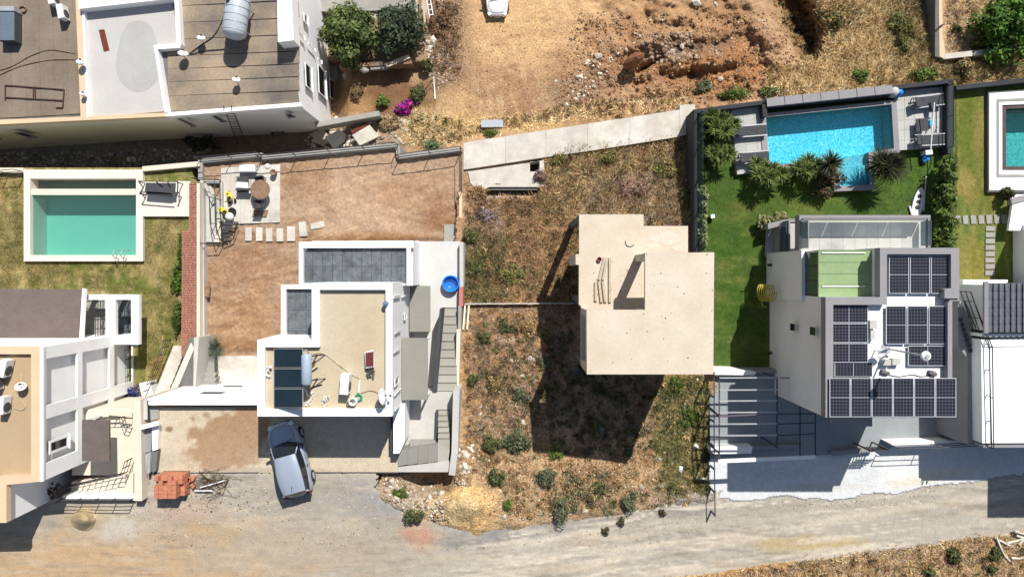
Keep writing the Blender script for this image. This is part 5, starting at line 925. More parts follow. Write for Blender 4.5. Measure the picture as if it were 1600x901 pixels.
# ================================================================== RIGHT PLOT
# boundary walls, coping and pool terrace
rw = thing("boundary_wall", "dark boundary wall with a black frame round the blue pool garden", "wall", P(1090, 300, -9)); ZRW = -3.1
wallseg(rw, (1087, 176), (1088, 560), 5, ZRW, -8, 'wallblk'); wallseg(rw, (1085, 174), (1198, 159), 6, ZRW, -10, 'wallblk'); wallseg(rw, (1194, 160), (1196, 182), 7, ZRW, -5, 'wallblk')
wallseg(rw, (1393, 137), (1490, 126), 6, ZRW, -10, 'wallblk'); wallseg(rw, (1486, 126), (1485, 240), 8, ZRW, -6, 'wallblk'); wallseg(rw, (1494, 137), (1700, 114), 7, ZRW-.3, -10, 'wallblk'); wallseg(rw, (1198, 166), (1395, 147), 6, ZRW-.2, -6, 'wallblk')
cp = thing("coping_wall", "wall capped with grey blocks above the blue pool", "wall", P(1295, 152, -10))
for i in range(7): x0 = 1198+i*28.2; y = 160-i*3.0; wallseg(cp, (x0+.4, y), (x0+27.6, y-2.9), 13, ZRW+.15, -10, 'anth', "coping_block")
gf = thing("glass_fence", "glass panel fence along the left side of the lawn", "fence", P(1093, 300, ZRW))
for i in range(8):
    a, b = P(1092, 178+i*62*.8, ZRW), P(1092, 178+(i+1)*62*.8-2, ZRW); build(MB().bar(a+Vector((0, 0, .45)), b+Vector((0, 0, .45)), .02, .9), "pane", 'glass', gf); build(MB().bar(a, a+Vector((0, 0, .95)), .05), "post", 'dgrey', gf)
dt = thing("pool_terrace", "grey tiled terrace left of the blue pool", "terrace", P(1172, 215, ZR)); ZT2 = ZR+.35
for i in range(3):
    for j in range(7):
        sx = j*1.4; x0, x1 = 1142+i*17.4+sx, 1142+(i+1)*17.4+sx; y0, y1 = 169+j*14.8-i*2.2, 169+(j+1)*14.8-i*2.2; build(MB().pp([(x0+.3, y0+.3), (x1, y0-1.9), (x1+1.4, y1-2.2), (x0+1.7, y1)], ZT2+R.uniform(-.004, .004), ZR-.1), "tile", 'pavlight', dt)
dt2 = thing("pool_terrace", "grey tiled terrace right of the blue pool", "terrace", P(1440, 190, ZR))
for i in range(5):
    for j in range(6):
        x0, x1 = 1397+i*16.2, 1397+(i+1)*16.2; y0, y1 = 142+j*15.6-i*1.4, 142+(j+1)*15.6-i*1.4; build(MB().pp([(x0+.3, y0+.3), (x1, y0-1.2), (x1, y1-1.4), (x0+.3, y1)], ZT2+R.uniform(-.004, .004), ZR-.1), "tile", 'pavlight', dt2)
def lounger(px, py, rz, label):
    q = P(px, py, ZT2); t = thing("sun_lounger", label, "sun lounger", q, "grey sun loungers round the blue pool"); rot = Matrix.Rotation(rz, 3, 'Z'); L = lambda *a: tuple(q+rot @ Vector(a))
    build(MB().box(L(.2, 0, .34), (1.35, .56, .05), rz), "seat", 'fabric', t); build(MB().bar(L(-.48, 0, .36), L(-.95, 0, .62), .56, .05), "backrest", 'fabric', t)
    for s in (-1, 1):
        build(MB().bar(L(-.9, s*.33, .34), L(.9, s*.33, .34), .06), "side_rail", 'steel', t)
        for x in (-.8, .8): build(MB().bar(L(x, s*.33, 0), L(x, s*.33, .33), .05), "leg", 'dgrey', t)
    build(MB().tube([L(-.7, -.3, .34), L(-1.0, -.2, .5), L(-1.0, .2, .5), L(-.7, .3, .34)], .025, 5), "head_bar", 'black', t)
lounger(1172, 206, .08, "upper grey sun lounger on the terrace left of the blue pool"); lounger(1176, 247, .08, "lower grey sun lounger on the terrace left of the blue pool")
lounger(1446, 160, .13, "upper grey sun lounger on the terrace right of the blue pool"); lounger(1448, 220, .05, "lower grey sun lounger on the terrace right of the blue pool")
t = thing("side_table", "square dark grey table between the two right hand loungers", "table", P(1441, 195, ZT2)); build(MB().pp([(1431, 186), (1450, 184), (1451, 204), (1432, 206)], ZT2+.42, ZT2+.38), "table_top", 'fabric', t)
for q in ((1433, 188), (1448, 187), (1449, 202), (1434, 204)): build(MB().bar(P(*q, ZT2), P(*q, ZT2)+Vector((0, 0, .38)), .05), "leg", 'black', t)
solo(MB().pp([(1454, 160), (1463, 160), (1462, 175), (1456, 170)], ZT2+.5, ZT2+.3), "folded_cushion", 'fabric', "dark folded cushion beside the upper right lounger", "cushion"); solo(MB().box(P(1454, 192, ZT2+.1), (.16, .34, .2)), "skimmer_net_box", 'lblue', "small turquoise box at the edge of the right pool terrace", "box")
railing("railing", "black rail fence beside the loungers right of the pool", gp(ZRW, (1478, 136), (1478, 232)), .7, 2, 1.6, .03)
solo(MB().bar(P(1460, 160, ZRW+.8), P(1454, 236, ZRW+.3), .05), "pool_pole", 'plastic', "thin white pool pole leaning by the right loungers", "pole")
# pool
WP = [(1197, 183), (1393, 163), (1397, 232), (1357, 238), (1360, 288), (1312, 291), (1309, 249), (1201, 258)]
OP = [(1189, 178), (1401, 156), (1406, 238), (1365, 244), (1368, 296), (1304, 299), (1301, 256), (1192, 265)]
bp = thing("swimming_pool", "bright blue swimming pool with pale steps and grey coping", "pool", P(1295, 220, ZR-1.6)); ZP2 = ZR+.42
M['bluetile'] = mat("blue_mosaic", C(200, 244, 250, .92), .4, .06, 3, .05); M['steptile'] = mat("pale_step_mosaic", C(236, 240, 238), .5, .12, 2.2, .05)
build(MB().ring(PX(OP, ZP2), PX(WP, ZP2), ZR-2.2, ZP2), "coping", 'anth', bp); build(MB().pp(rect(1190, 160, 1402, 262), ZR-.85, ZR-2.3), "basin_floor", 'bluetile', bp); build(MB().prism(PX([(1305, 246), (1364, 238), (1368, 292), (1306, 295)], ZP2), ZR-2.2, ZR-.02), "step_shelf", 'steptile', bp); build(MB().prism(PX([(1306, 262), (1364, 256), (1366, 292), (1306, 295)], ZP2), ZR, ZR+.12), "step", 'steptile', bp)
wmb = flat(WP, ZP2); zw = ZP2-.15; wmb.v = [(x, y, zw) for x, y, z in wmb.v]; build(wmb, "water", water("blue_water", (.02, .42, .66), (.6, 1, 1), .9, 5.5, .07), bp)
t = thing("pool_pump", "grey pump cover with a blue pump at the top right corner of the pool", "pump", P(1398, 147, ZR)); build(MB().lathe(P(1391, 146, ZT2), [(.3, 0), (.32, .3), (.25, .55), (.1, .62)], 14), "cover", 'conc', t, True); build(MB().lathe(P(1400, 147, ZT2), [(.22, 0), (.24, .3), (.18, .5), (.05, .56)], 14), "pump_body", 'blue', t, True); build(MB().tube([P(1400, 147, ZT2+.3), P(1406, 143, ZT2+.4), P(1407, 138, ZT2+.2)], .07, 8), "pipe", 'lblue', t)
t = thing("paddle_board", "white paddle board lying on the lawn with dark deck pads", "paddle board", P(1434, 318, ZR)); c0 = P(1434, 318, ZR+.1); mb = MB(); pr = []
for i in range(17): u = i/16; x = -1.0+2.0*u; wd_ = .33*math.sin(math.pi*min(1, max(.02, u*.93+.05)))**.6; pr.append((x, wd_))
rot = Matrix.Rotation(math.radians(78), 3, 'Z'); mb.prism([(c0+rot @ Vector((x, y, 0))).xy for x, y in pr]+[(c0+rot @ Vector((x, -y, 0))).xy for x, y in pr[::-1]], ZR+.05, ZR+.17); build(mb, "hull", 'plastic', t)
for dx in (-.25, .1, .45): build(MB().lathe((c0+rot @ Vector((dx, .03, .08))), [(.13, 0), (.13, .015), (.02, .02)], 12), "deck_pad", 'fabric', t)
solo(MB().bar(P(1421, 322, ZR+.1), P(1425, 336, ZR+.1), .09), "paddle", 'plastic', "white paddle lying beside the paddle board", "paddle"); solo(MB().bar(P(1447, 275, ZR+.05), P(1443, 330, ZR+.05), .05), "pool_pole", 'plastic', "thin pale pole lying on the lawn by the hedge", "pole")
solo(MB().box(P(1448, 239, ZR+.25), (.42, .28, .5), .1), "white_stool", 'plastic', "small white stool at the lawn corner beside the pool terrace", "stool")
V, Fc, c = leaves(P(1447, 247, ZR+.2), (.32, .28, .25), 150, .1, [(.03, .22, .6), (.05, .3, .7)], 77); npmesh("blue_towel", V, Fc, 'leaf', col=c, label="crumpled bright blue cover on the lawn below the white stool", cat="cover")
t = thing("garden_light", "small white cube light standing on the lawn beside the left hedge", "light", P(1113, 338, ZR)); build(MB().box(P(1113, 338, ZR+.08), (.08, .08, .16)), "stem", 'black', t); build(MB().box(P(1113, 338, ZR+.28), (.24, .24, .24), .1), "lamp_head", 'plastic', t)
# house on the right
ZH = 4.0
RH = thing("solar_house", "grey and white house with solar panels and a green glazed room", "house", P(1390, 520, ZR))
RM = [(1290, 464), (1375, 464), (1375, 387), (1499, 387), (1499, 470), (1488, 470), (1488, 652), (1290, 652)]
build(MB().pp(RM, ZH-.5, ZR-.5), "wall", 'white', RH)
RI2 = [(1302, 476), (1386, 476), (1386, 397), (1486, 397), (1486, 466), (1481, 474), (1481, 642), (1302, 642)]
build(MB().ring(PX(RM, ZH), PX(RI2, ZH), ZH-.51, ZH), "parapet", 'anth', RH); build(MB().pp(RI2, ZH-.4, ZH-.52), "roof_deck", 'white', RH)
build(MB().pp([(1476, 452), (1499, 448), (1499, 466), (1476, 466)], ZH+.1, ZH-.5), "parapet_block", 'anth', RH)
ZH1 = 1.1
build(MB().pp([(1252.5, 391), (1300, 391), (1300, 470), (1252.5, 470)], ZH1, ZR-.5), "lower_wall", 'white', RH)
WW = Wall(P(1290, 464, ZH), P(1290, 652, ZH))
for p_, q_ in (((1236, 505), (1242, 517)), ((1267, 510), (1274, 524))): WW.pxwin(RH, p_, q_, fm='anth2', fw=.03, sill=False)
# green glazed room
gr = [(1279, 391), (1376, 391), (1376, 463), (1279, 463)]; build(MB().pp(gr, 2.72, 2.6), "green_roof", 'greenroof', RH); build(MB().pp([(1282, 393), (1376, 393), (1376, 462), (1282, 462)], 2.59, ZH1), "glazed_core", 'gglass', RH)
for x in (1279, 1282): pass
GW = Wall(P(1279, 391, 2.6), P(1279, 463, 2.6)); ug = GW.hit(1279, 463)[1] and (P(1279, 463, 2.6)-P(1279, 391, 2.6)).length
for k in range(4): u = k*(ug-.06)/3; build(GW.slab(MB(), u, u+.06, ZH1+.01, 2.595, .0, .06), "mullion", 'dgrey', RH)
for k in range(3): a = .07+k*(ug-.06)/3; build(GW.slab(MB(), a, a+(ug-.06)/3-.08, ZH1+.06, 2.55, .01, .03), "pane", 'gglass', RH)
for z in (ZH1+.01, 2.55): build(GW.slab(MB(), .07, ug-.07, z, z+.045, .0, .05), "frame_rail", 'dgrey', RH)
for y in (395, 447): build(MB().bar(P(1284, y, 2.76), P(1352, y, 2.76), .06, .05), "roof_rail", 'plastic', RH)
for k in range(5): y = 391+k*18; build(MB().bar(P(1279, y, 2.735), P(1376, y, 2.735), .03, .02), "roof_joint", 'greenroof', RH)
# north terrace and its balustrades
ZN = -.2
build(MB().pp([(1250, 337), (1452, 337), (1452, 392), (1250, 392)], ZN, ZN-.4), "terrace_floor", 'conc', RH)
for q in ((1290, 345), (1440, 345)): build(MB().bar(P(*q, ZN-.4), Vector((*P(*q, ZN-.4).xy, ZR)), .3), "column", 'anth', RH)
for i in range(10): build(MB().pp(rect(1262+i*18.4+.3, 348, 1262+(i+1)*18.4, 390), ZN+.012+(i % 2)*.003, ZN-.05), "tile", 'pavlight', RH)
for q in ([(1249, 336), (1454, 336), (1454, 341), (1249, 341)], [(1249, 341), (1252.5, 341), (1252.5, 392), (1249, 392)], [(1450, 341), (1454, 341), (1454, 386), (1450, 386)]): build(MB().pp(q, ZN+.15, ZN-.45), "terrace_parapet", 'anth', RH)
for i in range(4): build(MB().bar(P(1255+i*48, 343, ZN+.62), P(1302+i*48, 343, ZN+.62), .03, .95), "glass_pane", 'smoked', RH)
for i in range(4): build(MB().bar(P(1255+i*48, 343, ZN+1.12), P(1303+i*48, 343, ZN+1.12), .05, .05), "handrail", 'anth', RH)
build(MB().bar(P(1256, 345, ZN+.62), P(1256, 388, ZN+.62), .03, .95), "glass_pane", 'smoked', RH); build(MB().bar(P(1447, 345, ZN+.62), P(1447, 384, ZN+.62), .03, .95), "glass_pane", 'smoked', RH); build(MB().bar(P(1263, 343, ZN+1.12), P(1263, 388, ZN+1.12), .05, .05), "handrail", 'anth', RH)
zn2 = -2.2
build(MB().pp([(1198, 354), (1222, 350), (1300, 350), (1300, 400), (1196, 400)], ZR+.12, ZR-.5), "lower_terrace", 'pavlight', RH); build(MB().pp([(1221, 345), (1310, 345), (1310, 398), (1221, 398)], zn2-.6, ZR+.1), "lower_platform", 'pavlight', RH); build(MB().bar(P(1224, 347, zn2), P(1224, 394, zn2), .03, .9), "glass_pane", 'smoked', RH)
for q in ([(1218, 344), (1250, 341), (1250, 346), (1224, 348)], [(1218, 346), (1222, 346), (1222, 396), (1218, 396)], [(1232.5, 344), (1235, 344), (1235, 394), (1232.5, 394)], [(1200, 349), (1218, 345), (1218, 353), (1200, 358)]): build(MB().pp(q, zn2+(.4 if q[0][0] == 1232.5 else -.5), zn2-.62 if q[0][0] != 1200 else ZR), "lower_parapet", 'anth', RH)
for p_ in ((1205, 414), (1206, 551)): u, z = WW.hit(*p_); build(WW.slab(MB(), u-.08, u+.08, z-.1, z+.1, .0, .2), "wall_lamp", 'black', RH)
# south side grey canopy edge
build(MB().pp([(1299, 640), (1363, 640), (1363, 666), (1299, 664)], .3-.6, .1-.6), "porch_slab", 'anth', RH)
t = thing("garden_hose", "yellow hose coiled on a wall holder of the white side wall", "hose", P(1195, 457, -3.4)); qx = P(1194.5, 457, -2.2)
pts = [(qx.x-.12+.004*i+.22*math.cos(a), qx.y+.48*math.sin(a)*(1+.06*math.sin(3*a)), qx.z+.012*i-.4) for i, a in enumerate(np.arange(0, 38, .42))]; build(MB().tube(pts, .035, 6), "coil", 'hose', t, True); build(MB().tube([pts[-1], P(1189, 468, -2.6), P(1192, 478, -3), P(1198, 480, -3.2)], .035, 6), "hose_end", 'hose', t, True)
# solar panels -----------------------------------------------------------------
def cellmat():
    m, tt, b = nodes("solar_cells"); N = tt.nodes; L = tt.links; tc = N.new("ShaderNodeTexCoord"); sp = N.new("ShaderNodeSeparateXYZ"); L.new(tc.outputs["Object"], sp.inputs[0]); outs = []
    for ax_, n, ln in (("X", 6/.96, .05), ("Y", 11/1.84, .05)):
        a = N.new("ShaderNodeMath"); a.operation = 'MULTIPLY'; a.inputs[1].default_value = n; L.new(sp.outputs[ax_], a.inputs[0])
        f = N.new("ShaderNodeMath"); f.operation = 'PINGPONG'; f.inputs[1].default_value = .5; L.new(a.outputs[0], f.inputs[0])
        c_ = N.new("ShaderNodeMath"); c_.operation = 'LESS_THAN'; c_.inputs[1].default_value = ln; L.new(f.outputs[0], c_.inputs[0]); outs.append(c_)
    mxx = N.new("ShaderNodeMath"); mxx.operation = 'MAXIMUM'; L.new(outs[0].outputs[0], mxx.inputs[0]); L.new(outs[1].outputs[0], mxx.inputs[1])
    nz = N.new("ShaderNodeTexNoise"); nz.inputs["Scale"].default_value = 3; L.new(tc.outputs["Object"], nz.inputs["Vector"])
    r = N.new("ShaderNodeMix"); r.data_type = 'RGBA'; r.inputs[6].default_value = (.012, .013, .019, 1); r.inputs[7].default_value = (.022, .024, .034, 1); L.new(nz.outputs[0], r.inputs["Factor"])
    mx = N.new("ShaderNodeMix"); mx.data_type = 'RGBA'; mx.inputs[7].default_value = (.11, .112, .12, 1); L.new(mxx.outputs[0], mx.inputs["Factor"]); L.new(r.outputs[2], mx.inputs[6]); L.new(mx.outputs[2], b.inputs["Base Color"]); b.inputs["Roughness"].default_value = .18; b.inputs["Specular IOR Level"].default_value = .4; return m
M['cells'] = cellmat(); M['alu'] = mat("aluminium_frame", (.55, .56, .58), .4, .05, 3, 0, metal=.2)
pn = thing("solar_module", "solar panel", "solar panel", (0, 0, 0), "solar panels on the roof"); fx, fy = .51, .965
build(MB().ring([(-fx, -fy), (fx, -fy), (fx, fy), (-fx, fy)], [(-fx+.028, -fy+.028), (fx-.028, -fy+.028), (fx-.028, fy-.028), (-fx+.028, fy-.028)], 0, .045), "frame", 'alu', pn, origin=(0, 0, 0)); build(MB().box((0, 0, .022), (2*fx-.05, 2*fy-.05, .03)), "cells", 'cells', pn, origin=(0, 0, 0)); build(MB().box((0, 0, .0395), (2*fx-.06, .022, .006)), "middle_bar", 'alu', pn, origin=(0, 0, 0))
for sx in (-.3, .3): build(MB().bar((sx, -fy+.02, -.03), (sx, fy-.02, -.03), .05), "mount_rail", 'steel', pn, origin=(0, 0, 0))
for sx in (-.3, .3):
    for sy in (-.8, .8): build(MB().bar((sx, sy, -.1), (sx, sy, -.055), .08), "foot", 'steel', pn, origin=(0, 0, 0))
kids(pn); first = [True]
def panel(cx, cy, z, rz, lb, sc=1.0):
    q = P(cx, cy, z)
    if first[0]: o = pn; o.location = q; o.rotation_euler = (0, 0, rz); o['label'] = lb; first[0] = False
    else: o = copy_tree(pn, q, rz, lb)
    if isinstance(sc, tuple): o.scale = (*sc, 1)
ZQ = ZH-.25; nm = ["left", "second from left", "third from left", "fourth from left", "fifth from left", "right"]
for i in range(6): panel(1311.7+i*33.1, 620.5, ZH+.1, 0, ("leftmost solar panel of the long bottom row" if i == 0 else "rightmost solar panel of the long bottom row" if i == 5 else f"{nm[i]} solar panel of the long bottom row"))
for i in range(3): panel(1404+i*32.8, 429, ZQ, 0, ("left", "middle", "right")[i]+" solar panel of the top row beside the green roof", (.97, .98))
for i in range(3): panel(1399.6+i*33.4, 507.5, ZQ, 0, ("left", "middle", "right")[i]+" solar panel of the row of three above the lamp mast", (.99, .99))
panel(1449, 555.5, ZQ-.02, math.pi/2, "single sideways solar panel under the round lamp", (.99, 1.02))
for i, y in enumerate((489, 520, 551)): panel(1326, y, ZQ-.05*0, math.pi/2, ("topmost", "middle", "lowest")[i]+" sideways solar panel of the left stack along the parapet", (.94, .985))
panel(1333, 577, ZQ-.06, math.pi/2, "sideways solar panel half hidden above the long bottom row", (.7, .985))
lm = thing("lamp_mast", "white round lamp on a tilted mast among the solar panels", "lamp", P(1384, 544, ZH-.4)); b0 = P(1384, 544, ZH-.4); tp = P(1450, 555, ZH+2.9); b0b = P(1384.5, 543.5, ZH-.4)
vt = Vector((b0.x+.05, b0.y, ZH+2.75)); build(MB().tube([b0, vt], .045, 8), "mast", 'steel', lm); build(MB().lathe((vt.x, vt.y, vt.z), [(.05, -.1), (.2, 0), (.24, .1), (.2, .17), (.08, .2)], 18), "lamp_head", 'plastic', lm, True); build(MB().lathe((vt.x, vt.y, vt.z+.2), [(.1, 0), (.1, .03)], 12), "cap", 'steel', lm)
build(MB().box((b0.x, b0.y, ZH-.37), (.4, .4, .05)), "base_plate", 'steel', lm)
dish(1367, 547, ZH-.4, .3, "grey satellite dish standing beside the left stack of solar panels", .5, (.3, -.5, .9))
for x, y, a, b, lb in ((1365, 507, 11, 13, "grey square roof box between the left stack and the row of three solar panels"), (1364, 523, 7, 14, "narrow pale roof box below the grey square box"), (1386, 566, 13, 9, "grey box left of the two boxes below the mast"), (1401, 565, 13, 10, "grey box right of the two boxes below the mast")): solo(MB().pp(rect(x-a/2, y-b/2, x+a/2, y+b/2), ZH-.1, ZH-.4), "roof_box", 'conc', lb, "roof box")
for x, y, lb in ((1383, 582, "small grey heap of fittings left on the white roof strip"), (1457, 583, "small grey heap of fittings right on the white roof strip")): solo(MB().rock(P(x, y, ZH-.3), .18).rock(P(x+4, y+1, ZH-.3), .14).box(P(x-3, y-2, ZH-.3), (.2, .16, .2)), "fittings", 'concd', lb, "fittings")
cable("cable", "black cable lying along the white roof strip above the bottom panels", gp(ZH-.37, (1388, 585), (1405, 588), (1425, 585), (1440, 588), (1455, 585)), .02, 'black')
# driveway, carport, fences
struct(MB().pp([(1108, 576), (1300, 576), (1300, 600), (1512, 600), (1512, 694), (1395, 690), (1392, 700), (1270, 712), (1110, 716)], ZD+.08, -6), "driveway", 'concb')
p = Paint(C(226, 228, 226)); p.blob(1450, 745, 70, 10, C(232, 222, 200), .8, -10).blob(1400, 735, 40, 14, C(236, 236, 232), .8).blob(1290, 760, 60, 6, C(214, 210, 200), .6).blob(1220, 740, 50, 10, C(210, 214, 214), .5).blob(1350, 740, 30, 12, C(214, 216, 214), .5)
sheet("concrete_apron", [(1110, 712), (1270, 708), (1392, 697), (1500, 692), (1620, 688), (1950, 688), (1950, 732), (1600, 738), (1480, 757), (1440, 761), (1400, 769), (1345, 772), (1322, 780), (1232, 775), (1160, 782), (1110, 774)], lambda x, y: ZD+.032+0*x, p, 2, 5, 'road', skirt=-5)
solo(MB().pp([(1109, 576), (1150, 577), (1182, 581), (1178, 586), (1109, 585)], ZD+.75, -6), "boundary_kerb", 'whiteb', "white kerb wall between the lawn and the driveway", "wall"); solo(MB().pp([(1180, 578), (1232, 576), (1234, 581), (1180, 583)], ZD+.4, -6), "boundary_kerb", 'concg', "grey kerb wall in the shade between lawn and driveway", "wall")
cpn = thing("carport_frame", "open steel carport frame with thin cross bars over the driveway", "carport", P(1190, 650, ZD)); ZK2 = ZD+2.5
for k, y in enumerate((590, 609, 626, 644, 662, 680)): build(MB().bar(P(1124, y, ZK2), P(1214, y-.5, ZK2), .065, .09), "cross_bar", 'steel', cpn)
build(MB().bar(P(1124, 588, ZK2-.09), P(1124, 720, ZK2-.09), .06, .08), "side_beam", 'dgrey', cpn); build(MB().bar(P(1214, 588, ZK2-.09), P(1214, 700, ZK2-.09), .06, .08), "side_beam", 'dgrey', cpn)
build(MB().bar(P(1124, 650, ZK2-.05), P(1213, 646, ZK2-.05), .05, .05), "cross_bar", mat("purple_grey_bar", C(128, 112, 126), .6, .1, 2, 0), cpn)
for q in ((1124, 590), (1124, 649), (1124, 718), (1214, 590), (1214, 698)): build(MB().bar(P(*q, ZK2-.13), Vector((*P(*q, ZK2).xy, ZD)), .08), "post", 'dgrey', cpn)
build(MB().bar(P(1122, 720, ZK2-.1), P(1274, 713.5, ZK2-.1), .2, .12), "front_beam", 'whiteb', cpn)
for a, b in (((1274, 646), (1274, 714)), ((1250, 590), (1250, 712)), ((1214, 646), (1274, 646)), ((1214, 662), (1274, 660)), ((1214, 680), (1274, 677)), ((1250, 590), (1219, 590))): build(MB().bar(P(*a, ZK2-.2), P(*b, ZK2-.2), .05, .05), "side_bar", 'black', cpn)
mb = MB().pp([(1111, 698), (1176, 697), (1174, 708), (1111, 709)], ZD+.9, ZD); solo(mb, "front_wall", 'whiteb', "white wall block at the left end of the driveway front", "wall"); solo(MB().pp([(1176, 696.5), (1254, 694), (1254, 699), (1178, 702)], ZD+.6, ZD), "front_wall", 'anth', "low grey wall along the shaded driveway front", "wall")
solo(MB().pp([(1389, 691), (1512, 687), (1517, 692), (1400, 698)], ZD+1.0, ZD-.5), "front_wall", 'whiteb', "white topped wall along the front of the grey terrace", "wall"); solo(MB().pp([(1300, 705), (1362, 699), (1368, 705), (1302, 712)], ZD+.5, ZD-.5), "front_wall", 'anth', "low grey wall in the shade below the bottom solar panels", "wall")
railing("driveway_fence", "dark metal fence between the empty plot and the shaded driveway", gp(ZD-.2, (1107.5, 578), (1107.5, 690), (1109, 795)), 1.1, 2, 1.3, .035, 'dgrey', None, "fence", .09)
for y in (646, 704): q0, q1 = P(1104, y-14, ZD+.9), P(1124, y+4, ZD+1.9); solo(MB().bar(q0, q1, .1), "fence_brace", 'black', ("upper" if y < 700 else "lower")+" slanted black brace from the fence to the carport", "brace")
t = thing("perforated_gate", "dark perforated metal gate panel on the driveway front, right of the shadow", "gate", P(1376, 706, ZD)); g0 = P(1372, 702, ZD+1.0)
for k in range(7): build(MB().bar(P(1362+k*4.3, 704, ZD+1.9), P(1362+k*4.3, 704, ZD+1.9)-Vector((0, 0, .9)), .045), "bar", 'dgrey', t)
for k in range(6): build(MB().bar(P(1360, 704, ZD+1.95-k*.18), P(1390, 703, ZD+1.95-k*.18), .045), "bar", 'dgrey', t)
for q in ((1360, 704), (1390, 703)): build(MB().bar(P(*q, ZD+2), Vector((*P(*q, ZD+2).xy, ZD)), .07), "post", 'dgrey', t)
railing("railing", "dark railing along the white topped wall of the terrace front", gp(ZD+1.0, (1392, 695), (1455, 693), (1515, 690)), .9, 3, 1.6, .025, 'dgrey')
# right stairs and neighbour
sd = thing("side_path", "narrow grey side path with a dark railing right of the solar house", "path", P(1510, 600, ZD))
build(MB().pp([(1497, 470), (1503, 470), (1527, 545), (1530, 694), (1512, 694), (1512, 560), (1497, 540)], -.4, -5), "path_wall", 'anth', sd); build(MB().pp([(1486, 540), (1512, 540), (1512, 605), (1486, 605)], ZD+.06, -5), "paving", 'conc', sd)
for k in range(7): x0 = 1499+k*2.6; y0 = 496+k*8; build(MB().pp([(x0, y0), (x0+5, y0), (x0+5, y0+6), (x0, y0+6)], -.3, -.5), "step", 'anth2', sd)
railing("railing", "long black double railing down the side path right of the solar house", gp(-.3, (1498, 455), (1526, 535), (1530, 692)), 1.0, 3, 1.6, .03)
railing("railing", "outer black railing beside the far right white roof", gp(-.35, (1505, 470), (1533, 540), (1535, 694)), .9, 2, 2.4, .03)
nh = thing("neighbour_house", "white flat roofed neighbour house at the right edge", "house", P(1580, 600, ZR))
build(MB().pp([(1533, 530), (1950, 528), (1950, 690), (1535, 692)], .4, -5), "flat_roof", 'white', nh); build(MB().pp([(1533, 693), (1950, 690), (1950, 697), (1536, 699)], .25, -5), "roof_edge", 'anth', nh)
b_ = MB(); q = [P(1541, 442, 1.4), P(1950, 442, 1.4), P(1950, 519, .9), P(1541, 519, .9)]; dn = Vector((0, 0, -.15)); b_.add(q+[v+dn for v in q], [(0, 3, 2, 1), (4, 5, 6, 7), (0, 1, 5, 4), (1, 2, 6, 5), (2, 3, 7, 6), (3, 0, 4, 7)]); build(b_, "tiled_roof", 'gtile', nh)
for i in range(16):
    for j in range(6):
        x = 1545+i*9.2; f0, f1 = j/6, (j+1)/6; za, zb_ = 1.42-.5*f0, 1.42-.5*f1+.03; build(MB().bar(P(x, 442+77*f0, za), P(x, 442+77*f1-.6, zb_), .15, .07), "tile", 'gtile', nh)
build(MB().bar(P(1540, 440, 1.43), P(1540, 520, .93), .22, .14), "roof_verge", 'anth', nh); build(MB().pp([(1543, 445), (1950, 445), (1950, 517), (1543, 517)], .7, -5), "wall", 'white', nh)
build(MB().pp([(1535, 521), (1950, 519), (1950, 524), (1535, 526)], .6, -5), "gutter", 'whiteb', nh)
build(MB().pp([(1505, 437), (1575, 437), (1575, 443), (1548, 462), (1505, 462)], -2.4, -5), "terrace", 'whiteb', nh)
build(MB().pp([(1510, 462), (1540, 462), (1540, 472), (1510, 474)], -1.2, -5), "terrace_wall", 'anth', nh); build(MB().pp([(1515, 474), (1540, 472), (1540, 524), (1520, 524)], -3.4, -5), "lightwell_floor", 'white', nh)
railing("railing", "short black barred gate between the white terrace and the tiled roof", gp(-1.2, (1511, 463), (1527, 463)), .8, 4, .3, .02)
railing("railing", "black railing across the front of the white neighbour roof", gp(.4, (1541, 528), (1610, 527)), .6, 2, 1.7, .02)
nu = thing("neighbour_tower", "white tall neighbour house with an angled corner at the right edge", "house", P(1590, 380, ZR)); build(MB().pp([(1713, 340), (2050, 330), (2050, 447), (1713, 447)], 2.0, ZR-.5), "wall", 'white', nu); build(MB().pp([(1576, 360), (1582, 320), (1600, 314), (1950, 310), (1950, 362)], -3.2, -3.4), "canopy_roof", 'white', nu); build(MB().pp([(1580, 312), (1600, 305), (1950, 303), (1950, 310), (1600, 313.5), (1581.5, 319.5)], -3.1, -3.4), "canopy_edge", 'anth', nu)
build(MB().pp([(1765, 560), (2100, 560), (2100, 711), (1765, 711)], 3.5, -5), "tall_wing", 'white', nh)
# far right pool
fp = thing("swimming_pool", "teal pool with a dark border and white deck at the right edge", "pool", P(1590, 215, ZR))
build(MB().ring(PX([(1546, 146), (1950, 120), (1950, 297), (1546, 297)], ZR+.3), PX([(1566, 164), (1950, 150), (1950, 266), (1566, 266)], ZR+.3), ZR-2, ZR+.3), "deck", 'white', fp)
build(MB().ring(PX([(1544, 144), (1952, 118), (1952, 300), (1544, 300)], ZR+.26), PX([(1546.2, 146.2), (1950, 120.2), (1950, 296.8), (1546.2, 296.8)], ZR+.26), ZR-.5, ZR+.26), "deck_edge", 'concd', fp)
build(MB().ring(PX([(1558, 155), (1950, 138), (1950, 276), (1558, 276)], ZR+.34), PX([(1561.5, 158.5), (1950, 142), (1950, 272.5), (1561.5, 272.5)], ZR+.34), ZR+.29, ZR+.34), "deck_joint", 'concg', fp)
build(MB().ring(PX([(1566.2, 164.2), (1950, 150.2), (1950, 265.8), (1566.2, 265.8)], ZR+.22), PX([(1572, 170), (1948, 156), (1948, 260), (1572, 260)], ZR+.22), ZR-1.6, ZR+.22), "border", mat("dark_border", C(92, 78, 74), .8, .1, 2, .1), fp)
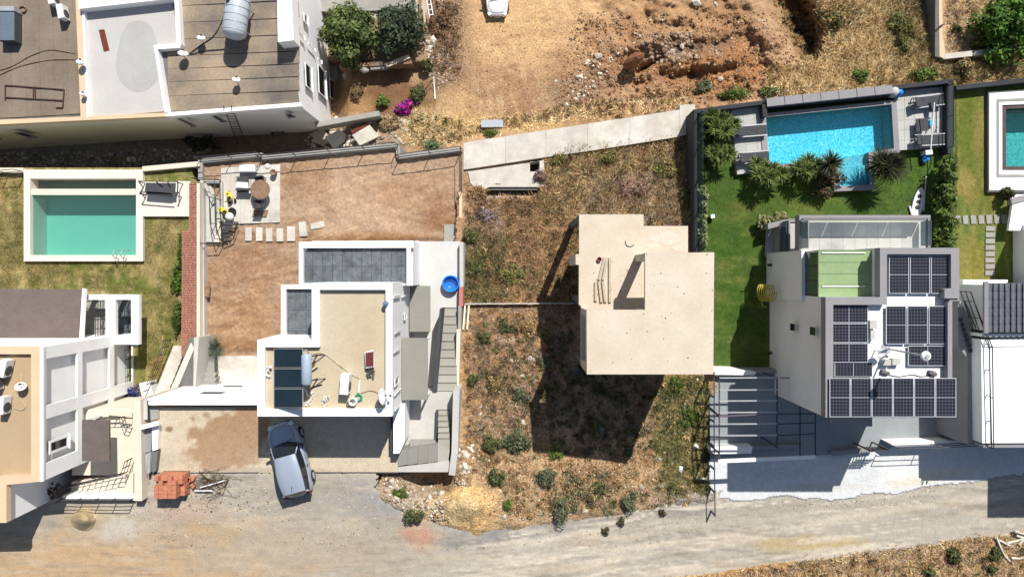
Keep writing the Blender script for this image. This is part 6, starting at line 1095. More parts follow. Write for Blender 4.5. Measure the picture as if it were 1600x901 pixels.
build(MB().pp([(1566, 160), (1950, 150), (1950, 268), (1566, 268)], ZR-1.3, ZR-1.5), "basin_floor", mat("teal_mosaic", C(140, 206, 200, .8), .5, .1, 3, 0), fp); build(flat([(1571, 169), (1949, 155), (1949, 261), (1571, 261)], ZR+.1), "water", water("teal_water", (.07, .48, .52), (.5, .95, .92), .8, 3.6, .08), fp)
build(MB().pp([(1575, 298), (1950, 298), (1950, 312), (1577, 320)], ZR+.1, ZR-.5), "paving", 'whiteb', fp)
PS = [[(1492+i*12.2, 337-.3*i), (1500.5+i*12.2, 336.5-.3*i), (1501.5+i*12.2, 350-.2*i), (1493.5+i*12.2, 350.5-.2*i)] for i in range(7)]
for i, q in enumerate(PS): solo(MB().pp(q, ZR+.07, ZR-.05), "paving_slab", 'concg', (("leftmost grey slab of the crossways path, touching the hedge", "second", "third", "fourth", "fifth", "sixth", "rightmost grey slab of the crossways path, at the white house")[i] if i in (0, 6) else ("", "second", "third", "fourth", "fifth", "sixth")[i]+" grey slab from the hedge on the crossways garden path"), "paving slab", "grey path slabs in the right garden")
for i in range(8): y = 353+i*9.9; solo(MB().pp([(1540.5-.1*i, y), (1555-.1*i, y), (1555-.1*i, y+7.6), (1540.5-.1*i, y+7.6)], ZR+.07, ZR-.05), "paving_slab", 'concg', (("topmost", "second from top", "third from top", "fourth from top", "fifth from top", "sixth from top", "seventh from top", "lowest")[i]+" grey slab of the lengthwise garden path"), "paving slab", "grey path slabs in the right garden")
# upper right walled field
tw = thing("field_wall", "pale low wall with a corner at the top right field", "wall", P(1470, 85, -10.5)); ZF = -9.4
build(MB().pp([(1462, -120), (1466, -120), (1475, 92), (1461, 88)], ZF, -12), "wall_section", 'concd', tw); build(MB().pp([(1466, -120), (1470, -120), (1473, 55), (1477, 83), (1475, 92), (1468, 88)], ZF+.02, -12), "wall_section", 'peach', tw); build(MB().pp([(1477, 84), (1620, 68), (1950, 50), (1950, 58), (1620, 77), (1475, 92.5)], ZF, -12), "wall_section", 'concw', tw)
solo(MB().tube([P(1463, 47, ZF+.1), P(1469, 41, ZF+.2), P(1475, 38, ZF+.1)], .05), "wall_branch", 'stem', "dark branch lying across the pale corner wall", "branch")

# ================================================================== PLANTS
def shrub(px, py, zf, rx, ry, h, n, size, cols, label, name="shrub", cat="shrub", seed=0, group=None, asp=.5):
    z = float(zf(np.array(float(px)), np.array(float(py)))) if callable(zf) else zf
    q = P(px, py, z); V, Fc, c = leaves(q+Vector((0, 0, h*.42)), (rx, ry, h*.6), n, size, cols, seed or int(px*7+py), 16, asp=asp); t = thing(name, label, cat, q, group)
    npmesh("foliage", V, Fc, 'leaf', t, c); mb = MB()
    for k in range(5): a = k*1.26+px; mb.tube([q+Vector((0, 0, -.05)), q+Vector((math.cos(a)*rx*.3, math.sin(a)*ry*.3, h*.4))], [.03, .012], 5)
    build(mb, "stem", 'stem', t); return t
G1 = [C(92, 98, 58), C(74, 82, 48), C(114, 116, 74)]; G2 = [C(104, 112, 82), C(84, 92, 66), C(128, 130, 100)]; G3 = [C(96, 116, 50), C(76, 98, 40), C(120, 134, 70)]; DY = [C(170, 140, 96), C(150, 118, 80), C(190, 160, 116)]
for px, py, rx, ry, h, n, cols, lb in (
    (806, 686, .95, .75, .8, 900, G2, "large grey green shrub left of the concrete house shadow"), (768, 692, .5, .5, .6, 420, G1, "dark shrub left beside the large grey green shrub"), (850, 740, .7, .6, .7, 640, G2, "round grey green shrub below the shadow's left corner"), (876, 792, .55, .8, .7, 640, G2, "upright grey green shrub near the road, left of the thicket"), (905, 765, .9, .8, .6, 800, G2+DY, "wide dusty thicket in the middle of the ochre slope"), (935, 762, .4, .5, .5, 330, G1, "green shrub on the right of the dusty thicket"), (980, 780, .6, .6, .6, 460, G2, "grey green shrub above the road on the right slope"), (920, 702, .35, .3, .35, 240, G2, "small grey shrub at the lower edge of the big shadow"), (868, 706, .42, .4, .4, 300, G3, "pale yellow green shrub just below the big shadow"), (981, 703, .3, .3, .4, 240, G2, "small thin shrub at the right lower edge of the shadow"), (776, 745, .5, .55, .5, 420, G1, "dark shrub above the yellow dug earth"), (792, 786, .26, .26, .35, 240, G3, "bright green shrub beside the yellow dug earth"), (649, 803, .5, .42, .5, 520, G1, "dark green shrub at the road edge by the red spill"), (626, 768, .42, .34, .4, 380, G3, "green shrub among rubble below the wide grey steps"),
    (737, 592, .34, .34, .5, 360, G1, "dark green shrub beside the long boundary wall, level with the stairs"), (792, 512, .4, .34, .4, 300, G1, "small green shrub in the upper dry plot below the kerb"), (756, 528, .45, .36, .4, 330, G1, "low green shrub near the boundary wall below the kerb"), (856, 522, .4, .4, .45, 340, G1+DY, "shrub touching the shadow's edge below the kerb"), (814, 615, .5, .45, .5, 380, G2, "grey shrub in the middle of the dry plot"), (776, 600, .5, .6, .5, 420, G1+DY, "dull green shrub left of the middle grey shrub"), (826, 512, .6, .5, .5, 420, DY, "brown dried shrub in the middle below the kerb"), (850, 565, .35, .4, .4, 300, G2, "grey shrub by the orange stone at the shadow's edge"),
    (735, 372, .4, .5, .6, 420, G1, "green shrub against the boundary wall above the paddling pool"), (742, 420, .5, .7, .5, 520, G1, "olive shrub against the boundary wall beside the paddling pool"), (800, 430, .7, .6, .6, 560, [C(120, 128, 70), C(150, 140, 90)], "yellow green weeds above the kerb"), (760, 335, .5, .5, .5, 420, [C(150, 130, 130), C(170, 150, 146), C(130, 112, 112)], "greyish purple dry shrub below the foundation slab"), (845, 276, .45, .4, .5, 380, [C(150, 120, 112), C(130, 104, 92)], "dry brown shrub at the right end of the foundation slab"), (745, 300, .6, .5, .5, 420, DY, "straw shrub left of the trench"), (990, 300, .9, .9, .7, 800, [C(170, 134, 116), C(150, 116, 96), C(180, 150, 130)], "large pinkish brown dry shrub above the unfinished house"), (1040, 265, .8, .6, .7, 700, DY+G3, "olive and straw shrub below the walkway's right end"), (950, 245, .7, .45, .6, 500, G3+DY, "yellow green shrub along the walkway"), (870, 250, .7, .4, .6, 500, DY+G3, "tall straw shrub at the notch of the walkway"), (1068, 310, .35, .8, .8, 520, G1, "dark green shrub against the dark boundary wall"), (1078, 345, .3, .6, .9, 420, G2, "grey green shrub by the dark wall's hedge"), (1055, 600, .4, .5, .4, 300, G3, "olive weeds in front of the unfinished house"), (1075, 650, .5, .7, .4, 460, G3, "olive weeds along the driveway fence")): shrub(px, py, zplot, rx*1.22, ry*1.22, h*1.05, int(n*2.1), .075, cols, lb, asp=.38)
for px, py, rx, ry, h, n, cols, lb in ((1140, 148, 1.2, .5, .9, 800, G3, "green shrub on the field behind the left pool terrace"), (1200, 147, .7, .45, .8, 520, G2+G3, "grey green shrub behind the corner of the pool wall"), (1098, 138, .7, .5, .7, 500, G2, "grey shrub at the right end of the walkway"), (1440, 118, 1.0, .5, .9, 700, G3, "bright green shrub above the right pool terrace"), (1500, 108, .8, .8, 1, 640, G1+DY, "olive shrub below the field wall corner"), (1405, 60, .9, 1.6, 1.1, 1100, [C(120, 116, 66), C(100, 100, 54)], "tall olive thicket in the straw field"), (1340, 120, .6, .5, .8, 460, G3, "green tuft in the straw field above the pool wall"), (1395, 40, .6, .6, .9, 500, DY+G3, "olive brown shrub in the upper straw field"), (1305, 35, .7, .7, 1, 560, DY+G3, "shrub at the right rim of the dark pit"), (1492, 47, .35, .3, .5, 260, G1, "small green shrub inside the field wall"), (1535, 55, .8, .9, 1.2, 600, G1, "dark shrub left of the tree in the walled field"),
    (598, 160, .55, .5, .8, 480, G3, "bright green shrub left of the magenta bougainvillea"), (652, 148, .6, .8, .9, 640, G1, "olive shrub right above the magenta bougainvillea"), (668, 105, .45, .8, .9, 480, G1, "dark green shrub by the pale stone bank"), (676, 228, .7, .35, .6, 420, [C(120, 140, 96), C(90, 116, 70)], "green weeds behind the step of the grey garden wall"), (612, 195, .9, .6, .6, 620, [C(190, 166, 130), C(150, 126, 92)], "dried pale shrub below the magenta bougainvillea"), (560, 145, .5, .6, .8, 360, [C(150, 126, 92), C(120, 100, 70)], "brown dried shrub in the dug garden"), (690, 40, .8, 1.6, .6, 800, [C(150, 116, 90), C(120, 92, 70)], "brown scrub along the left edge of the dirt lot"), (767, 208, .5, .25, .4, 260, G3, "green tuft below the pale tipped sheet")): shrub(px, py, znorth, rx, ry, h, int(n*1.6), .1, cols, lb, asp=.4)
for px, py, n, lb, sz in ((1487, 866, 560, "round dark green shrub on the bank, left of the white branches", .5), (1548, 862, 480, "dark green shrub on the bank beside the white branches", .45), (1448, 890, 300, "olive green shrub low on the bank", .35), (1545, 886, 240, "dull brown green shrub at the bottom of the bank", .35)): shrub(px, py, lambda x, y: zroad(x, y)+.06, sz, sz, .6, n, .09, G1, lb)
for px, py, lb in ((945, 828, "leftmost spiky dark weed at the road edge"), (970, 815, "middle spiky dark weed at the road edge"), (1034, 800, "spiky dark weed at the road edge near the driveway fence")): shrub(px, py, zroad, .28, .35, .3, 120, .12, [C(96, 84, 56), C(70, 66, 44)], lb, asp=.2)
V, Fc, c = leaves(P(636, 168, -10.1), (.95, .6, .6), 900, .14, [(.42, .02, .28), (.3, .015, .24), (.5, .04, .34), (.05, .08, .03)], 31); npmesh("bougainvillea", V, Fc, 'leaf', col=c, label="magenta flowering bougainvillea beside the rubble slabs", cat="bougainvillea")
def tree(px, py, z, r, h, n, cols, label, size=.2, seed=1, ncl=26):
    q = P(px, py, z+h*.7); base_ = Vector((q.x, q.y, z)); t = thing("tree", label, "tree", base_); mb = MB().tube([base_, base_+Vector((.05, .05, h*.35)), base_+Vector((0, .1, h*.6))], [.2, .14, .1], 8); build(mb, "trunk", 'stem', t)
    mb = MB(); rs = random.Random(seed)
    for k in range(9): a = k*.7+rs.random(); e = base_+Vector((math.cos(a)*r*rs.uniform(.5, .85), math.sin(a)*r*rs.uniform(.5, .85), h*rs.uniform(.55, .95))); s = base_+Vector((0, .05, h*rs.uniform(.3, .5))); mb.tube([s, s.lerp(e, .5)+Vector((0, 0, .15)), e], [.09, .05, .02], 6)
    build(mb, "limbs", 'stem', t); V, Fc, c = leaves(base_+Vector((0, 0, h*.62)), (r, r, h*.5), n, size, cols, seed, ncl, fill=.7); npmesh("crown", V, Fc, 'leaf', t, c); return t
TG = [C(88, 106, 54), C(64, 82, 40), C(112, 124, 72)]; TD = [C(68, 82, 58), C(50, 62, 44), C(86, 98, 72)]
tree(541, 52, -11, 2.05, 3.4, 9500, TG, "bright green round tree beside the white building's windows", .15, 5, 30); tree(617, 46, -11, 1.85, 3.2, 9000, TD, "dark green round tree next to the striped scaffold boards", .14, 6, 30); tree(540, 88, -11, 1.1, 2.4, 2600, TG, "smaller green tree below the bright round tree", .13, 7, 16)
tree(1585, 38, -11, 2.3, 3.6, 8000, [C(84, 124, 44), C(66, 104, 36), C(110, 140, 60)], "bright green tree in the walled field at the right edge", .15, 8, 28)
shrub(1528, 72, znorth, .8, .4, .8, 460, .13, G3, "green ground shrub at the foot of the walled field tree")
def rosette(c, r, n, wd_, mb_cols, rs, up=.5):
    V = []; Cc = []
    for i in range(n):
        a = i*2.39996+rs.uniform(-.2, .2); e = rs.uniform(.05, 1.25); l = r*rs.uniform(.8, 1.1); d = Vector((math.cos(a), math.sin(a), 0)); s = Vector((-d.y, d.x, 0)); pts = []
        for t in (0, .35, .7, 1): pts.append(c+d*(l*t*math.cos(e*.9))+Vector((0, 0, l*(t*math.sin(e)-.35*t*t*math.cos(e)))))
        ws = (wd_*.7, wd_, wd_*.7, .002)
        for k in range(3): V += [pts[k]-s*ws[k]/2, pts[k]+s*ws[k]/2, pts[k+1]+s*ws[k+1]/2, pts[k+1]-s*ws[k+1]/2]; cc = np.array(mb_cols[rs.randint(0, len(mb_cols)-1)])*rs.uniform(.8, 1.2); Cc += [cc]*4
    return V, Cc
def yucca(px, py, z, h, r, n, cols, label, wd_=.065, heads=2, name="yucca", group="spiky yuccas round the blue pool"):
    r = r*1.22; n = int(n*1.5); q = P(px, py, z); top = P(px, py, z+h); q = Vector((top.x, top.y, z)); t = thing(name, label, name.replace("_", " "), q, group); rs = random.Random(int(px*3+py)); V = []; Cc = []; mb = MB()
    for k in range(heads):
        a = k*2.1; c = q+Vector((math.cos(a)*.3*(heads > 1), math.sin(a)*.3*(heads > 1), h-k*.18)); v_, c_ = rosette(c, r, n, wd_, cols, rs); V += v_; Cc += c_; mb.tube([q, c], [.11, .07], 7)
    build(mb, "trunk", 'stem', t); V = np.array([tuple(v) for v in V]); npmesh("leaves", V, np.arange(len(V)).reshape(-1, 4), 'leaf', t, np.array(Cc)); return t
YC = [C(94, 110, 52), C(68, 86, 38), C(122, 134, 72)]; YD = [C(58, 62, 38), C(44, 50, 32), C(72, 74, 48)]
for px, py, h, r, n, lb in ((1116, 187, 1.0, .62, 60, "yucca at the top left corner of the pool garden"), (1139, 194, 1.0, .52, 55, "yucca nearest the upper left lounger"), (1124, 207, 1.3, .62, 60, "yucca in front of the top left pair, by the lounger terrace"), (1117, 246, 1.0, .55, 55, "left yucca of the pair beside the lower left lounger"), (1131, 240, 1.2, .55, 55, "right yucca of the pair beside the lower left lounger"), (1192, 279, 1.3, .62, 62, "pale yucca below the left pool terrace, left one"), (1212, 272, 1.1, .6, 60, "pale yucca below the left pool terrace, right one"), (1187, 262, .9, .55, 50, "yucca touching the lower left lounger"), (1252, 268, 1.2, .62, 62, "pale yucca below the pool's long edge, left of the dark palm"), (1268, 258, 1.0, .58, 56, "yucca at the pool's long edge beside the dark palm")): yucca(px, py, ZR, h, r, n, YC, lb)
yucca(1296, 256, ZR, 1.6, .8, 90, YD, "dark cycad palm beside the pale pool steps, left side", .06, 1, "cycad_palm", "dark palms at the pool steps"); yucca(1384, 262, ZR, 1.7, 1.0, 150, YD, "large dark cycad palm right of the pale pool steps", .06, 2, "cycad_palm", "dark palms at the pool steps")
shrub(1286, 288, ZR, 1.0, .95, 1.2, 2400, .1, [C(96, 72, 56), C(70, 70, 46), C(110, 96, 70), C(60, 72, 44)], "reddish dark bush below the dark palm on the lawn"); shrub(1228, 268, ZR, .3, .3, .4, 200, .1, [C(150, 92, 70), C(120, 84, 60)], "small reddish plant between the pale yuccas")
shrub(1565, 303, ZR, .42, .42, 1.1, 700, .1, [C(96, 96, 66), C(76, 78, 50)], "small round dark tree at the corner of the far right pool deck", "small_tree", "tree")
def hedge(pts, z, wd_, h, n, cols, label, size=.1, seed=3):
    out = []
    for i, (x, y) in enumerate(pts): out.append(leaves(P(x, y, z+h*.5)+Vector((R.uniform(-.06, .06), 0, 0)), (wd_*R.uniform(.9, 1.1), wd_*1.3, h*.62), n, size, cols, seed+i, 10, .6))
    V, Fc, c = cat3(*out); t = thing("hedge", label, "hedge", P(*pts[0], z)); npmesh("foliage", V, Fc, 'leaf', t, c); mb = MB()
    for x, y in pts: q = P(x, y, z); mb.tube([q, q+Vector((0, 0, h*.6))], [.04, .02], 5)
    build(mb, "stems", 'stem', t)
hedge([(1097, 298+i*12) for i in range(8)], ZR, .32, 1.2, 420, [C(120, 130, 84), C(96, 110, 66), C(150, 156, 110)], "clipped pale hedge along the left side of the lawn")
hedge([(1474+3*math.sin(i*1.7), 256+i*11.5) for i in range(12)], ZR, .62, 2.0, 620, [C(96, 116, 50), C(74, 94, 40), C(116, 132, 64)], "tall green hedge between the lawn and the far right garden", .13, 40)
hedge([(1100, 190+i*14) for i in range(7)], ZR, .25, .7, 240, [C(60, 84, 36), C(80, 100, 44)], "low dark hedge strip left of the yuccas", .1, 60)
hedge([(1190, 348), (1200, 343), (1211, 341), (1222, 341)], ZR, .38, 1.0, 420, [C(150, 150, 96), C(120, 124, 72), C(176, 172, 120)], "pale rounded hedge curving round the lower terrace corner", .09, 80)

# ================================================================== CARS
def loft(mb, secs, cap=True):
    o = len(mb.v); k = len(secs[0])
    for s in secs: mb.v += [tuple(p) for p in s]
    for i in range(len(secs)-1):
        for j in range(k-1): a = o+i*k+j; mb.f.append((a, a+1, a+k+1, a+k))
    if cap: mb.f.append(tuple(o+j for j in range(k-1, -1, -1))); mb.f.append(tuple(o+(len(secs)-1)*k+j for j in range(k)))
    return mb
def car(loc, rz, pm, label, group=None, L=4.2, Wd=1.78, roofm=None):
    t = thing("car", label, "car", loc, group); t.rotation_euler = (0, 0, rz); W[t.name] = Vector((0, 0, 0)); O = (0, 0, 0); h = L/2; hw = Wd/2
    def B(mb, n, m, par=None, smooth=False): return build(mb, n, m, par or t, smooth, O)
    # body: stations along x (front = +x): x, half width, floor, side height, centre height
    st = [(-h, .6, .42, .78, .84), (-h+.1, .8, .3, .88, .94), (-h+.45, .93, .22, .92, .97), (-h+1.2, 1, .2, .93, .97), (-h+2.2, 1, .2, .93, .96), (h-1.25, .99, .2, .92, .97), (h-.8, .96, .2, .88, .95), (h-.35, .87, .22, .8, .86), (h-.1, .7, .28, .68, .74), (h, .5, .36, .58, .62)]
    secs = []
    for x, w_, f0, sh, ch in st:
        w_ *= hw; half = [(0, f0), (w_*.9, f0), (w_, f0+.12), (w_, sh*.72), (w_*.965, sh*.92), (w_*.9, sh), (w_*.5, sh+(ch-sh)*.75), (0, ch)]; ring = [(x, y, z) for y, z in half] + [(x, -y, z) for y, z in half[-2:0:-1]] + [(x, 0, f0)]; secs.append(ring)
    bd = B(loft(MB(), secs), "body", pm, None, True); md = bd.modifiers.new("smooth_shape", 'SUBSURF'); md.levels = 1; md.render_levels = 2
    # cabin
    zr = 1.46; rx0, rx1 = -h+.34, h-1.72; r0, r1 = .57*1, .6
    roof = []; N_ = 9
    for i in range(N_): u = i/(N_-1); x = rx0+(rx1-rx0)*u; wy = hw*(.66+.1*math.sin(math.pi*min(1, u*.9+.12))); zz = zr-.1*(2*u-1)**2-.02; roof.append([(x-.03, -wy, zz-.06), (x, -wy*.9, zz), (x, -wy*.4, zz+.03), (x, 0, zz+.035), (x, wy*.4, zz+.03), (x, wy*.9, zz), (x-.03, wy, zz-.06)])
    rf_ = B(loft(MB(), roof, False), "roof", roofm or pm, None, True)
    wf, wb = roof[-1], roof[0]
    ws = [(h-1.0, y*hw*.86/1, .93-.03*abs(y)) for y in (-1, -.6, -.25, 0, .25, .6, 1)]; ws = [(x-.22*abs(y/(hw*.86))**2, y, z) for x, y, z in ws]
    B(loft(MB(), [wf, [((a[0]*.5+b[0]*.5)+.0, (a[1]+b[1])/2, (a[2]+b[2])/2+.03) for a, b in zip(wf, ws)], ws], False), "windscreen", 'dglass', None, True)
    rs_ = [(-h+.07+.12*abs(y)**2, y*hw*.8, 1.0) for y in (-1, -.6, -.25, 0, .25, .6, 1)]; B(loft(MB(), [rs_, [((a[0]+b[0])/2, (a[1]+b[1])/2, (a[2]+b[2])/2+.03) for a, b in zip(rs_, wb)], wb], False), "rear_window", 'dglass', None, True)
    for s in (0, 6):
        sg = 1 if s else -1; edge = [r[s] for r in roof]; low = [(rs_[s][0]+.03+(ws[s][0]-rs_[s][0]-.06)*i/(N_-1), sg*hw*(.8+.12*math.sin(math.pi*i/(N_-1))), .925) for i in range(N_)]
        B(loft(MB(), [edge, low] if s else [low, edge], False), "side_window", 'dglass', None, True)
        B(MB().tube([ws[s], [(a+b)/2 for a, b in zip(ws[s], wf[s])], wf[s]], .035, 6), "pillar", pm, None, True); B(MB().tube([rs_[s], wb[s]], .05, 6), "pillar", pm, None, True); B(MB().tube([tuple(p) for p in edge], .025, 5), "roof_rail", 'dgrey', None, True)
        B(MB().box((h-1.38, sg*(hw-.02), .97), (.12, .3, .13), sg*.25), "mirror", 'dgrey')
        for x in (-h+.78, h-.85):
            w0 = B(MB().lathe((x, sg*(hw-.1), .32), [(.2, -.1), (.31, -.1), (.32, -.07), (.32, .07), (.31, .1), (.2, .1)], 20, Matrix.Rotation(1.5708, 3, 'X')), "wheel", 'tyre'); B(MB().lathe((x, sg*(hw+.001), .32), [(.19, -.02), (.2, .0), (.05, .012)], 16, Matrix.Rotation(-sg*1.5708, 3, 'X')), "rim", 'steel', w0)
        B(MB().box((h-.2, sg*hw*.6, .7), (.22, .34, .1), -sg*.5), "headlight", 'glass' if False else 'plastic'); B(MB().box((-h+.1, sg*hw*.68, .86), (.14, .3, .12), sg*.3), "tail_light", 'red')
    hl = [(h-1.12, -.66*hw, 1.005-.05), (h-.7, -.72*hw, .93), (h-.25, -.5*hw, .79), (h-.2, 0, .79), (h-.25, .5*hw, .79), (h-.7, .72*hw, .93), (h-1.12, .66*hw, .955)]; B(MB().tube(hl, .008, 4), "bonnet_seam", 'black')
    for sg in (-1, 1):
        for x in (-h+1.5, h-1.55): B(MB().tube([(x, sg*hw*1.003, .35), (x, sg*hw*1.003, .66), (x-.02, sg*hw*.968, .86), (x-.04, sg*hw*.91, .935)], .008, 4), "door_seam", 'black')
        for x in (-.55, .5): B(MB().box((x, sg*hw*.985, .82), (.18, .04, .03)), "door_handle", 'dgrey')
    B(MB().box((-h-.005, 0, .72), (.03, .5, .11)), "number_plate", 'plastic'); B(MB().box((h+.005, 0, .45), (.03, .5, .11)), "number_plate", 'plastic'); B(MB().box((h-.03, 0, .5), (.08, Wd*.45, .16)), "grille", 'black')
    B(MB().box((-h+.0, 0, .5), (.12, Wd*.7, .18)), "bumper", 'dgrey'); B(MB().tube([(-h+.75, 0, 1.44), (-h+.55, 0, 1.6)], .015, 5), "aerial", 'black'); B(MB().bar((-h+.28, .3, 1.09), (-h+.34, -.15, 1.14), .03), "rear_wiper", 'black'); B(MB().bar((h-.98, -.5, .98), (h-1.1, .05, 1.03), .03), "wiper", 'black')
    return t
hd = Vector((-31, 113, 0)).normalized(); c0 = P(452.5, 717, .75)
car((c0.x, c0.y, .035), math.atan2(hd.y, hd.x), paint("blue_grey_paint", C(172, 182, 198), .3, .1), "blue grey hatchback parked half in the shade on the driveway", None, 4.1, 1.8)
zc_ = float(znorth(np.array(777.), np.array(0.))); c1 = P(777, -17, zc_+.6); car((c1.x, c1.y, zc_+.08), -math.pi/2, paint("white_paint", (.74, .74, .74), .3, 0), "white car cut off by the photo's top edge on the dirt lot", None, 4.0, 1.66)

# ================================================================== ROCKS, SLABS AND LOOSE THINGS
def rock(px, py, zf, r, m, label, flat=.7, name="rock", cat="rock"):
    z = float(zf(np.array(float(px)), np.array(float(py)))); vs_, fs_ = ICO; a = R.uniform(0, 6); mt = Matrix.Rotation(a, 3, 'Z') @ Matrix.Diagonal((1, R.uniform(.65, .95), flat)); sd_ = R.uniform(0, 99)
    pts = [P(px, py, z+.1*r)+mt @ (v*r*R.uniform(.62, 1.15)) for v in vs_]; solo(MB().add(pts, fs_), name, m, label, cat)
M['rockb'] = mat("brown_boulder", C(136, 92, 66), .95, .2, 2, .5)
q = P(987, 100, float(znorth(np.array(987.), np.array(100.)))); vs_, fs_ = ICO2; mt = Matrix.Rotation(.48, 3, 'Z') @ Matrix.Diagonal((.85, .42, .8)); solo(MB().add([q+Vector((0, 0, .75))+mt @ (v*(.8+.35*float(fbm(np.array(v.x*9+4), np.array(v.y*9+v.z*7), 5, 3)))) for v in vs_], fs_), "boulder", 'rockb', "large brown boulder with a deep shadow in the excavated lot", "boulder")
for px, py, r, m, lb in ((905, 121, .3, 'slabw', "square white block on the dirt lot"), (868, 127, .14, 'slabw', "small white block left of the square white block"), (934, 88, .38, 'rock', "pale broken stone above the square white block"), (1007, 80, .3, 'rock', "grey stone at the upper end of the brown boulder"), (991, 68, .2, 'rock', "pale stone above the brown boulder"), (1088, 4, .42, 'slabw', "white slab at the photo's top edge, left one"), (1118, 8, .26, 'slabw', "white slab at the photo's top edge, right one"), (1050, 80, .3, 'rock', "grey stone in the rubble right of the boulder"), (1065, 72, .3, 'rock', "second grey stone in the rubble, further right"), (885, 164, .2, 'slabw', "white stone just above the walkway"), (900, 155, .16, 'slabw', "small white stone above the walkway, further right"), (1125, 124, .3, 'rock', "purple grey stone behind the left pool terrace"), (1110, 133, .24, 'rock', "pale stone above the walkway's right end"), (676, 62, .34, 'slabw', "white stone at the top of the pale stone bank"), (672, 75, .26, 'slabw', "pale stone in the middle of the stone bank"), (1370, 110, .24, 'rock', "pale stone in the straw field above the pump"), (540, 118, .34, 'rock', "pale stone in the dug garden under the trees")): rock(px, py, znorth, r, m, lb)
for px, py, r, m, lb in ((829, 560, .26, 'slabw', "white stone in the middle of the dry plot"), (799, 563, .2, 'rock', "grey stone left of the white stone"), (803, 531, .17, 'slabw', "small white stone below the dried shrub"), (751, 636, .17, 'slabw', "white round stone near the boundary wall"), (750, 647, .16, 'slabw', "second white stone near the boundary wall"), (852, 543, .18, 'orange', "orange clay piece at the shadow's edge"), (818, 660, .24, 'slabw', "flat white stone above the large grey green shrub"), (817, 587, .22, 'rock', "dark sided stone in the dry plot"), (788, 806, .2, 'slabw', "white stone at the right tip of the yellow dug earth"), (690, 770, .2, 'slabw', "white stone under the shade of the front wall"), (672, 778, .26, 'slabw', "long white stone by the shade's lower edge"), (620, 778, .28, 'rock', "pinkish stone slab at the road corner"), (612, 752, .32, 'rock', "pale stone below the wide grey steps"), (728, 710, .3, 'slabw', "pale stone at the foot of the boundary wall"), (726, 728, .34, 'slabw', "larger pale stone at the wall's lower end"), (1003, 760, .26, 'rock', "pale stone on the ochre slope at right"), (916, 798, .24, 'rock', "pale flat stone near the road"), (1031, 717, .2, 'tank', "small pale blue bag on the olive weeds"), (1064, 733, .3, 'plastic', "white crumpled litter on the olive weeds"), (1088, 697, .28, 'plastic', "white litter beside the driveway fence"), (900, 578, .26, 'concd', "grey stone inside the big shadow, upper one"), (940, 672, .3, 'concd', "grey stone inside the big shadow, lower one"), (1099, 748, .3, 'conc', "pale block at the foot of the driveway fence")): rock(px, py, zplot, r, m, lb)
q = P(735, 795, -.4); V = np.array([tuple(v) for v in ICO2[0]])
def slab(px, py, pts, tilt, m, lb):
    z = float(znorth(np.array(float(px)), np.array(float(py)))); c = P(px, py, z+.55); xy = PX(pts, z+.6); mb = MB(); n = len(xy)
    top = [Vector((p.x, p.y, c.z+.1+tilt[0]*(p.x-c.x)+tilt[1]*(p.y-c.y))) for p in xy]; bot = [p-Vector((0, 0, .22)) for p in top]; mb.add(top+bot, [tuple(range(n-1, -1, -1)), tuple(range(n, 2*n))]+[(i, (i+1) % n, n+(i+1) % n, n+i) for i in range(n)]); solo(mb, "concrete_slab", m, lb, "slab", "broken concrete slabs behind the garden wall")
slab(533, 215, [(506, 213), (531, 203), (548, 216), (520, 232)], (.25, .2), 'slabw', "pale broken slab tilted in the middle of the heap"); slab(572, 210, [(551, 212), (578, 196), (592, 212), (562, 227)], (-.2, .25), 'slabw', "cleanest pale broken slab, rightmost in the heap"); slab(503, 210, [(488, 206), (506, 203), (520, 220), (504, 228), (490, 222)], (.1, -.2), 'rock', "greyish broken slab, leftmost in the heap"); slab(530, 206, [(515, 206), (548, 203), (547, 216), (530, 222)], (-.15, .1), 'slabw', "pale slab partly under the tilted middle slab"); slab(560, 200, [(548, 204), (573, 193), (575, 197), (550, 209)], (.1, .1), 'rwood', "dark brown board between the pale slabs")
solo(MB().bar(P(496, 198, -9.4), P(595, 180, -9.4), .35, 1.2), "retaining_wall", 'concg', "low grey retaining wall from the white building into the dug garden", "wall"); solo(MB().bar(P(533, 107, -10), P(645, 100, -10), .25, 1.0), "retaining_wall", 'wood', "rough earth retaining wall below the round trees", "wall")
solo(MB().pp([(578, 97), (603, 96), (604, 107), (579, 109)], -9.6, -9.9), "metal_sheet", 'anth', "two grey sheets lying on the retaining wall below the trees", "sheet"); solo(MB().bar(P(603, 103, -9.4), P(640, 88, -9.4), .3, .06), "plank", 'plank', "pale board slanting from the wall below the dark tree", "board")
V, Fc, c = rocks(np.array([570.]), np.array([108.]), lambda x, y: 0*x-9.9, .5, .5, [C(196, 190, 180)], 3); npmesh("grey_sack", V, Fc, 'stone', col=c, label="pale grey sack beside the sheets under the bright green tree", cat="sack")
t = thing("scaffold_stack", "stack of grey boards and white ladders at the photo's top edge", "scaffold", P(657, 15, -10.5))
for k, (a, b) in enumerate((((650, -30), (652, 38)), ((655, -30), (658, 37)), ((660, -30), (664, 38)))): build(MB().bar(P(*a, -9.6+k*.02), P(*b, -9.6+k*.02), .16, .06), "board", 'plank' if k != 1 else 'wood', t)
for a, b in (((664, -20), (671, 27)), ((669, -20), (677, 24))): build(MB().bar(P(*a, -9.5), P(*b, -9.5), .06), "ladder_rail", 'plastic', t)
for k in range(6): build(MB().bar(P(664+k*1.2, -16+k*8, -9.5), P(670+k*1.2, -17+k*8, -9.5), .05), "ladder_rung", 'plastic', t)
for q in ((652, 0), (662, 30)): build(MB().bar(P(*q, -11.5), P(*q, -9.65), .1), "post", 'wood', t)
struct(MB().pp([(496, -60), (660, -60), (650, 16), (498, 18)], -10.6, -12), "path", 'concg')
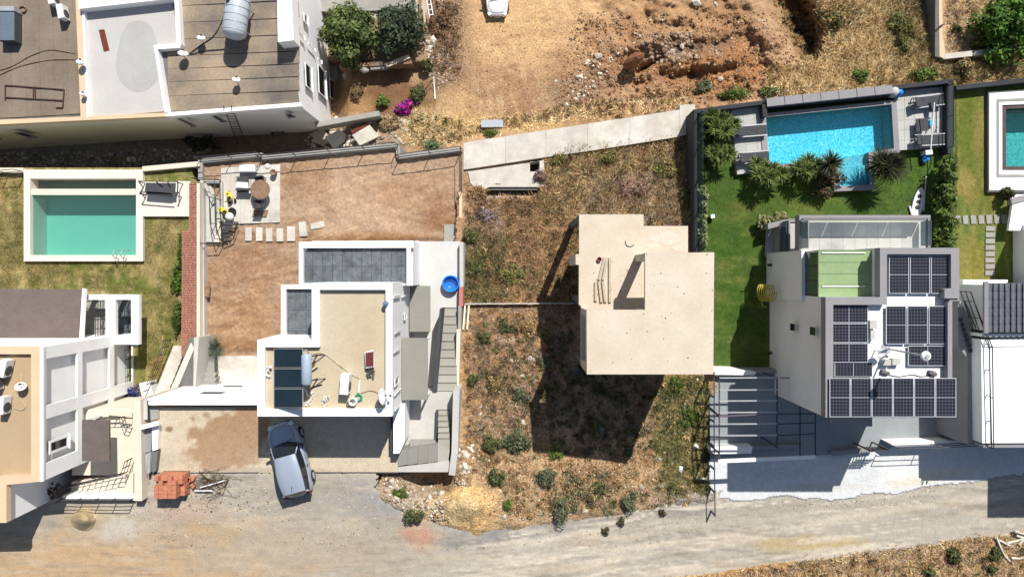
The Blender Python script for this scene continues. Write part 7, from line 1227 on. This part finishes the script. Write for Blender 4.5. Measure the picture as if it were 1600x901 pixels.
struct(MB().pp([(497, 18), (515, 18), (536, 182), (524, 190)], -12.55, -13.4), "path", 'concg')
zz_ = float(znorth(np.array(768.), np.array(193.))); mb = MB(); q = gp(zz_+.35, (752, 188), (786, 187), (786, 198), (752, 199)); mb.add([q[0]+Vector((0, 0, .1)), q[1], q[2]-Vector((0, 0, .1)), q[3], *(v-Vector((0, 0, .08)) for v in q)], [(0, 3, 2, 1), (4, 5, 6, 7), (0, 1, 5, 4), (1, 2, 6, 5), (2, 3, 7, 6), (3, 0, 4, 7)]); solo(mb, "metal_sheet", 'tank', "pale tipped metal sheet lying on the dirt above the walkway", "sheet")
gz = lambda x, y, h=.08: P(x, y, float(znorth(np.array(float(x)), np.array(float(y))))+h)
for a, b, lb in (((665, 137), (681, 117), "rusty bar lying by the stones, steeper one"), ((690, 123), (707, 125), "short rusty bar lying flat on the dirt"), ((678, 120), (680, 155), "thin white stick lying upright on the dirt")): solo(MB().bar(gz(*a), gz(*b), .07), "metal_bar", 'wood' if 'rusty' in lb else 'plastic', lb, "bar")
bz = lambda x, y, h=.15: P(x, y, float(zroad(np.array(float(x)), np.array(float(y))))+.1+h)
for i, (pts, lb) in enumerate(((((1557, 839), (1563, 854), (1570, 868), (1578, 876)), "longest bleached branch lying on the bank"), (((1561, 843), (1570, 848), (1578, 852)), "short bleached branch beside the longest one"), (((1573, 848), (1590, 844), (1606, 838)), "bleached branch reaching to the right edge of the photo"), (((1588, 836), (1600, 840), (1610, 842)), "upper bleached branch at the right edge"), (((1592, 850), (1600, 842), (1606, 838)), "forked bleached branch at the right edge"), (((1580, 871), (1592, 872), (1606, 868)), "pinkish bleached branch low on the right edge"), (((1585, 829), (1597, 833), (1610, 836)), "topmost bleached branch at the right edge"))): solo(MB().tube([bz(*p_) for p_ in pts], [.035+.012*(len(pts)-k) for k in range(len(pts))], 6), "branch", 'slabw', lb, "branch", "bleached branches on the bank")
t = thing("pallet_leaning", "dark wooden trestles standing among rubble behind the green pool", "trestle", P(195, 248, -9.9)); g2 = lambda x, y, h: P(x, y, float(znorth(np.array(float(x)), np.array(float(y))))+h)
for a, b in (((172, 246), (205, 244)), ((175, 246), (176, 256)), ((188, 246), (189, 256)), ((204, 245), (206, 254))): build(MB().bar(g2(*a, .6), g2(*b, .6), .08), "bar", 'wood', t)
for a in ((172, 246), (205, 244), (176, 256), (206, 254)): build(MB().bar(g2(*a, 0), g2(*a, .56), .08), "leg", 'wood', t)
solo(MB().lathe(g2(209, 250, 0), [(.2, 0), (.24, .1), (.24, .5), (.18, .55)], 12), "barrel", 'plastic', "white round barrel beside the trestles behind the pool", "barrel", None, True)
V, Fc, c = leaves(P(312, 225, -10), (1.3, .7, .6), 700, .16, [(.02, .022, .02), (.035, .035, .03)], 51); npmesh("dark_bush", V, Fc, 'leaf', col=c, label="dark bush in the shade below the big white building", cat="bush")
